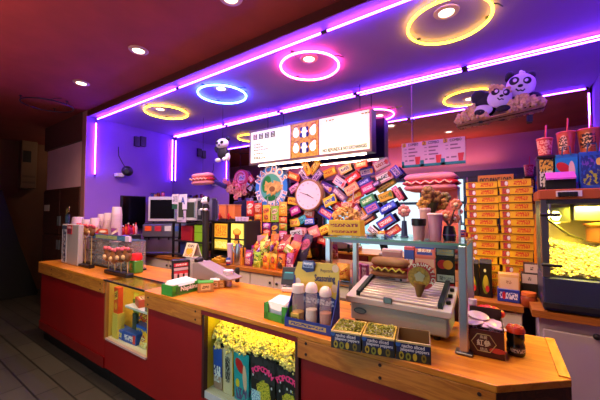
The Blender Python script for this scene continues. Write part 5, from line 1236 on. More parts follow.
build('back_panel', MB().box(x0+.03, yb2-.02, zi, x1-.03, yb2-.01, zg), mat('#e0d488', .4), t, world=True)
for v in (215, 265):
    p = PY(545, v, YB-.01); build('hinge', MB().cyl((x0-.005, YB-.012, p.z), (x0+.09, YB-.012, p.z), .011, n=10).ball((x0+.09, YB-.012, p.z), .013, 1), M_black, t, smooth=True, world=True)
# kettle on its bracket
kx = PY(597, 230, YB+.2).x; ky = YB+.2; kz = PY(590, 230, YB+.25).z
kt = build('popping_kettle', MB().lathe([(.001, -.08), (.065, -.08), (.075, -.07), (.075, .02), (.09, .035), (.09, .045), (.001, .06)], (kx+.02, ky, kz), 28), mat('#6a3c28', .5, metal=.4), t, smooth=True, world=True)
build('kettle_handle', MB().tube([(kx-.08, ky-.05, kz-.06), (kx-.16, ky-.12, kz-.03), (kx-.27, ky-.2, kz+.07)], .008, 8), M_black, kt, smooth=True, world=True)
build('hanger_box', MB().cbox((kx-.19, ky+.02, kz+.16), (.11, .12, .22), .006).cbox((kx+.03, ky+.02, kz+.15), (.3, .14, .17), .006), M_steel, kt, world=True)
build('drop_rod', MB().cyl((kx+.02, ky, kz+.06), (kx+.02, ky, kz+.14), .02, n=12), M_steel_d, kt, world=True)
lx = PY(555, 216, YB+.2); lx = Vector((lx.x, YB+.2, lx.z))
build('heat_lamp', MB().ball(lx, (.05, .05, .06), 2).cyl((lx.x, lx.y, lx.z+.05), (lx.x, lx.y, zg), .02, n=12), emit((1, .72, .16), 16), t, smooth='full', world=True)
lamp('popcorn_heat_lamp', 'AREA', ((x0+x1)/2-.05, YB+.09, zg-.045), PM, (1, .7, .045), .16)
r = random.Random(77); pts = []
zp = PY(570, 247, YB+.14).z
for _ in range(1400):
    x, y = r.uniform(x0+.04, x1-.04), r.uniform(YB+.13, yb2-.04)
    pts.append(Vector((x, y, zp-.02+.03*math.sin(x*9)+.05*(y-YB)/.6+r.uniform(-.02, .015))))
for _ in range(900):
    x = r.uniform(x0+.04, x1-.04); f_ = r.random(); pts.append(Vector((x, YB+.032+.11*f_+r.uniform(0, .015), zi+.015+(zp-zi-.02)*f_)))
hm = kernels(pts, .018, 12); hm.prism([(YB+.05, zi+.013), (yb2-.04, zi+.013), (yb2-.04, zp-.035), (YB+.16, zp-.03)], x0+.036, x1-.036, 'x')
o = build('popcorn_heap', hm, mat('#f8e48c', .7, vary=.12, bscale=20), t, smooth='full', world=True); o['kind'] = 'stuff'
build('popcorn_tray', MB().box(x0+.035, YB+.02, zi, x1-.035, yb2-.03, zi+.012), M_steel, t, world=True)
p = PY(541, 230, YB-.02)
tag(build('amber_bottle', MB().lathe([(.022, 0), (.024, .01), (.024, .5), (.012, .6), (.012, .68), (.001, .68)], (PY(537.5, 250, 2.97).x, 2.97, BC), 16), mat('#c87818', .25), None, smooth=True), 'tall amber oil bottle squeezed between cartons and popcorn machine', 'bottle')
# things on top of the popcorn machine
zT = z1+.002
def bucket(u, v0, v1, wpx, y, m, label, seed=0, z=None):
    p = PY(u, v1, y); h = PY(u, v0, y).z-(p.z if z is None else z); w_ = mpp(p)*wpx
    t = thing('popcorn_bucket', label, 'bucket', (p.x, y, p.z if z is None else z))
    build('tub', MB().lathe([(.001, .004), (w_*.36, .004), (w_*.36, 0), (w_*.38, 0), (w_*.5, h), (w_*.48, h), (w_*.37, .01)], n=24), m, t, smooth=True)
    build('rim', MB().lathe([(w_*.49, h-.006), (w_*.53, h), (w_*.49, h+.006)], n=24), mat('#d0484c', .4), t, smooth=True)
    build('straw', MB().cyl((.0, 0, .02), (w_*.12, 0, h+.1), .005, n=8), mat('#c02848', .4), t, smooth=True)
    return t
yT = 2.62
tins = [(538.5, 555, 157, 184, printed('#141016', [('ell', .5, .62, .36, .12, 0, '#c8a030'), ('text', .5, .62, .3, .08, 0, '#141016', 5), ('dots', .5, .35, .4, .25, 0, '#c8c0b8', 4), ('dots', .5, .8, .4, .15, 0, '#c89838', 4)]), 'black and gold popcorn tin standing on the popcorn machine'),
        (556, 578, 153, 180, printed('#1f78b8', [('ell', .35, .62, .32, .14, -15, '#b02028'), ('ell', .72, .5, .14, .3, 0, '#d8a8a0'), ('ell', .25, .22, .16, .08, 0, '#d0c030'), ('rect', .5, .95, .5, .05, 0, '#2860a0'), ('dots', .5, .1, .5, .1, 0, '#7040a0', 5)]), 'bright blue bag with a red swirl print standing on the popcorn machine'),
        (580, 606, 150, 180, printed('#2850a0', [('ell', .5, .3, .4, .2, 10, '#a0a028'), ('ell', .35, .7, .25, .12, 0, '#6a40a0'), ('dots', .5, .5, .45, .4, 0, '#203070', 4), ('ell', .75, .72, .12, .1, 0, '#d8b040')]), 'blue and green patterned bag standing at the machine corner')]
for k, (u0, u1, v0, v1, m, lb) in enumerate(tins):
    a, b2 = bx(u0, u1, v0, v1, yT)
    h = b2.z-zT
    t = thing('popcorn_tin' if k == 0 else 'gift_bag', lb, 'tin' if k == 0 else 'bag', ((a.x+b2.x)/2, yT+.07, zT))
    w_ = b2.x-a.x
    build('body', MB().cbox((0, 0, h/2), (w_, .13, h), .012 if k == 0 else .004), m, t)
    if k == 0: build('lid', MB().cbox((0, 0, h+.008), (w_+.01, .14, .02), .006), mat('#241a20', .3), t)
    else: build('handle', MB().tube([(-w_*.2, -.067, h-.01), (-w_*.15, -.07, h+.05), (w_*.15, -.07, h+.05), (w_*.2, -.067, h-.01)], .004, 6), mat('#38486a', .5), t, smooth=True)
    zb_ = zT+h+(.019 if k == 0 else .001)
    uu, vv0 = ((545, 139.5), (566.5, 133), (589.5, 130))[k]
    bm_ = (printed('#b81c2c', [('dots', .5, .5, .5, .4, 0, '#e09080', 4)]), printed('#b84030', [('ell', .3, .5, .2, .35, 0, '#e0a890'), ('dots', .3, .5, .2, .3, 0, '#401818', 3)]), printed('#a84a20', [('ell', .35, .5, .2, .35, 0, '#d8a070'), ('dots', .4, .5, .3, .3, 0, '#301410', 3)]))[k]
    bucket(uu, vv0, v0, (13, 15, 18)[k], yT+.075, bm_, 'patterned '+('red', 'red and cream', 'brown orange')[k]+' popcorn bucket on top of the '+('black and gold tin', 'bright blue bag', 'blue and green bag')[k], z=zb_)
a, b2 = bx(546, 576, 172, 180, YB-.0)
t = thing('tray_ledge', 'magenta plastic tray lying at the front edge of the popcorn machine top', 'tray', ((a.x+b2.x)/2, YB+.02, zT))
w_ = b2.x-a.x
build('stand', MB().box(-w_*.5, -.01, 0, w_*.5, .025, max(.02, a.z-zT)), M_black, t)
build('plate', MB().prism([(-.03, max(.02, a.z-zT)), (.028, max(.02, a.z-zT)+.045), (.028, max(.02, a.z-zT)+.053), (-.03, max(.02, a.z-zT)+.01)], -w_/2, w_/2, 'x'), mat('#c050c0', .4), t)
# ================================================================== small goods in front of the cartons
Yg = 2.9
for k, (u0, u1) in enumerate(((466.5, 478.5), (480, 491.5))):
    a, b2 = bx(u0, u1, 264, 296, Yg)
    t = thing('oil_jug', 'black carton with a yellow green bottle picture, '+('next to the steel post', 'second from the steel post'), 'carton', ((a.x+b2.x)/2, Yg+.04, BC)) if 0 else None
    h = b2.z-BC
    t = thing('drink_carton', 'black drink carton with a pear shaped yellow print, '+('next to the steel post', 'second from the steel post')[k], 'carton', ((a.x+b2.x)/2, Yg+.04, BC))
    w_ = b2.x-a.x
    build('carton', MB().cbox((0, 0, h/2), (w_, .07, h), .003), printed('#0e0c0c', [('ell', .5, .35, .28, .25, 0, '#6a7a20'), ('ell', .5, .45, .2, .2, 0, '#b0a030'), ('ell', .62, .25, .16, .1, 0, '#b82830'), ('ell', .45, .78, .1, .05, 0, '#d8d0b0')]), t)
    build('top_fold', MB().prism([(-.035, h), (.035, h), (0, h+.03)], -w_/2, w_/2, 'x'), mat('#18141a', .5), t)
for lv, (v0, v1) in enumerate(((283, 297),)):
    shelf_box(497.5, 520, 291, 300.5, Yg-.06, BC, .1, printed('#2038a0', [('text', .5, .5, .4, .25, 0, '#d8d8f0', 6), ('ell', .3, .5, .08, .3, 0, '#c02838')]), 'foil_box', 'blue wrapped packet under the cream napkin pack', 'packet')
za_ = PY(508, 291, Yg-.06).z
shelf_box(498.5, 519.5, 275, 290, Yg-.05, za_+.002, .09, printed('#d8a868', [('rect', .5, .45, .42, .35, 0, '#e0bc98'), ('text', .5, .5, .12, .1, 0, '#a07050', 3)]), 'napkin_pack', 'cream pack of folded napkins on the blue packet', 'napkin pack')
shelf_box(521, 540, 285, 294, 2.93, BC, .08, mat('#1c1512', .5), 'snack_carton', 'dark carton at the bottom of the two white fronted ones', 'carton')
zc = PY(530, 285, 2.93).z
shelf_box(521.5, 538, 274, 284, 2.93, zc+.002, .08, printed('#241a18', [('rect', .5, .5, .45, .4, 0, '#c8b8b0'), ('text', .5, .5, .1, .15, 0, '#403030', 3)]), 'snack_carton', 'lower white fronted dark carton beside the yellow stack', 'carton')
zc = PY(530, 274, 2.93).z
shelf_box(524, 540, 264, 273.5, 2.93, zc+.002, .08, printed('#2a1c18', [('rect', .5, .5, .45, .4, 0, '#d0bcb0'), ('text', .5, .5, .1, .15, 0, '#403030', 3)]), 'snack_carton', 'upper white fronted dark carton beside the yellow stack', 'carton')
p = PY(533, 302, 2.66)
t = thing('sauce_jar', 'orange lidded sauce jar at the corner of the back ledge', 'jar', (PY(529, 302, 2.83).x, 2.82, BC))
build('jar', MB().lathe([(.045, 0), (.05, .006), (.05, .06), (.04, .075)], n=20), mat('#8a3a18', .3), t, smooth=True)
build('lid', MB().lathe([(.046, .075), (.046, .1), (.001, .103)], n=20), mat('#d8702c', .4), t, smooth=True)
# ================================================================== goods on the service counter
def on_top(u, v): p = PZ(u, v, CT); return Vector((p.x, p.y, CT))
# ---- straw stand at the unlit end
a, b2 = on_top(61.5, 262.5), on_top(77.5, 266.3)
yS = (a.y+b2.y)/2; hS = PY(70, 224.5, yS).z-CT
t = thing('straw_stand', 'tall white board stand with a dark printed strip at the unlit counter end', 'stand', ((a.x+b2.x)/2, yS, CT))
w_ = b2.x-a.x
build('board', MB().cbox((0, .03, hS/2), (w_, .06, hS), .006), mat('#b0a29e', .5), t)
st = build('printed_strip', MB().box(-w_/2-.002, -.003, .01, -w_/2+w_*.3, -.0005, hS-.01), printed('#d4d0d8', [('dots', .5, .5, .35, .48, 0, '#1c2048', 3), ('rect', .5, .93, .5, .05, 0, '#40445c')]), t)
build('red_badge', MB().box(-w_*.18, -.005, hS*.76, w_*.12, -.001, hS*.98), printed('#c82830', [('text', .5, .35, .4, .25, 0, '#203058', 4), ('text', .5, .75, .4, .12, 0, '#f0e0e0', 4)]), t)
c = PY(66.5, 225, yS+.05); h = PY(66.5, 208, yS+.05).z-c.z
t = thing('flag_card', 'small navy card with a gold paper flag on top of the white straw stand', 'card', (c.x, yS+.06, CT+hS+.001))
w2 = mpp(c)*8
build('card', MB().cbox((0, 0, h*.28), (w2, .02, h*.56), .002), printed('#16203c', [('dots', .5, .5, .4, .4, 0, '#5880a0', 3)]), t)
build('flag', MB().prism([(-w2*.4, h*.5), (w2*.55, h*.72), (w2*.75, h*1.02), (-w2*.3, h*.85)], -.01, -.004, 'y'), printed('#c8b060', [('dots', .5, .5, .45, .45, 0, '#3a3020', 3)]), t)
# ---- tall sleeves of cups
rows = [(78, 217, 10.5, 1.84), (87, 219.5, 8.5, 1.86), (95, 218, 8.5, 1.88), (102, 214, 7.5, 2.0), (108.5, 213, 8, 2.01), (117, 207, 9, 2.04)]
nmz = ('shortest wide sleeve of white cups behind the straw stand', 'low white cup sleeve second from the straw stand', 'low white cup sleeve third from the straw stand', 'medium white cup sleeve fourth from the straw stand', 'medium white cup sleeve next to the tallest', 'tallest sleeve of white cups before the purple wall')
for (u, v, wp_, y), lb in zip(rows, nmz):
    p = PY(u, v, y); R_ = mpp(p)*wp_/2; H_ = p.z-CT; R_ *= 1.12
    t = thing('cup_sleeve', lb, 'cup stack', (p.x, y, CT), group=None)
    n = int((H_-.12)/.022); prof = [(.001, H_), (R_*.78, H_), (R_*.8, H_-.004)]
    prof += [(R_*.93, H_-.10)]
    z = H_-.10
    for k in range(n):
        prof += [(R_, z), (R_, z-.008), (R_*.93, z-.010), (R_*.935, z-.021)]; z -= .022
    prof += [(R_, z), (R_, 0), (.001, 0)]
    build('cups', MB().lathe(prof[::-1], n=20), mat('#d8bcc8', .5), t, smooth=True)
# ---- clear acrylic showcase with blue header and chocolate pops
a, b2 = on_top(91, 269.5), on_top(131, 272)
xa_, xb_ = PY(83, 268, 1.74).x, PY(128, 270, 1.74).x
za_ = PY(110, 240, 1.74).z
t = thing('acrylic_showcase', 'small clear acrylic showcase with a blue printed header on the dark counter end', 'showcase', ((xa_+xb_)/2, 1.84, CT))
w_ = xb_-xa_; h = za_-CT
pn = clear_plastic('#e8dce0', .12, .1)
for nme, bxx in (('front_pane', (-w_/2, -.1, .02, w_/2, -.095, h)), ('back_pane', (-w_/2, .095, .02, w_/2, .1, h)), ('side_pane', (-w_/2, -.095, .02, -w_/2+.005, .095, h)), ('side_pane', (w_/2-.005, -.095, .02, w_/2, .095, h))):
    build(nme, MB().box(*bxx), pn, t)
build('base_board', MB().cbox((0, 0, .01), (w_+.02, .22, .02), .004), M_black, t)
build('mid_shelf', MB().box(-w_/2+.006, -.09, h*.5, w_/2-.006, .09, h*.5+.008), mat('#3a3440', .3), t)
hb = build('header', MB().cbox((w_*.12, -.09, h+.03), (w_*.78, .03, .06), .003), printed('#1c3a70', [('dots', .5, .5, .48, .4, 0, '#5890b0', 9), ('dots', .4, .5, .3, .35, 0, '#c0c040', 8), ('rect', .96, .5, .05, .6, 0, '#d8c0d8')]), t)
build('lid_board', MB().box(-w_/2, -.1, h, w_/2, .1, h+.006), mat('#3a5a78', .3), t)
r = random.Random(8)
dk = (('#3a1c50', 'plum'), ('#20283c', 'navy'), ('#58202c', 'wine'), ('#806858', 'taupe'), ('#2c3c30', 'dark green'), ('#8890a8', 'slate'))
for k in range(6):
    for lv in range(2):
        c, cl = dk[(k+lv*2) % 6]
        x = xa_+w_*(k+.5)/6
        flat_box('sweet_box', (x, 1.845+.01*(k % 2), CT+(.021 if lv == 0 else h*.5+.009)), (w_*.13, .08, h*(.3+.04*((k+lv) % 3))), printed(c, [('text', .5, .6, .4, .2, 0, '#c8b8a8', 3)]), cl+' sweet box on the '+('floor' if lv == 0 else 'shelf')+' of the acrylic showcase, '+('first', 'second', 'third', 'fourth', 'fifth', 'sixth')[k]+' from the straw stand', 'box', group=None)
a = on_top(81, 268); tag(build('black_tray', MB().box(a.x-.2, 1.6, CT, a.x+.14, 1.66, CT+.03).box(a.x-.2, 1.6, CT+.03, a.x-.19, 1.66, CT+.045).box(a.x+.13, 1.6, CT+.03, a.x+.14, 1.66, CT+.045), M_black, None), 'low black tray lying before the white straw stand', 'tray')
def pop(u, v, r_px, y, base, c1, c2, label, group=None, bow=True):
    p = PY(u, v, y); R_ = mpp(p)*r_px; c = Vector((base[0], base[1], base[2]))
    d = Vector((p.x, y, p.z))
    t = thing('lollipop', label, 'lollipop', c, group=group)
    q = d-c
    build('stick', MB().cyl((0, 0, 0), q*.99, .005, n=8), mat('#c8a868', .5), t, smooth=True)
    hd = build('head', MB().ball(q, (R_, R_*.55, R_), 3), mat(c1, .45, vary=.2, bscale=30), t, smooth='full')
    for s in (-1, 1): build('ear', MB().ball(q+Vector((s*R_*.72, 0, R_*.75)), R_*.34, 2), mat(c2, .5), hd, smooth='full')
    build('muzzle', MB().ball(q+Vector((0, -R_*.5, -R_*.2)), (R_*.45, R_*.3, R_*.38), 2), mat('#d8a878', .5), hd, smooth='full')
    if bow:
        for s in (-1, 1): build('bow', MB().ball(q+Vector((s*R_*.55, -R_*.2, R_*1.05)), (R_*.5, R_*.25, R_*.3), 2), mat('#d85868', .5), t, smooth='full')
    return t
tx = on_top(113, 276)
t = thing('pop_holder', 'dark holder block of chocolate lollipops at the edge of the candy showcase', 'holder', (tx.x, 1.62, CT))
build('block', MB().cbox((0, 0, .02), (.5, .08, .04), .005), M_black, t)
hx0 = tx.x-.22
for k, (u, v) in enumerate(((108.5, 255), (114.5, 257), (121, 256), (127, 255.5))):
    pop(u, v, 6.6, 1.585+.02*(k % 2), (hx0+.14*k, 1.62, CT+.041), ('#7a4620', '#8a5228', '#6e3c1c', '#80481f')[k], '#5a3016', 'bear faced chocolate lollipop with pink bow, '+('first', 'second', 'third', 'last')[k]+' along the dark holder block', 'chocolate bear lollipops')
for k, (u, v) in enumerate(((80, 229.5), (86, 230.5), (92, 231))):
    tt = pop(u, v, 5, 1.71, (PY(u, 262, 1.72).x, 1.71, CT+.003), ('#8a5a3a', '#b08048', '#7a4a28')[k], '#a03038', 'upper chocolate lollipop with red bow over the straw stand, '+('first', 'middle', 'last')[k]+' of three', 'upper chocolate lollipops')
for k, (u0, u1, v0, v1, c, lb) in enumerate(((90, 97, 228, 235, '#d0202c', 'bright red sweet packet lying on the acrylic showcase'), (97, 107, 231, 237, '#d8502c', 'orange red sweet packet lying on the acrylic showcase'), (110, 117, 228, 236, '#8a3c90', 'violet and white sweet packet lying on the acrylic showcase'))):
    a, b2 = bx(u0, u1, v0, v1, 1.82)
    z_ = CT+h+.007
    snack_bag(((a.x+b2.x)/2, 1.84, z_), b2.x-a.x, b2.z-a.z+.02, .05, P_bag(c, '#f0c0a8', '#fff0e0'), lb, 'sweet packet', (.1, 0, 0), None, k, 'sweet_packet')
a = on_top(136, 272.5)
t = thing('sweet_dispenser', 'green sweet tub with a bright red cap beside the bear lollipops', 'tub', (a.x, a.y, CT))
w_ = mpp(a)*11; h2 = PY(136, 253, a.y).z-CT
build('tub', MB().cbox((0, 0, h2*.32), (w_, w_*.8, h2*.64), .008), printed('#4c9030', [('ell', .4, .5, .25, .3, 0, '#c06830'), ('dots', .6, .5, .3, .4, 0, '#285818', 4)]), t)
build('cap', MB().lathe([(w_*.5, h2*.64), (w_*.52, h2*.8), (w_*.42, h2*.97), (.001, h2)], n=20), mat('#d81c24', .4), t, smooth=True)
a = on_top(150, 262)
# ---- napkin boxes
def napkin_box(c, w, d, h, rz, label):
    t = thing('napkin_box', label, 'napkin holder', c, (0, 0, rz))
    gm = mat('#3f9a2c', .45)
    b_ = MB().box(-w/2, -d/2, 0, w/2, d/2, .006)
    b_.box(-w/2, -d/2, .006, -w/2+.006, d/2, h).box(w/2-.006, -d/2, .006, w/2, d/2, h).box(-w/2, d/2-.006, .006, w/2, d/2, h)
    b_.box(-w/2, -d/2, .006, w/2, -d/2+.006, h*.45).box(-w/2, -d/2, .006, -w*.3, -d/2+.006, h).box(w*.3, -d/2, .006, w/2, -d/2+.006, h)
    build('carton', b_, gm, t)
    n = build('napkin_stack', MB().cbox((0, 0, h*.55+.004), (w-.03, d-.03, h*1.08), .01), mat('#e6d8dc', .8), t)
    build('folded_edge', MB().add([(-w*.36, -d/2+.016, h*1.1), (w*.36, -d/2+.016, h*1.1), (w*.3, d/2-.03, h*1.35), (-w*.4, d/2-.02, h*1.25), (-w*.2, -d/2+.0, h*.75), (w*.25, -d/2+.0, h*.7)], [(0, 1, 2, 3), (0, 4, 5, 1)]), mat('#efe2e6', .8), n)
    return t
p0, p1 = on_top(171.5, 297.5), on_top(199.5, 290)
cx, ln = (p0+p1)/2, (p1-p0).length
an = math.atan2(p1.y-p0.y, p1.x-p0.x)
t = napkin_box(Vector((cx.x-.075, cx.y+.005, CT)), ln, .15, .085, an, 'green napkin box printed with the word Napkins, beside the grey register')
pl = build('front_label', MB().box(-ln*.38, -.079, .012, ln*.42, -.076, .072), mat('#2c6a20', .5), t)
build('lettering', text(MB(), 'Napkins', 0.02, .044, -.0805, .036, ln*.6, bold=.0012), mat('#f0e4e0', .5), pl)
p0, p1 = on_top(264.5, 318.5), on_top(287, 325.5)
cx = (p0+p1)/2
t2 = napkin_box(Vector((cx.x, cx.y+.075, CT)), (p1-p0).length, .15, .1, math.atan2(p1.y-p0.y, p1.x-p0.x), 'green napkin box without print, beside the seasoning shakers')
# ---- register, tent card and black and red machine
p = on_top(181, 283)
a0, a1 = on_top(173.5, 283.5), on_top(188, 281)
hM = PY(180, 260, (a0.y+a1.y)/2).z-CT
t = thing('card_dispenser', 'black stand with red and white striped front between napkin box and register', 'stand', ((a0.x+a1.x)/2, (a0.y+a1.y)/2, CT), (0, 0, math.radians(58)))
w_ = .17
build('case', MB().cbox((0, .05, hM/2), (w_, .1, hM), .006), M_black, t)
build('striped_front', MB().box(-w_*.42, -.004, hM*.28, w_*.42, 0, hM*.92), printed('#241418', [('rect', .5, .8, .45, .12, 4, '#c8283c'), ('rect', .5, .5, .45, .1, 4, '#c8a8b0'), ('rect', .5, .25, .45, .12, 4, '#c02438'), ('text', .5, .8, .36, .06, 4, '#f0d8dc', 6)]), t)
for k in range(3): build('cup_slot', MB().cyl((-w_*.28+k*w_*.28, .0, .03), (-w_*.28+k*w_*.28, -.004, .03+.0), .018, n=12).cbox((-w_*.28+k*w_*.28, -.004, .06), (.03, .01, .05), .003), mat('#c8a0a8', .5), t)
p = on_top(206, 284)
yG = p.y
x0, x1 = PY(188, 275, yG+.02).x, PY(230, 275, yG+.02).x
zz = lambda v: PY(205, v, yG+.02).z
t = thing('cash_register', 'grey cash register with a long tapered hood in the middle of the counter', 'cash register', ((x0+x1)/2, yG+.04, CT))
M_gr = mat('#8c7c80', .45)
build('pedestal', MB().cbox((x0+.07, yG+.06, (CT+zz(263))/2), (.13, .16, zz(263)-CT), .01), mat('#b8a8a8', .5), t, world=True)
L_ = x1-x0
prof = [(x0+.06, zz(276)), (x0+.04, zz(270)), (x0+.08, zz(264.5)), (x0+.2, zz(262.5)), (x0+L_*.55, zz(266)), (x0+L_*.92, zz(271.5)), (x1+.05, zz(274)), (x1+.03, zz(275.5)), (x0+L_*.5, zz(279)), (x0+.12, zz(280))]
build('hood', MB().prism(prof, yG-.02, yG+.14, 'y'), M_gr, t, world=True, bevel=.03)
build('dark_base', MB().prism([(x0+.1, zz(281)), (x0+.1, zz(278.5)), (x0+L_*.5, zz(279)), (x1-.02, zz(274)), (x1-.03, zz(276)), (x0+L_*.5, zz(282))], yG-.0, yG+.12, 'y'), M_black, t, world=True)
build('foot_plate', MB().box(x0+.2, yG+.0, CT, x0+L_*.8, yG+.16, CT+.02), M_black, t, world=True)
build('support', MB().box(x0+.3, yG+.05, CT+.02, x0+L_*.55, yG+.12, zz(279)), M_black, t, world=True)
build('head_block', MB().cbox((x0+.06, yG+.03, zz(263)+.02), (.11, .1, .05), .008), mat('#c8bcc0', .5), t, world=True)
build('black_knob', MB().cyl((x0+.17, yG-.01, zz(262)), (x0+.17, yG+.05, zz(260)), .03, n=14), M_black, t, smooth=True, world=True)
zc_ = zz(263)+.047
a, b2 = bx(184.5, 197.5, 244, 261.5, yG-.02)
t = thing('tent_card', 'white and orange folded tent card standing on the grey register', 'tent card', (x0+.05, yG+.03, zc_))
w_ = .16; h = PY(191, 243.5, yG).z-zc_
build('front_leaf', MB().prism([(-.055, 0), (-.05, 0), (0, h), (-.005, h)], -w_/2, w_/2, 'x'), printed('#d8c8b0', [('dots', .5, .35, .35, .3, 0, '#e06018', 4), ('ell', .5, .4, .3, .22, 0, '#e0a030'), ('text', .5, .8, .3, .1, 0, '#503028', 5)]), t)
build('back_leaf', MB().prism([(.055, 0), (.05, 0), (0, h), (.005, h)], -w_/2, w_/2, 'x'), mat('#d8ccc0', .6), t)
for k, (u, v, w_, h, c, lb) in enumerate(((207, 290, .13, .085, '#a87a48', 'largest small kraft box'), (216, 287, .085, .08, '#9a6c40', 'middle small kraft box'), (222, 286, .06, .065, '#b08a50', 'smallest kraft box'))):
    p = on_top(u, v)
    flat_box('kraft_box', (p.x+.02, p.y-.03, CT), (w_, .09, h), printed(c, [('rect', .5, .5, .3, .3, 0, '#d0b080'), ('rect', .5, .95, .5, .06, 0, ('#3f9a2c', '#d8d0c8', '#c8a040')[k]), ('text', .5, .5, .22, .14, 0, '#604020', 4)]), lb+' in the row under the register hood', 'box', (0, 0, math.radians(50)))
p = on_top(228.5, 286)
t = thing('paper_cup', 'white paper cup at the tapered end of the grey register', 'cup', (p.x, p.y, CT))
h = PY(228.5, 270.5, p.y).z-CT
build('cup', MB().lathe([(.001, .004), (.028, .004), (.028, 0), (.031, 0), (.044, h), (.041, h), (.029, .008)], n=22), mat('#d4c0c4', .6), t, smooth=True)
build('rim', MB().lathe([(.042, h-.004), (.047, h), (.042, h+.004)], n=22), mat('#e0d0d4', .6), t, smooth=True)
p = on_top(233.5, 283)
tag(build('black_canister', MB().lathe([(.02, 0), (.022, .004), (.022, .13), (.015, .14), (.001, .14)], (p.x, p.y+.05, CT), 14), M_black, None, smooth=True), 'slim black canister behind the white paper cup', 'canister')
# ---- card terminal
p = on_top(290, 291)
t = thing('card_terminal', 'dark card payment terminal with teal screen on a white foot, beside the seasoning box', 'card terminal', (p.x, p.y-.02, CT), (0, 0, math.radians(20)))
hT = PY(290, 268, p.y-.02).z-CT; w_ = mpp(p)*14.5
build('foot', MB().cbox((0, .02, .02), (w_*.9, .12, .04), .008), mat('#d0c4c8', .5), t)
build('stem', MB().cbox((0, .02, hT*.3), (w_*.4, .05, hT*.45), .01), mat('#b8acb4', .5), t)
bd = build('body', MB().add([(-w_/2, -.03, hT*.3), (w_/2, -.03, hT*.3), (w_/2, .03, hT), (-w_/2, .03, hT), (-w_/2, .01, hT*.27), (w_/2, .01, hT*.27), (w_/2, .07, hT*.97), (-w_/2, .07, hT*.97)], [(0, 1, 2, 3), (7, 6, 5, 4), (0, 4, 5, 1), (3, 2, 6, 7), (0, 3, 7, 4), (1, 5, 6, 2)]), mat('#1c222c', .4), t, bevel=.006)
build('screen', MB().add([(-w_*.36, -.0145, hT*.52), (w_*.36, -.0145, hT*.52), (w_*.36, .0255, hT*.93), (-w_*.36, .0255, hT*.93)], [(0, 1, 2, 3)]), printed('#0c4858', [('rect', .5, .7, .4, .12, 0, '#2c98a8')], emission=.15), bd)
# ---- seasoning display with three shakers
p0, p1 = on_top(284.5, 326), on_top(331, 337)
cx = (p0+p1)/2; ln = (p1-p0).length; an = math.atan2(p1.y-p0.y, p1.x-p0.x)
PB = .115
hB = PY(316, 262, cx.y+.12).z-CT
t = thing('seasoning_display', 'yellow and blue cardboard display with a blue tray for popcorn seasoning', 'display stand', (cx.x, cx.y, CT), (0, 0, an))
M_blue = mat('#1a2c8c', .45)
build('tray_front', MB().box(-ln/2, 0, 0, ln/2, .006, .055), printed('#1a2c8c', [('rect', .5, .5, .4, .22, 0, '#b8a860'), ('text', .5, .5, .36, .14, 0, '#1a2c8c', 9)]), t)
build('tray_floor', MB().box(-ln/2, .006, 0, ln/2, PB, .012), M_blue, t)
for x in (-ln/2, ln/2-.006): build('tray_side', MB().prism([(.006, .012), (PB, .012), (PB, hB*.75), (PB-.03, hB*.5), (.006, .055)], x, x+.006, 'x'), M_blue, t)
bk = build('header_panel', MB().prism([(-ln/2, .012), (ln/2, .012), (ln/2, hB*.93), (ln*.42, hB), (-ln*.42, hB*.97), (-ln/2, hB*.8)], PB, PB+.008, 'y'), printed('#d0b84a', [('ell', .5, .08, .75, .42, 0, '#1c3490'), ('ell', .08, .62, .07, .08, 0, '#d8c8c0'), ('ell', .92, .92, .07, .06, 0, '#d8c0a8'), ('ell', .2, .5, .06, .06, 0, '#e0d0c0'), ('ell', .9, .6, .06, .07, 0, '#d8c8b8'), ('text', .55, .35, .34, .045, 0, '#c8d0f0', 8)]), t)
build('lettering', text(MB(), 'Seasoning', ln*.2, hB*.74, PB-.003, .04, ln*.44, ang=.06, bold=.001), mat('#2c3060', .5), bk)
build('small_lettering', text(MB(), 'Popcorn', ln*.24, hB*.87, PB-.003, .02, ln*.26, ang=.06), mat('#2c3060', .5), bk)
bg_ = build('badge', MB().prism([(-ln*.14+q[0]*ln*.15, hB*.93+q[1]*.042) for q in ((-1, -.5), (-.2, -.95), (.8, -.7), (1, .35), (.7, .8), (-.8, .75))], PB-.02, PB-.008, 'y'), mat('#1c2c68', .45), t)
build('badge_stripes', MB().box(-ln*.14-ln*.12, PB-.023, hB*.93-.01, -ln*.14+ln*.12, PB-.02, hB*.93+.026), printed('#8ea0d0', [('text', .5, .7, .42, .16, 0, '#f0f0ff', 5), ('text', .5, .28, .42, .16, 0, '#20306c', 5)]), bg_)
M_cl = clear_plastic('#e8c8c0', .28, .12)
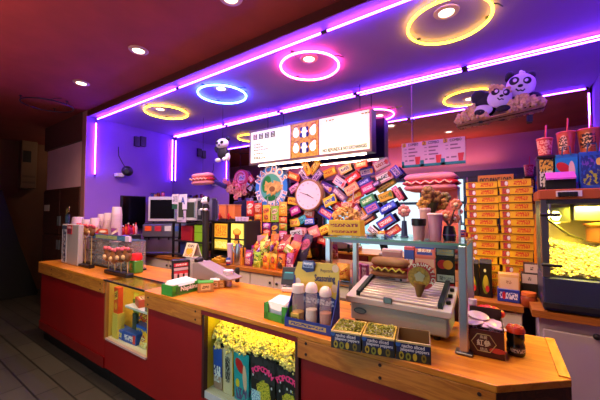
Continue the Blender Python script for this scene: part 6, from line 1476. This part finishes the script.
for k, (u, vt, c, lb) in enumerate(((296.5, 284, '#c8982c', 'clear seasoning shaker with yellow label and amber contents, next to the napkins'), (311, 282, '#e8dcd8', 'clear seasoning shaker full of white salt, middle of the tray'), (324.5, 286, '#c88878', 'clear seasoning shaker with pinkish powder, next to the jalapeno trays'))):
    x = -ln*.3+k*ln*.3
    pw = Vector((cx.x, cx.y, CT))+Matrix.Rotation(an, 3, 'Z') @ Vector((x, .059, .013))
    hh = PY(u, vt, pw.y).z-pw.z; R_ = mpp(pw)*6.2
    t = thing('seasoning_shaker', lb, 'shaker', pw, (0, 0, an), group='shakers in the seasoning display')
    build('bottle', MB().lathe([(R_*.96, 0), (R_, .008), (R_*.98, hh*.62), (R_*.9, hh*.74), (R_*.88, hh*.78)], n=8 if 0 else 20), M_cl, t, smooth=True)
    build('contents', MB().lathe([(R_*.93, .004), (R_*.93, hh*(.38 if k else .3)), (.001, hh*(.42 if k else .33))], n=18), mat(c, .8), t, smooth=True)
    build('lid', MB().lathe([(R_*.92, hh*.77), (R_*1.0, hh*.78), (R_*1.0, hh*.86), (R_*.85, hh*.93), (R_*.5, hh*.985), (.001, hh)] if k else [(R_*.92, hh*.79), (R_*1.02, hh*.8), (R_*1.02, hh*.96), (R_*.95, hh), (.001, hh)], n=24), mat('#e4cfd2', .45), t, smooth=True)
    if k == 0: build('label', MB().cbox((0, -R_, hh*.16), (R_*1.5, .01, hh*.26), .002), printed('#c8a43c', [('text', .5, .5, .4, .2, 0, '#3c2c10', 5)]), t)
# ---- jalapeno trays
p0, p1 = on_top(330.5, 347.5), on_top(432, 365.5)
cx = (p0+p1)/2; ln = (p1-p0).length; an = math.atan2(p1.y-p0.y, p1.x-p0.x)
p3 = on_top(438.5, 350); dp = (p3-p1).length*1.0
hP = PY(380, 338, cx.y).z-PY(380, 356, cx.y).z
def ringslice(mb_, c, R_, M):
    n = 12; vs = []
    for rr, zz_ in ((R_, 0), (R_*.95, .006), (R_*.45, .006), (R_*.45, 0)):
        vs += [M @ Vector((rr*math.cos(2*PI*i/n), rr*math.sin(2*PI*i/n), zz_))+Vector(c) for i in range(n)]
    mb_.add(vs, [(j*n+i, j*n+(i+1) % n, ((j+1) % 4)*n+(i+1) % n, ((j+1) % 4)*n+i) for j in range(4) for i in range(n)])
M_tray = printed('#2c2a26', [('rect', .5, .98, .5, .05, 0, '#b8a468'), ('rect', .5, .68, .47, .26, 0, '#20265c'), ('ell', .16, .25, .07, .22, 0, '#b09a28'), ('ell', .36, .22, .075, .22, 0, '#8c8c30'), ('ell', .55, .25, .06, .2, 0, '#c8b030'), ('ell', .8, .25, .07, .22, 0, '#7c6c20'), ('ell', .16, .25, .035, .1, 0, '#2c2a16'), ('ell', .36, .22, .035, .1, 0, '#2c2a16'), ('ell', .8, .25, .03, .09, 0, '#2c2a16')])
M_trs = mat('#7a6040', .6)
w1 = ln/3
for k in range(3):
    pw = Vector((cx.x, cx.y, CT))+Matrix.Rotation(an, 3, 'Z') @ Vector((-ln/2+w1*(k+.5), dp/2, 0))
    lb = ('jalapeno tray full of green slices, next to the seasoning display', 'jalapeno tray full of green slices in the middle of three', 'empty jalapeno tray next to the steel post')[k]
    t = thing('cardboard_tray', 'printed '+lb, 'food tray', pw, (0, 0, an), 'printed jalapeno trays')
    g = .003
    build('front_panel', MB().box(-w1/2+g, -dp/2, 0, w1/2-g, -dp/2+.005, hP), M_tray, t)
    fl = build('rim_fold', MB().box(-w1/2+g, -dp/2-.002, hP-.006, w1/2-g, -dp/2+.007, hP+.002), mat('#c0ac74', .6), t)
    bd = MB().box(-w1/2+g, dp/2-.005, 0, w1/2-g, dp/2, hP).box(-w1/2+g, -dp/2+.005, 0, -w1/2+g+.005, dp/2-.005, hP).box(w1/2-g-.005, -dp/2+.005, 0, w1/2-g, dp/2-.005, hP).box(-w1/2+g+.005, -dp/2+.005, 0, w1/2-g-.005, dp/2-.005, .006)
    build('tray_body', bd, M_trs, t)
    build('lettering', text(text(MB(), 'nacho sliced', 0, hP*.8, -dp/2-.0015, .016, w1*.62, bold=.0005), 'jalapeno peppers', w1*.04, hP*.58, -dp/2-.0015, .014, w1*.78, bold=.0004), mat('#e4e0ea', .5), t)
    build('corner_badge', MB().cyl((-w1*.42, -dp/2-.001, hP*.85), (-w1*.42, -dp/2+.002, hP*.85), .012, n=14), mat('#3060b0', .5), t)
    if k < 2:
        build('inner_bag', MB().box(-w1/2+g+.008, -dp/2+.008, hP*.5, w1/2-g-.008, dp/2-.008, hP*.82), mat('#3a3a18', .5), t)
        r = random.Random(40+k); pm_ = MB()
        for q in range(150):
            M = Matrix.Rotation(r.uniform(-.7, .7), 3, 'X') @ Matrix.Rotation(r.uniform(-.7, .7), 3, 'Y')
            ringslice(pm_, (r.uniform(-w1*.4, w1*.4), r.uniform(-dp*.38, dp*.38), hP*.85+r.uniform(0, .018)), r.uniform(.009, .014), M)
        o = build('pepper_slices', pm_, mat('#7a7a28', .35, vary=.5, bscale=40), t, smooth=True); o['kind'] = 'stuff'
        tr = MB().tube([(-w1*.46, -dp*.44, hP), (w1*.46, -dp*.44, hP), (w1*.46, dp*.44, hP), (-w1*.46, dp*.44, hP)], .006, 6, True)
        build('yellow_rim', tr, mat('#c8a848', .5), t, smooth=True)
# ---- hot food case
YF, YBk = PZ(465, 357, CT).y+.035, 2.08
xr = PY(464.5, 357, YF).x; xl = PY(329, 241, YF).x
zt = PY(457, 245.3, YF).z
t = thing('hot_food_case', 'glass hot food case on steel posts at the counter end', 'food case', ((xl+xr)/2, (YF+YBk)/2, CT))
for x in (xl, xr):
    for y in (YF, YBk):
        p_ = build('post', MB().cbox((x, y, (CT+zt)/2), (.036, .036, zt-CT), .004), M_steel, t, world=True)
        build('foot_plate', MB().cbox((x, y, CT+.006), (.075, .06, .012), .003), M_steel_d, p_, world=True)
build('top_glass', MB().box(xl-.02, YF-.03, zt, xr+.02, YBk+.03, zt+.01), glass('#e8fff6', .1), t, world=True)
eg = MB()
for bb in ((xl-.022, YF-.033, zt-.001, xr+.022, YF-.03, zt+.011), (xr+.02, YF-.03, zt-.001, xr+.023, YBk+.03, zt+.011), (xl-.023, YF-.03, zt-.001, xl-.02, YBk+.03, zt+.011)): eg.box(*bb)
build('glass_edge', eg, mat('#5a8a80', .2), t, world=True)
build('front_glass', MB().box(xl+.018, YF-.005, CT+.1, xr-.018, YF, zt-.01), M_gl, t, world=True)
for y in (YF, YBk): build('top_frame', MB().box(xl, y-.012, zt-.02, xr, y+.012, zt-.002), M_steel_d, t, world=True)
# roller grill
g0, g1 = PZ(447, 347, CT), PZ(344, 331, CT)
gx1 = xr-.06; gx0 = PY(347, 300, 1.74).x
gy0, gy1 = 1.73, 2.03
gz0, gz1 = CT+.02, PY(446, 309, gy0).z
t = thing('roller_grill', 'grey steel hot dog roller grill inside the glass case', 'roller grill', ((gx0+gx1)/2, (gy0+gy1)/2, CT))
build('body', MB().cbox(((gx0+gx1)/2, (gy0+gy1)/2, (gz0+gz1-.05)/2), (gx1-gx0-.04, gy1-gy0-.03, gz1-.05-gz0), .01), mat('#b4b6bc', .45, metal=.2), t, world=True)
tilt = .07
tp = MB().add([(gx0, gy0-.01, gz1-.05), (gx1, gy0-.01, gz1-.05), (gx1, gy1, gz1+tilt-.05), (gx0, gy1, gz1+tilt-.05), (gx0, gy0-.01, gz1-.015), (gx1, gy0-.01, gz1-.015), (gx1, gy1, gz1+tilt-.015), (gx0, gy1, gz1+tilt-.015)], [(3, 2, 1, 0), (4, 5, 6, 7), (0, 1, 5, 4), (2, 3, 7, 6), (1, 2, 6, 5), (3, 0, 4, 7)])
build('top_deck', tp, mat('#dcb4be', .4, metal=.2), t, world=True, bevel=.004)
n = 10
for k in range(n):
    f_ = (k+.6)/(n+.2); y = gy0+(gy1-gy0)*f_; z = gz1-.012+tilt*f_+.006
    build('roller', MB().cyl((gx0+.09, y, z), (gx1-.07, y, z), .0115, n=12), mat('#d0a8b0', .3, metal=.6), t, smooth=True, world=True)
for x in (gx0+.075, gx1-.055):
    build('side_rail', MB().add([(x-.012, gy0+.01, gz1-.012), (x+.012, gy0+.01, gz1-.012), (x+.012, gy1-.01, gz1+tilt-.014), (x-.012, gy1-.01, gz1+tilt-.014), (x-.012, gy0+.01, gz1+.02), (x+.012, gy0+.01, gz1+.02), (x+.012, gy1-.01, gz1+tilt+.018), (x-.012, gy1-.01, gz1+tilt+.018)], [(4, 5, 6, 7), (0, 1, 5, 4), (2, 3, 7, 6), (1, 2, 6, 5), (3, 0, 4, 7)]), M_black, t, world=True)
for k in range(3):
    f_ = .25+.25*k; build('dial', MB().cyl((gx1-.024, gy0+(gy1-gy0)*f_, gz1-.013+tilt*f_), (gx1-.024, gy0+(gy1-gy0)*f_, gz1+.005+tilt*f_), .012, n=12), M_dark, t, smooth=True, world=True)
p = PY(360, 311, gy0+.01); build('oval_badge', MB().prism([(p.x+.04*math.cos(2*PI*i/24), p.z+.018*math.sin(2*PI*i/24)) for i in range(24)], gy0+.008, gy0+.016, 'y'), printed('#38506c', [('ell', .5, .5, .4, .35, 0, '#6a8098')]), t, world=True)
p = PY(388, 299, gy0-.01); build('latch', MB().cbox((p.x, gy0-.015, p.z-.01), (.05, .012, .035), .004), M_steel_d, t, world=True)
for x in (gx0+.06, gx1-.08):
    for y in (gy0+.04, gy1-.06): build('foot', MB().cyl((x, y, CT), (x, y, CT+.022), .018, n=10), M_black, t, world=True)
# behind the grill, inside the case
ysh = 2.045
zs = PY(380, 283, ysh).z
dt = lambda f_: gz1-.012+tilt*f_+.018
p = PY(390, 270, 1.97); za_ = dt((1.97-gy0)/(gy1-gy0))
stt = thing('model_stand', 'small white stand under the hot dog model on the roller grill', 'stand', (PY(402, 280, 1.97).x, 1.97, za_))
hz = PY(390, 276.5, 1.97).z-za_
build('block', MB().cbox((0, 0, max(.02, hz)/2), (.075, .05, max(.02, hz)), .004), mat('#d8a8b8', .5), stt); build('slot', MB().cyl((0, -.026, max(.02, hz)*.5), (0, -.024, max(.02, hz)*.5), .008, n=10), M_dark, stt)
a, b2 = PY(369, 270, 1.97), PY(411, 270, 1.97)
hot_dog((p.x, 1.97, za_+max(.02, hz)+.06), b2.x-a.x, PY(390, 259, 1.97).z-PY(390, 279, 1.97).z, 'hot dog model with wavy mustard on the roller grill', bun='#b86a48', saus='#8a1a14')
yq = 2.2
for (u0, u1, v0, v1, c, e1, nmx, lb, y) in ((352, 361, 264, 284, '#a02868', '#e0a0c0', 'snack_carton', 'magenta carton behind the glass case, beside the orange bag', 2.16), (360.5, 367, 265, 284, '#8a2a6c', '#d8b0d0', 'snack_carton', 'plum carton behind the hot dog model end', 2.17)):
    shelf_box(u0, u1, v0, v1, y, None, .05, printed(c, [('rect', .5, .55, .35, .3, 0, e1), ('text', .5, .55, .3, .2, 0, '#602050', 4)]), nmx, lb, 'carton')
a = PY(357, 284, 2.16)
a0, b0 = PY(338, 284, 2.14), PY(436, 296, 2.14)
tag(build('case_ledge', MB().box(a0.x, 2.125, CT, PY(455, 284, 2.2).x, 2.135, CT+.02).box(a0.x, 2.135, a.z-.015, PY(455, 284, 2.2).x, 2.36, a.z-.001).box(a0.x, 2.34, .3, a0.x+.03, 2.36, a.z-.015).box(PY(455, 284, 2.2).x-.03, 2.34, .3, PY(455, 284, 2.2).x, 2.36, a.z-.015), M_steel_d, None), 'steel ledge behind the hot food case carrying cartons', 'ledge')
zl = a.z
p = PY(344, 284, 2.2); q = PY(344, 263, 2.2)
snack_bag((p.x, 2.2, zl), mpp(p)*14, q.z-zl, .06, P_bag('#d88a34', '#e0b048', '#a03020'), 'orange snack bag behind the glass case post', 'snack bag', (.1, 0, 0), None, 51)
for k, (u0, u1, v0, v1, c, e1, lb) in enumerate(((382, 401, 250, 262, '#c8a8b8', '#a07080', 'pale pink carton at the back seen through the case top'), (404, 414, 247, 262, '#c85a6a', '#3850b0', 'red and blue packet behind the case, beside the hot dog bun'), (415, 434, 246, 256, '#d87878', '#3848b0', 'coral and blue packet on top of the pair near the card plates'), (415, 434, 257, 270, '#c86868', '#e0b0a0', 'coral packet under the coral and blue one'))):
    z = zl if k != 2 else PY(424, 257, 2.26).z+.002
    if k == 0: z = zl
    shelf_box(u0, u1, v0, v1, 2.26 if k else 2.28, z, .05, printed(c, [('rect', .5, .8, .5, .12, 0, e1), ('rect', .5, .3, .4, .14, 0, e1), ('text', .5, .55, .35, .15, 0, '#fff0e8', 5)]), 'snack_packet', lb, 'packet')
# card plates hanging on the post
yv = YBk-.03
t = thing('payment_plates', 'column of payment card plates inside the case beside the steel post', 'sign', PY(445.5, 292, yv))
a, b2 = bx(436.5, 454.5, 246, 292, yv)
build('backing', MB().box(a.x, yv, a.z, b2.x, yv+.006, b2.z), M_black, t, world=True)
H_ = b2.z-a.z; W_ = b2.x-a.x
def plate(f0, f1, m, nm='plate'): return build(nm, MB().box(a.x+.006, yv-.004, a.z+H_*f0, b2.x-.006, yv, a.z+H_*f1), m, t, world=True)
plate(.79, .95, printed('#8a94a0', [('rect', .5, .9, .5, .1, 0, '#3a3c48'), ('text', .5, .6, .4, .16, 0, '#c8a060', 6), ('rect', .5, .2, .5, .12, -8, '#b09a80')]))
pm_ = plate(.44, .75, mat('#14121a', .5))
for dx, c in ((-.15, '#c82028'), (.15, '#d88a2c')):
    x = (a.x+b2.x)/2+W_*dx; zc = a.z+H_*.6
    build('card_circle', MB().prism([(x+W_*.26*math.cos(2*PI*i/28), zc+W_*.26*math.sin(2*PI*i/28)) for i in range(28)], yv-.007-(dx > 0)*.001, yv-.004, 'y'), mat(c, .5), pm_, world=True)
plate(.24, .38, printed('#b8c0c8', [('dots', .25, .5, .1, .3, 0, '#202028', 2), ('text', .62, .5, .3, .2, 0, '#8088a0', 5)]))
plate(.02, .2, printed('#b82028', [('text', .55, .5, .38, .2, 0, '#f0d8d8', 6)]))
# churros sign on its cone
c = PY(421, 276, 1.80); R_ = mpp(c)*13.5
za_ = dt((1.80-gy0)/(gy1-gy0))
t = thing('cone_sign', 'round sign with red lettered arc and golden nutty cone picture, standing on the grill', 'sign', (c.x, 1.80, za_))
dz = c.z-za_
disc_ = lambda r0, y0, y1, x=0, z=0: MB().prism([(x+r0*math.cos(2*PI*i/40), z+dz+r0*math.sin(2*PI*i/40)) for i in range(40)], y0, y1, 'y')
build('board', disc_(R_, 0, .012), mat('#c01c2c', .45), t)
inner = build('nut_topping', disc_(R_*.78, -.003, .001, -R_*.16, -R_*.12), mat('#b88428', .5, vary=.5, bscale=60), t)
build('pale_centre', MB().prism([(-R_*.1+R_*.34*(1+.12*math.sin(5*2*PI*i/40))*math.cos(2*PI*i/40), dz-R_*.06+R_*.34*(1+.12*math.sin(5*2*PI*i/40))*math.sin(2*PI*i/40)) for i in range(40)], -.006, -.003, 'y'), mat('#d0b898', .5), inner)
build('lettering', arc_text(MB(), 'DRUMSTICK', 0, dz, -.002, R_*.86, R_*.24, 45, 19, bold=.001), mat('#f4dcdc', .5), t)
build('cone', MB().cyl((-R_*.2, .006, 0), (-R_*.1, .006, dz-R_*.55), .012, R_*.45, n=16), mat('#8a5a2c', .6), t, smooth=True)
# ---- on top of the glass case
zt2 = zt+.0115
yt = YF+.12
a, b2 = bx(327.5, 360, 226, 240.5, yt)
t = thing('popcorn_carton', 'yellow card popcorn tray with a heap of popcorn picture on the glass case', 'popcorn carton', ((a.x+b2.x)/2, yt+.04, zt2))
w_ = b2.x-a.x; h = max(.1, b2.z-zt2)
build('carton', MB().prism([(-w_*.5, 0), (w_*.5, 0), (w_*.47, h), (-w_*.47, h)], -.03, .05, 'y'), printed('#d0a81c', [('rect', .5, .98, .5, .06, 0, '#e0c030'), ('text', .5, .66, .42, .11, 3, '#7a1c28', 8), ('text', .5, .24, .4, .08, 3, '#8a2020', 9)]), t)
hp = [Vector((r_.x, r_.y*.9+.01, h+r_.z)) for r_ in heap(w_*.44, .035, .085, 130, 66)]
o = build('popcorn', kernels(hp, .014, 66), mat('#e0a868', .7, vary=.25, bscale=25), t, smooth='full'); o['kind'] = 'stuff'
build('red_topper', MB().cbox((.01, .01, h+.1), (w_*.4, .03, .035), .005), printed('#c03838', [('text', .5, .5, .4, .3, 0, '#f0c8b0', 5)]), t)
build('straw', MB().cyl((w_*.2, .01, h*.5), (w_*.22, .01, h+.2), .005, n=8), mat('#d89aa8', .5), t, smooth=True)
def tall_cup(u, v0, v1, w_px, y, m, label, band=None, z=None):
    p = PY(u, v1, y); R_ = mpp(p)*w_px/2; H_ = PY(u, v0, y).z-zt2
    t = thing('drink_cup', label, 'cup', (p.x, y, zt2))
    build('cup', MB().lathe([(.001, .004), (R_*.74, .004), (R_*.74, 0), (R_*.78, 0), (R_, H_*.93), (R_*.95, H_*.93), (R_*.76, .01)], n=24), m, t, smooth=True)
    if band: build('black_band', MB().lathe([(R_*.93, H_*.66), (R_*1.04, H_*.68), (R_*1.07, H_*.98), (R_*.95, H_), (.001, H_*.99)], n=24), band, t, smooth=True)
    else: build('lid', MB().lathe([(R_*1.04, H_*.92), (R_*1.06, H_*.95), (R_*.9, H_), (.001, H_)], n=24), mat('#d8b0b8', .4), t, smooth=True)
    return t
tall_cup(419, 218.5, 242, 13, YF+.07, mat('#c89aa4', .4), 'pink cup with a wide black band on the glass case', M_black)
tall_cup(425.5, 208, 241, 10.5, YF+.2, mat('#d0a0a0', .5), 'taller pale cup sleeve behind the black banded cup')
tall_cup(435.5, 213, 243.5, 14, YF+.09, clear_plastic('#e0a0c0', .7), 'tall translucent pink cup next to the flower pops on the glass case')
def flower_pop(u, v, r_px, y, base, c1, c2, label, group):
    p = PY(u, v, y); R_ = mpp(p)*r_px; c = Vector(base); q = Vector((p.x, y, p.z))-c
    t = thing('flower_pop', label, 'flower pop', c, group=group)
    build('stick', MB().cyl((0, 0, 0), q, .004, n=8), mat('#5a3a40', .6), t, smooth=True)
    fm = MB()
    for j in range(7):
        a_ = 2*PI*j/7; fm.ball(q+Vector((R_*.6*math.cos(a_), 0, R_*.6*math.sin(a_))), (R_*.45, R_*.3, R_*.45), 2)
    build('petals', fm, mat(c1, .6), t, smooth='full')
    build('centre', MB().ball(q+Vector((0, -R_*.25, 0)), (R_*.4, R_*.25, R_*.4), 2), mat(c2, .6), t, smooth='full')
vb = PY(449.5, 243.5, YF+.12)
t = thing('pop_vase', 'slim dark vase holding pink flower pops on the glass case', 'vase', (vb.x, YF+.12, zt2))
hv = PY(449.5, 226, YF+.12).z-zt2
build('vase', MB().lathe([(.001, .004), (.026, .004), (.03, 0), (.034, hv*.4), (.026, hv), (.022, hv), (.028, hv*.4), (.022, .01)], n=20), mat('#1c1630', .25), t, smooth=True)
build('band', MB().lathe([(.035, hv*.36), (.036, hv*.4), (.035, hv*.44)], n=20), mat('#5a3a80', .4), t, smooth=True)
for u, v, s, lb in ((446, 216, 5.6, 'big coral flower pop lowest in the slim dark vase'), (456, 204.5, 5.6, 'coral flower pop highest in the slim dark vase'), (455, 218.5, 4.6, 'small coral flower pop on the post side of the slim dark vase'), (441, 214, 3.4, 'tiny coral flower pop over the translucent pink cup')):
    flower_pop(u, v, s, YF+.12+(.02 if s < 5 else 0), (vb.x, YF+.12, zt2+hv*.95), '#d87862', '#e8c8b0', lb, 'flower pops')
vb = PY(404.5, 241, YF+.2)
t = thing('pop_vase', 'narrow blue grey vase holding one pink flower pop on the glass case', 'vase', (vb.x, YF+.2, zt2))
build('vase', MB().lathe([(.001, .003), (.018, .003), (.02, 0), (.014, .1), (.011, .1), (.014, .006)], n=16), mat('#2c3c68', .3), t, smooth=True)
build('foot', MB().lathe([(.024, 0), (.024, .006), (.018, .01)], n=16), mat('#2c3c68', .3), t, smooth=True)
flower_pop(404, 211, 6.2, YF+.2, (vb.x, YF+.2, zt2+.09), '#c87880', '#e8c0b8', 'dusty pink flower pop alone in the narrow blue grey vase', 'flower pops')
vb = PY(433, 241, YF+.32); zpt = PY(433, 214, YF+.3)
t = thing('flower_pot', 'bushy brown and gold flowers in a dark pot behind the cups on the glass case', 'potted flowers', (vb.x, YF+.3, zt2))
hp_ = zpt.z-zt2
build('pot', MB().lathe([(.001, .004), (.035, .004), (.04, 0), (.055, hp_), (.05, hp_), (.036, .01)], n=20), mat('#20242c', .5), t, smooth=True)
build('soil', MB().lathe([(.05, hp_*.92), (.001, hp_*.94)], n=20), mat('#2a1c14', .9), t)
r = random.Random(61)
for k in range(12):
    u, v = r.uniform(419, 444), r.uniform(191, 210)
    p = PY(u, v, YF+.3)-Vector((vb.x, YF+.3, zt2)); p.y = r.uniform(-.05, .05); fm = MB()
    for j in range(6): fm.ball(p+Vector((.02*math.cos(j*1.05), 0, .02*math.sin(j*1.05))), (.019, .014, .019), 1)
    build('blossom', fm, mat(('#b07838', '#c89048', '#8a5a38', '#7a6a48')[k % 4], .8), t, smooth='full')
build('stems', MB().cyl((0, 0, hp_*.9), (0, 0, hp_+.07), .012, .04, n=10), mat('#4a4a28', .8), t)
# coral board on the mirror behind the flowers
a, b2 = bx(437, 459.5, 188, 243, AM-.03)
t = thing('coral_poster', 'plain coral poster on the mirror behind the flower pops', 'poster', ((a.x+b2.x)/2, AM-.012, a.z))
build('sheet', MB().box(a.x, AM-.016, a.z, b2.x, AM-.006, b2.z), mat('#d8705c', .7), t, world=True)
build('border', MB().box(b2.x-.02, AM-.018, a.z, b2.x, AM-.016, b2.z), mat('#8a9aa8', .5), t, world=True)
# ---- maroon tea box and black jar
p0, p1 = on_top(469.5, 354), on_top(505, 361.5)
cx = (p0+p1)/2; ln = (p1-p0).length; an = math.atan2(p1.y-p0.y, p1.x-p0.x)
hb_ = PY(486, 330.5, cx.y).z-PY(486, 357, cx.y).z
t = thing('maroon_box', 'open maroon box with a hexagon emblem full of clear cups at the counter end', 'box', (cx.x, cx.y, CT), (0, 0, an))
dpt = .17; M_mar = mat('#3c0d10', .4)
build('front_panel', MB().box(-ln/2, 0, 0, ln/2, .006, hb_), M_mar, t)
bb = MB().box(-ln/2, .006, 0, -ln/2+.005, dpt, hb_).box(ln/2-.005, .006, 0, ln/2, dpt, hb_*1.15).box(-ln/2, dpt, 0, ln/2, dpt+.006, hb_*1.5).box(-ln/2+.005, .006, 0, ln/2-.005, dpt, .006)
build('box_body', bb, mat('#2c0a0c', .5), t)
hx = [(-ln*.08+.05*math.cos(PI/6*2*i+PI/2*0), hb_*.52+.045*math.sin(PI/3*i)) for i in range(6)]
build('hexagon_outline', MB().tube([(x, -.001, z) for x, z in hx], .0022, 6, True), mat('#a89868', .4, metal=.5), t, smooth=True)
build('lettering', text(text(text(MB(), '\u7d05\u53c3', -ln*.08, hb_*.52, -.0015, .022, .055, bold=.0006), '\u9ad8\u9e97', -ln*.08, hb_*.74, -.0015, .012, .03), '\u7cbe\u54c1', -ln*.08, hb_*.28, -.0015, .012, .03), mat('#c8c0a8', .5), t)
build('red_picture', MB().prism([(ln*.3+.032*math.cos(2*PI*i/20), hb_*.3+.012*math.sin(2*PI*i/20)) for i in range(20)], -.002, 0, 'y'), mat('#b03028', .5), t)
M_cc = clear_plastic('#c898b4', .22, .15)
R = Matrix.Rotation(an, 3, 'Z')
for k, (x, y, h, rx_, ry_) in enumerate(((-.10, .06, .10, .1, -.2), (-.03, .09, .10, .3, .2), (.05, .055, .09, -.2, .3), (.1, .1, .09, .2, -.3), (-.1, .12, .12, .2, .2), (.02, .13, .09, -.2, -.2))):
    w = Vector((cx.x, cx.y, CT))+R @ Vector((x*ln/.32, y, hb_*.35))
    t = thing('clear_cup', 'clear plastic cup tossed in the maroon box, '+('at the steel post end', 'second along', 'third along', 'at the black jar end', 'behind at the steel post end', 'behind in the middle')[k], 'cup', w, (rx_*.6, ry_*.6, 0), 'clear cups in the maroon box')
    build('cup', MB().lathe([(.001, .002), (.028, .002), (.03, 0), (.045, h), (.043, h), (.029, .006)], n=18), M_cc, t, smooth=True)
    build('rim', MB().lathe([(.044, h-.004), (.048, h), (.044, h+.003)], n=18), mat('#d8b0c8', .3), t, smooth=True)
w = on_top(487, 340); w.y = cx.y+.26; w.x = PY(488, 312, w.y).x
zr_ = PY(488, 316, w.y).z
t = thing('flower_lid_jar', 'jar with a bright red flower shaped lid behind the maroon box', 'jar', (w.x, w.y, CT))
build('jar', MB().lathe([(.05, 0), (.055, .008), (.055, zr_-CT-.03), (.04, zr_-CT)], n=20), mat('#a88898', .3), t, smooth=True)
fm = MB()
for j in range(6): fm.ball((.045*math.cos(j*PI/3), .045*math.sin(j*PI/3), zr_-CT+.02), (.034, .034, .025), 2)
build('flower_lid', fm.ball((0, 0, zr_-CT+.03), (.03, .03, .03), 2), mat('#d81a24', .4), t, smooth='full')
w = PY(471, 322, cx.y+.2); zq = PY(471, 299, cx.y+.2).z
t = thing('pink_bottle', 'pink plastic bottle standing between steel post and maroon box', 'bottle', (w.x+.01, cx.y+.2, CT))
H_ = zq-CT
build('bottle', MB().lathe([(.03, 0), (.034, .006), (.034, H_*.7), (.02, H_*.85), (.018, H_*.9)], n=18), mat('#d878c0', .35), t, smooth=True)
build('cap', MB().lathe([(.021, H_*.88), (.021, H_), (.001, H_)], n=18), mat('#e0b8d8', .4), t, smooth=True)
p = on_top(516, 354.5)
hj = PY(516, 325, p.y).z-CT; R_ = mpp(p)*8.2
t = thing('black_jar', 'black glossy jar with red pepper lid next to the maroon box', 'jar', (p.x, p.y, CT))
build('jar', MB().lathe([(R_*.85, 0), (R_*.95, .008), (R_*.95, hj*.35), (R_*.85, hj*.45), (R_*.95, hj*.55), (R_*.92, hj*.78)], n=24), mat('#0e0d10', .2), t, smooth=True)
build('label', MB().lathe([(R_*.955, hj*.1), (R_*.96, hj*.2), (R_*.955, hj*.3)], n=24), printed('#16161a', [('text', .5, .5, .5, .3, 0, '#a8a8b0', 6)]), t, smooth=True)
lm = MB().lathe([(R_, hj*.76), (R_*1.02, hj*.84), (R_*.85, hj*.93), (.001, hj*.95)], n=24)
for j in range(5): lm.ball((R_*.5*math.cos(j*1.26), R_*.5*math.sin(j*1.26), hj*.93), (R_*.4, R_*.3, R_*.2), 2)
build('red_lid', lm, mat('#b03018', .35), t, smooth=True)
# things standing on a ledge or on the counter rest a hair above it
def settle():
    for o in list(COL.objects):
        if o.parent is None and o.get('category') and o.type in ('MESH', 'EMPTY') and 'work' not in o.name and 'counter' not in o.name and 'showcase' not in o.name[:16].replace('acrylic_showcase', ''):
            if any(abs(o.location.z-z) < .0012 for z in (CT, BC, zr)): o.location.z += .0015
settle()
# ------------------------------------------------------------------ render look
S.view_settings.view_transform = 'Standard'; S.view_settings.look = 'None'
S.view_settings.exposure = EXPO; S.view_settings.gamma = 1; S.view_settings.use_curve_mapping = False
S.cycles.use_denoising = True
S.cycles.max_bounces = 10; S.cycles.transparent_max_bounces = 16; S.cycles.glossy_bounces = 6
S.cycles.sample_clamp_indirect = 4
S.cycles.caustics_reflective = False; S.cycles.caustics_refractive = False
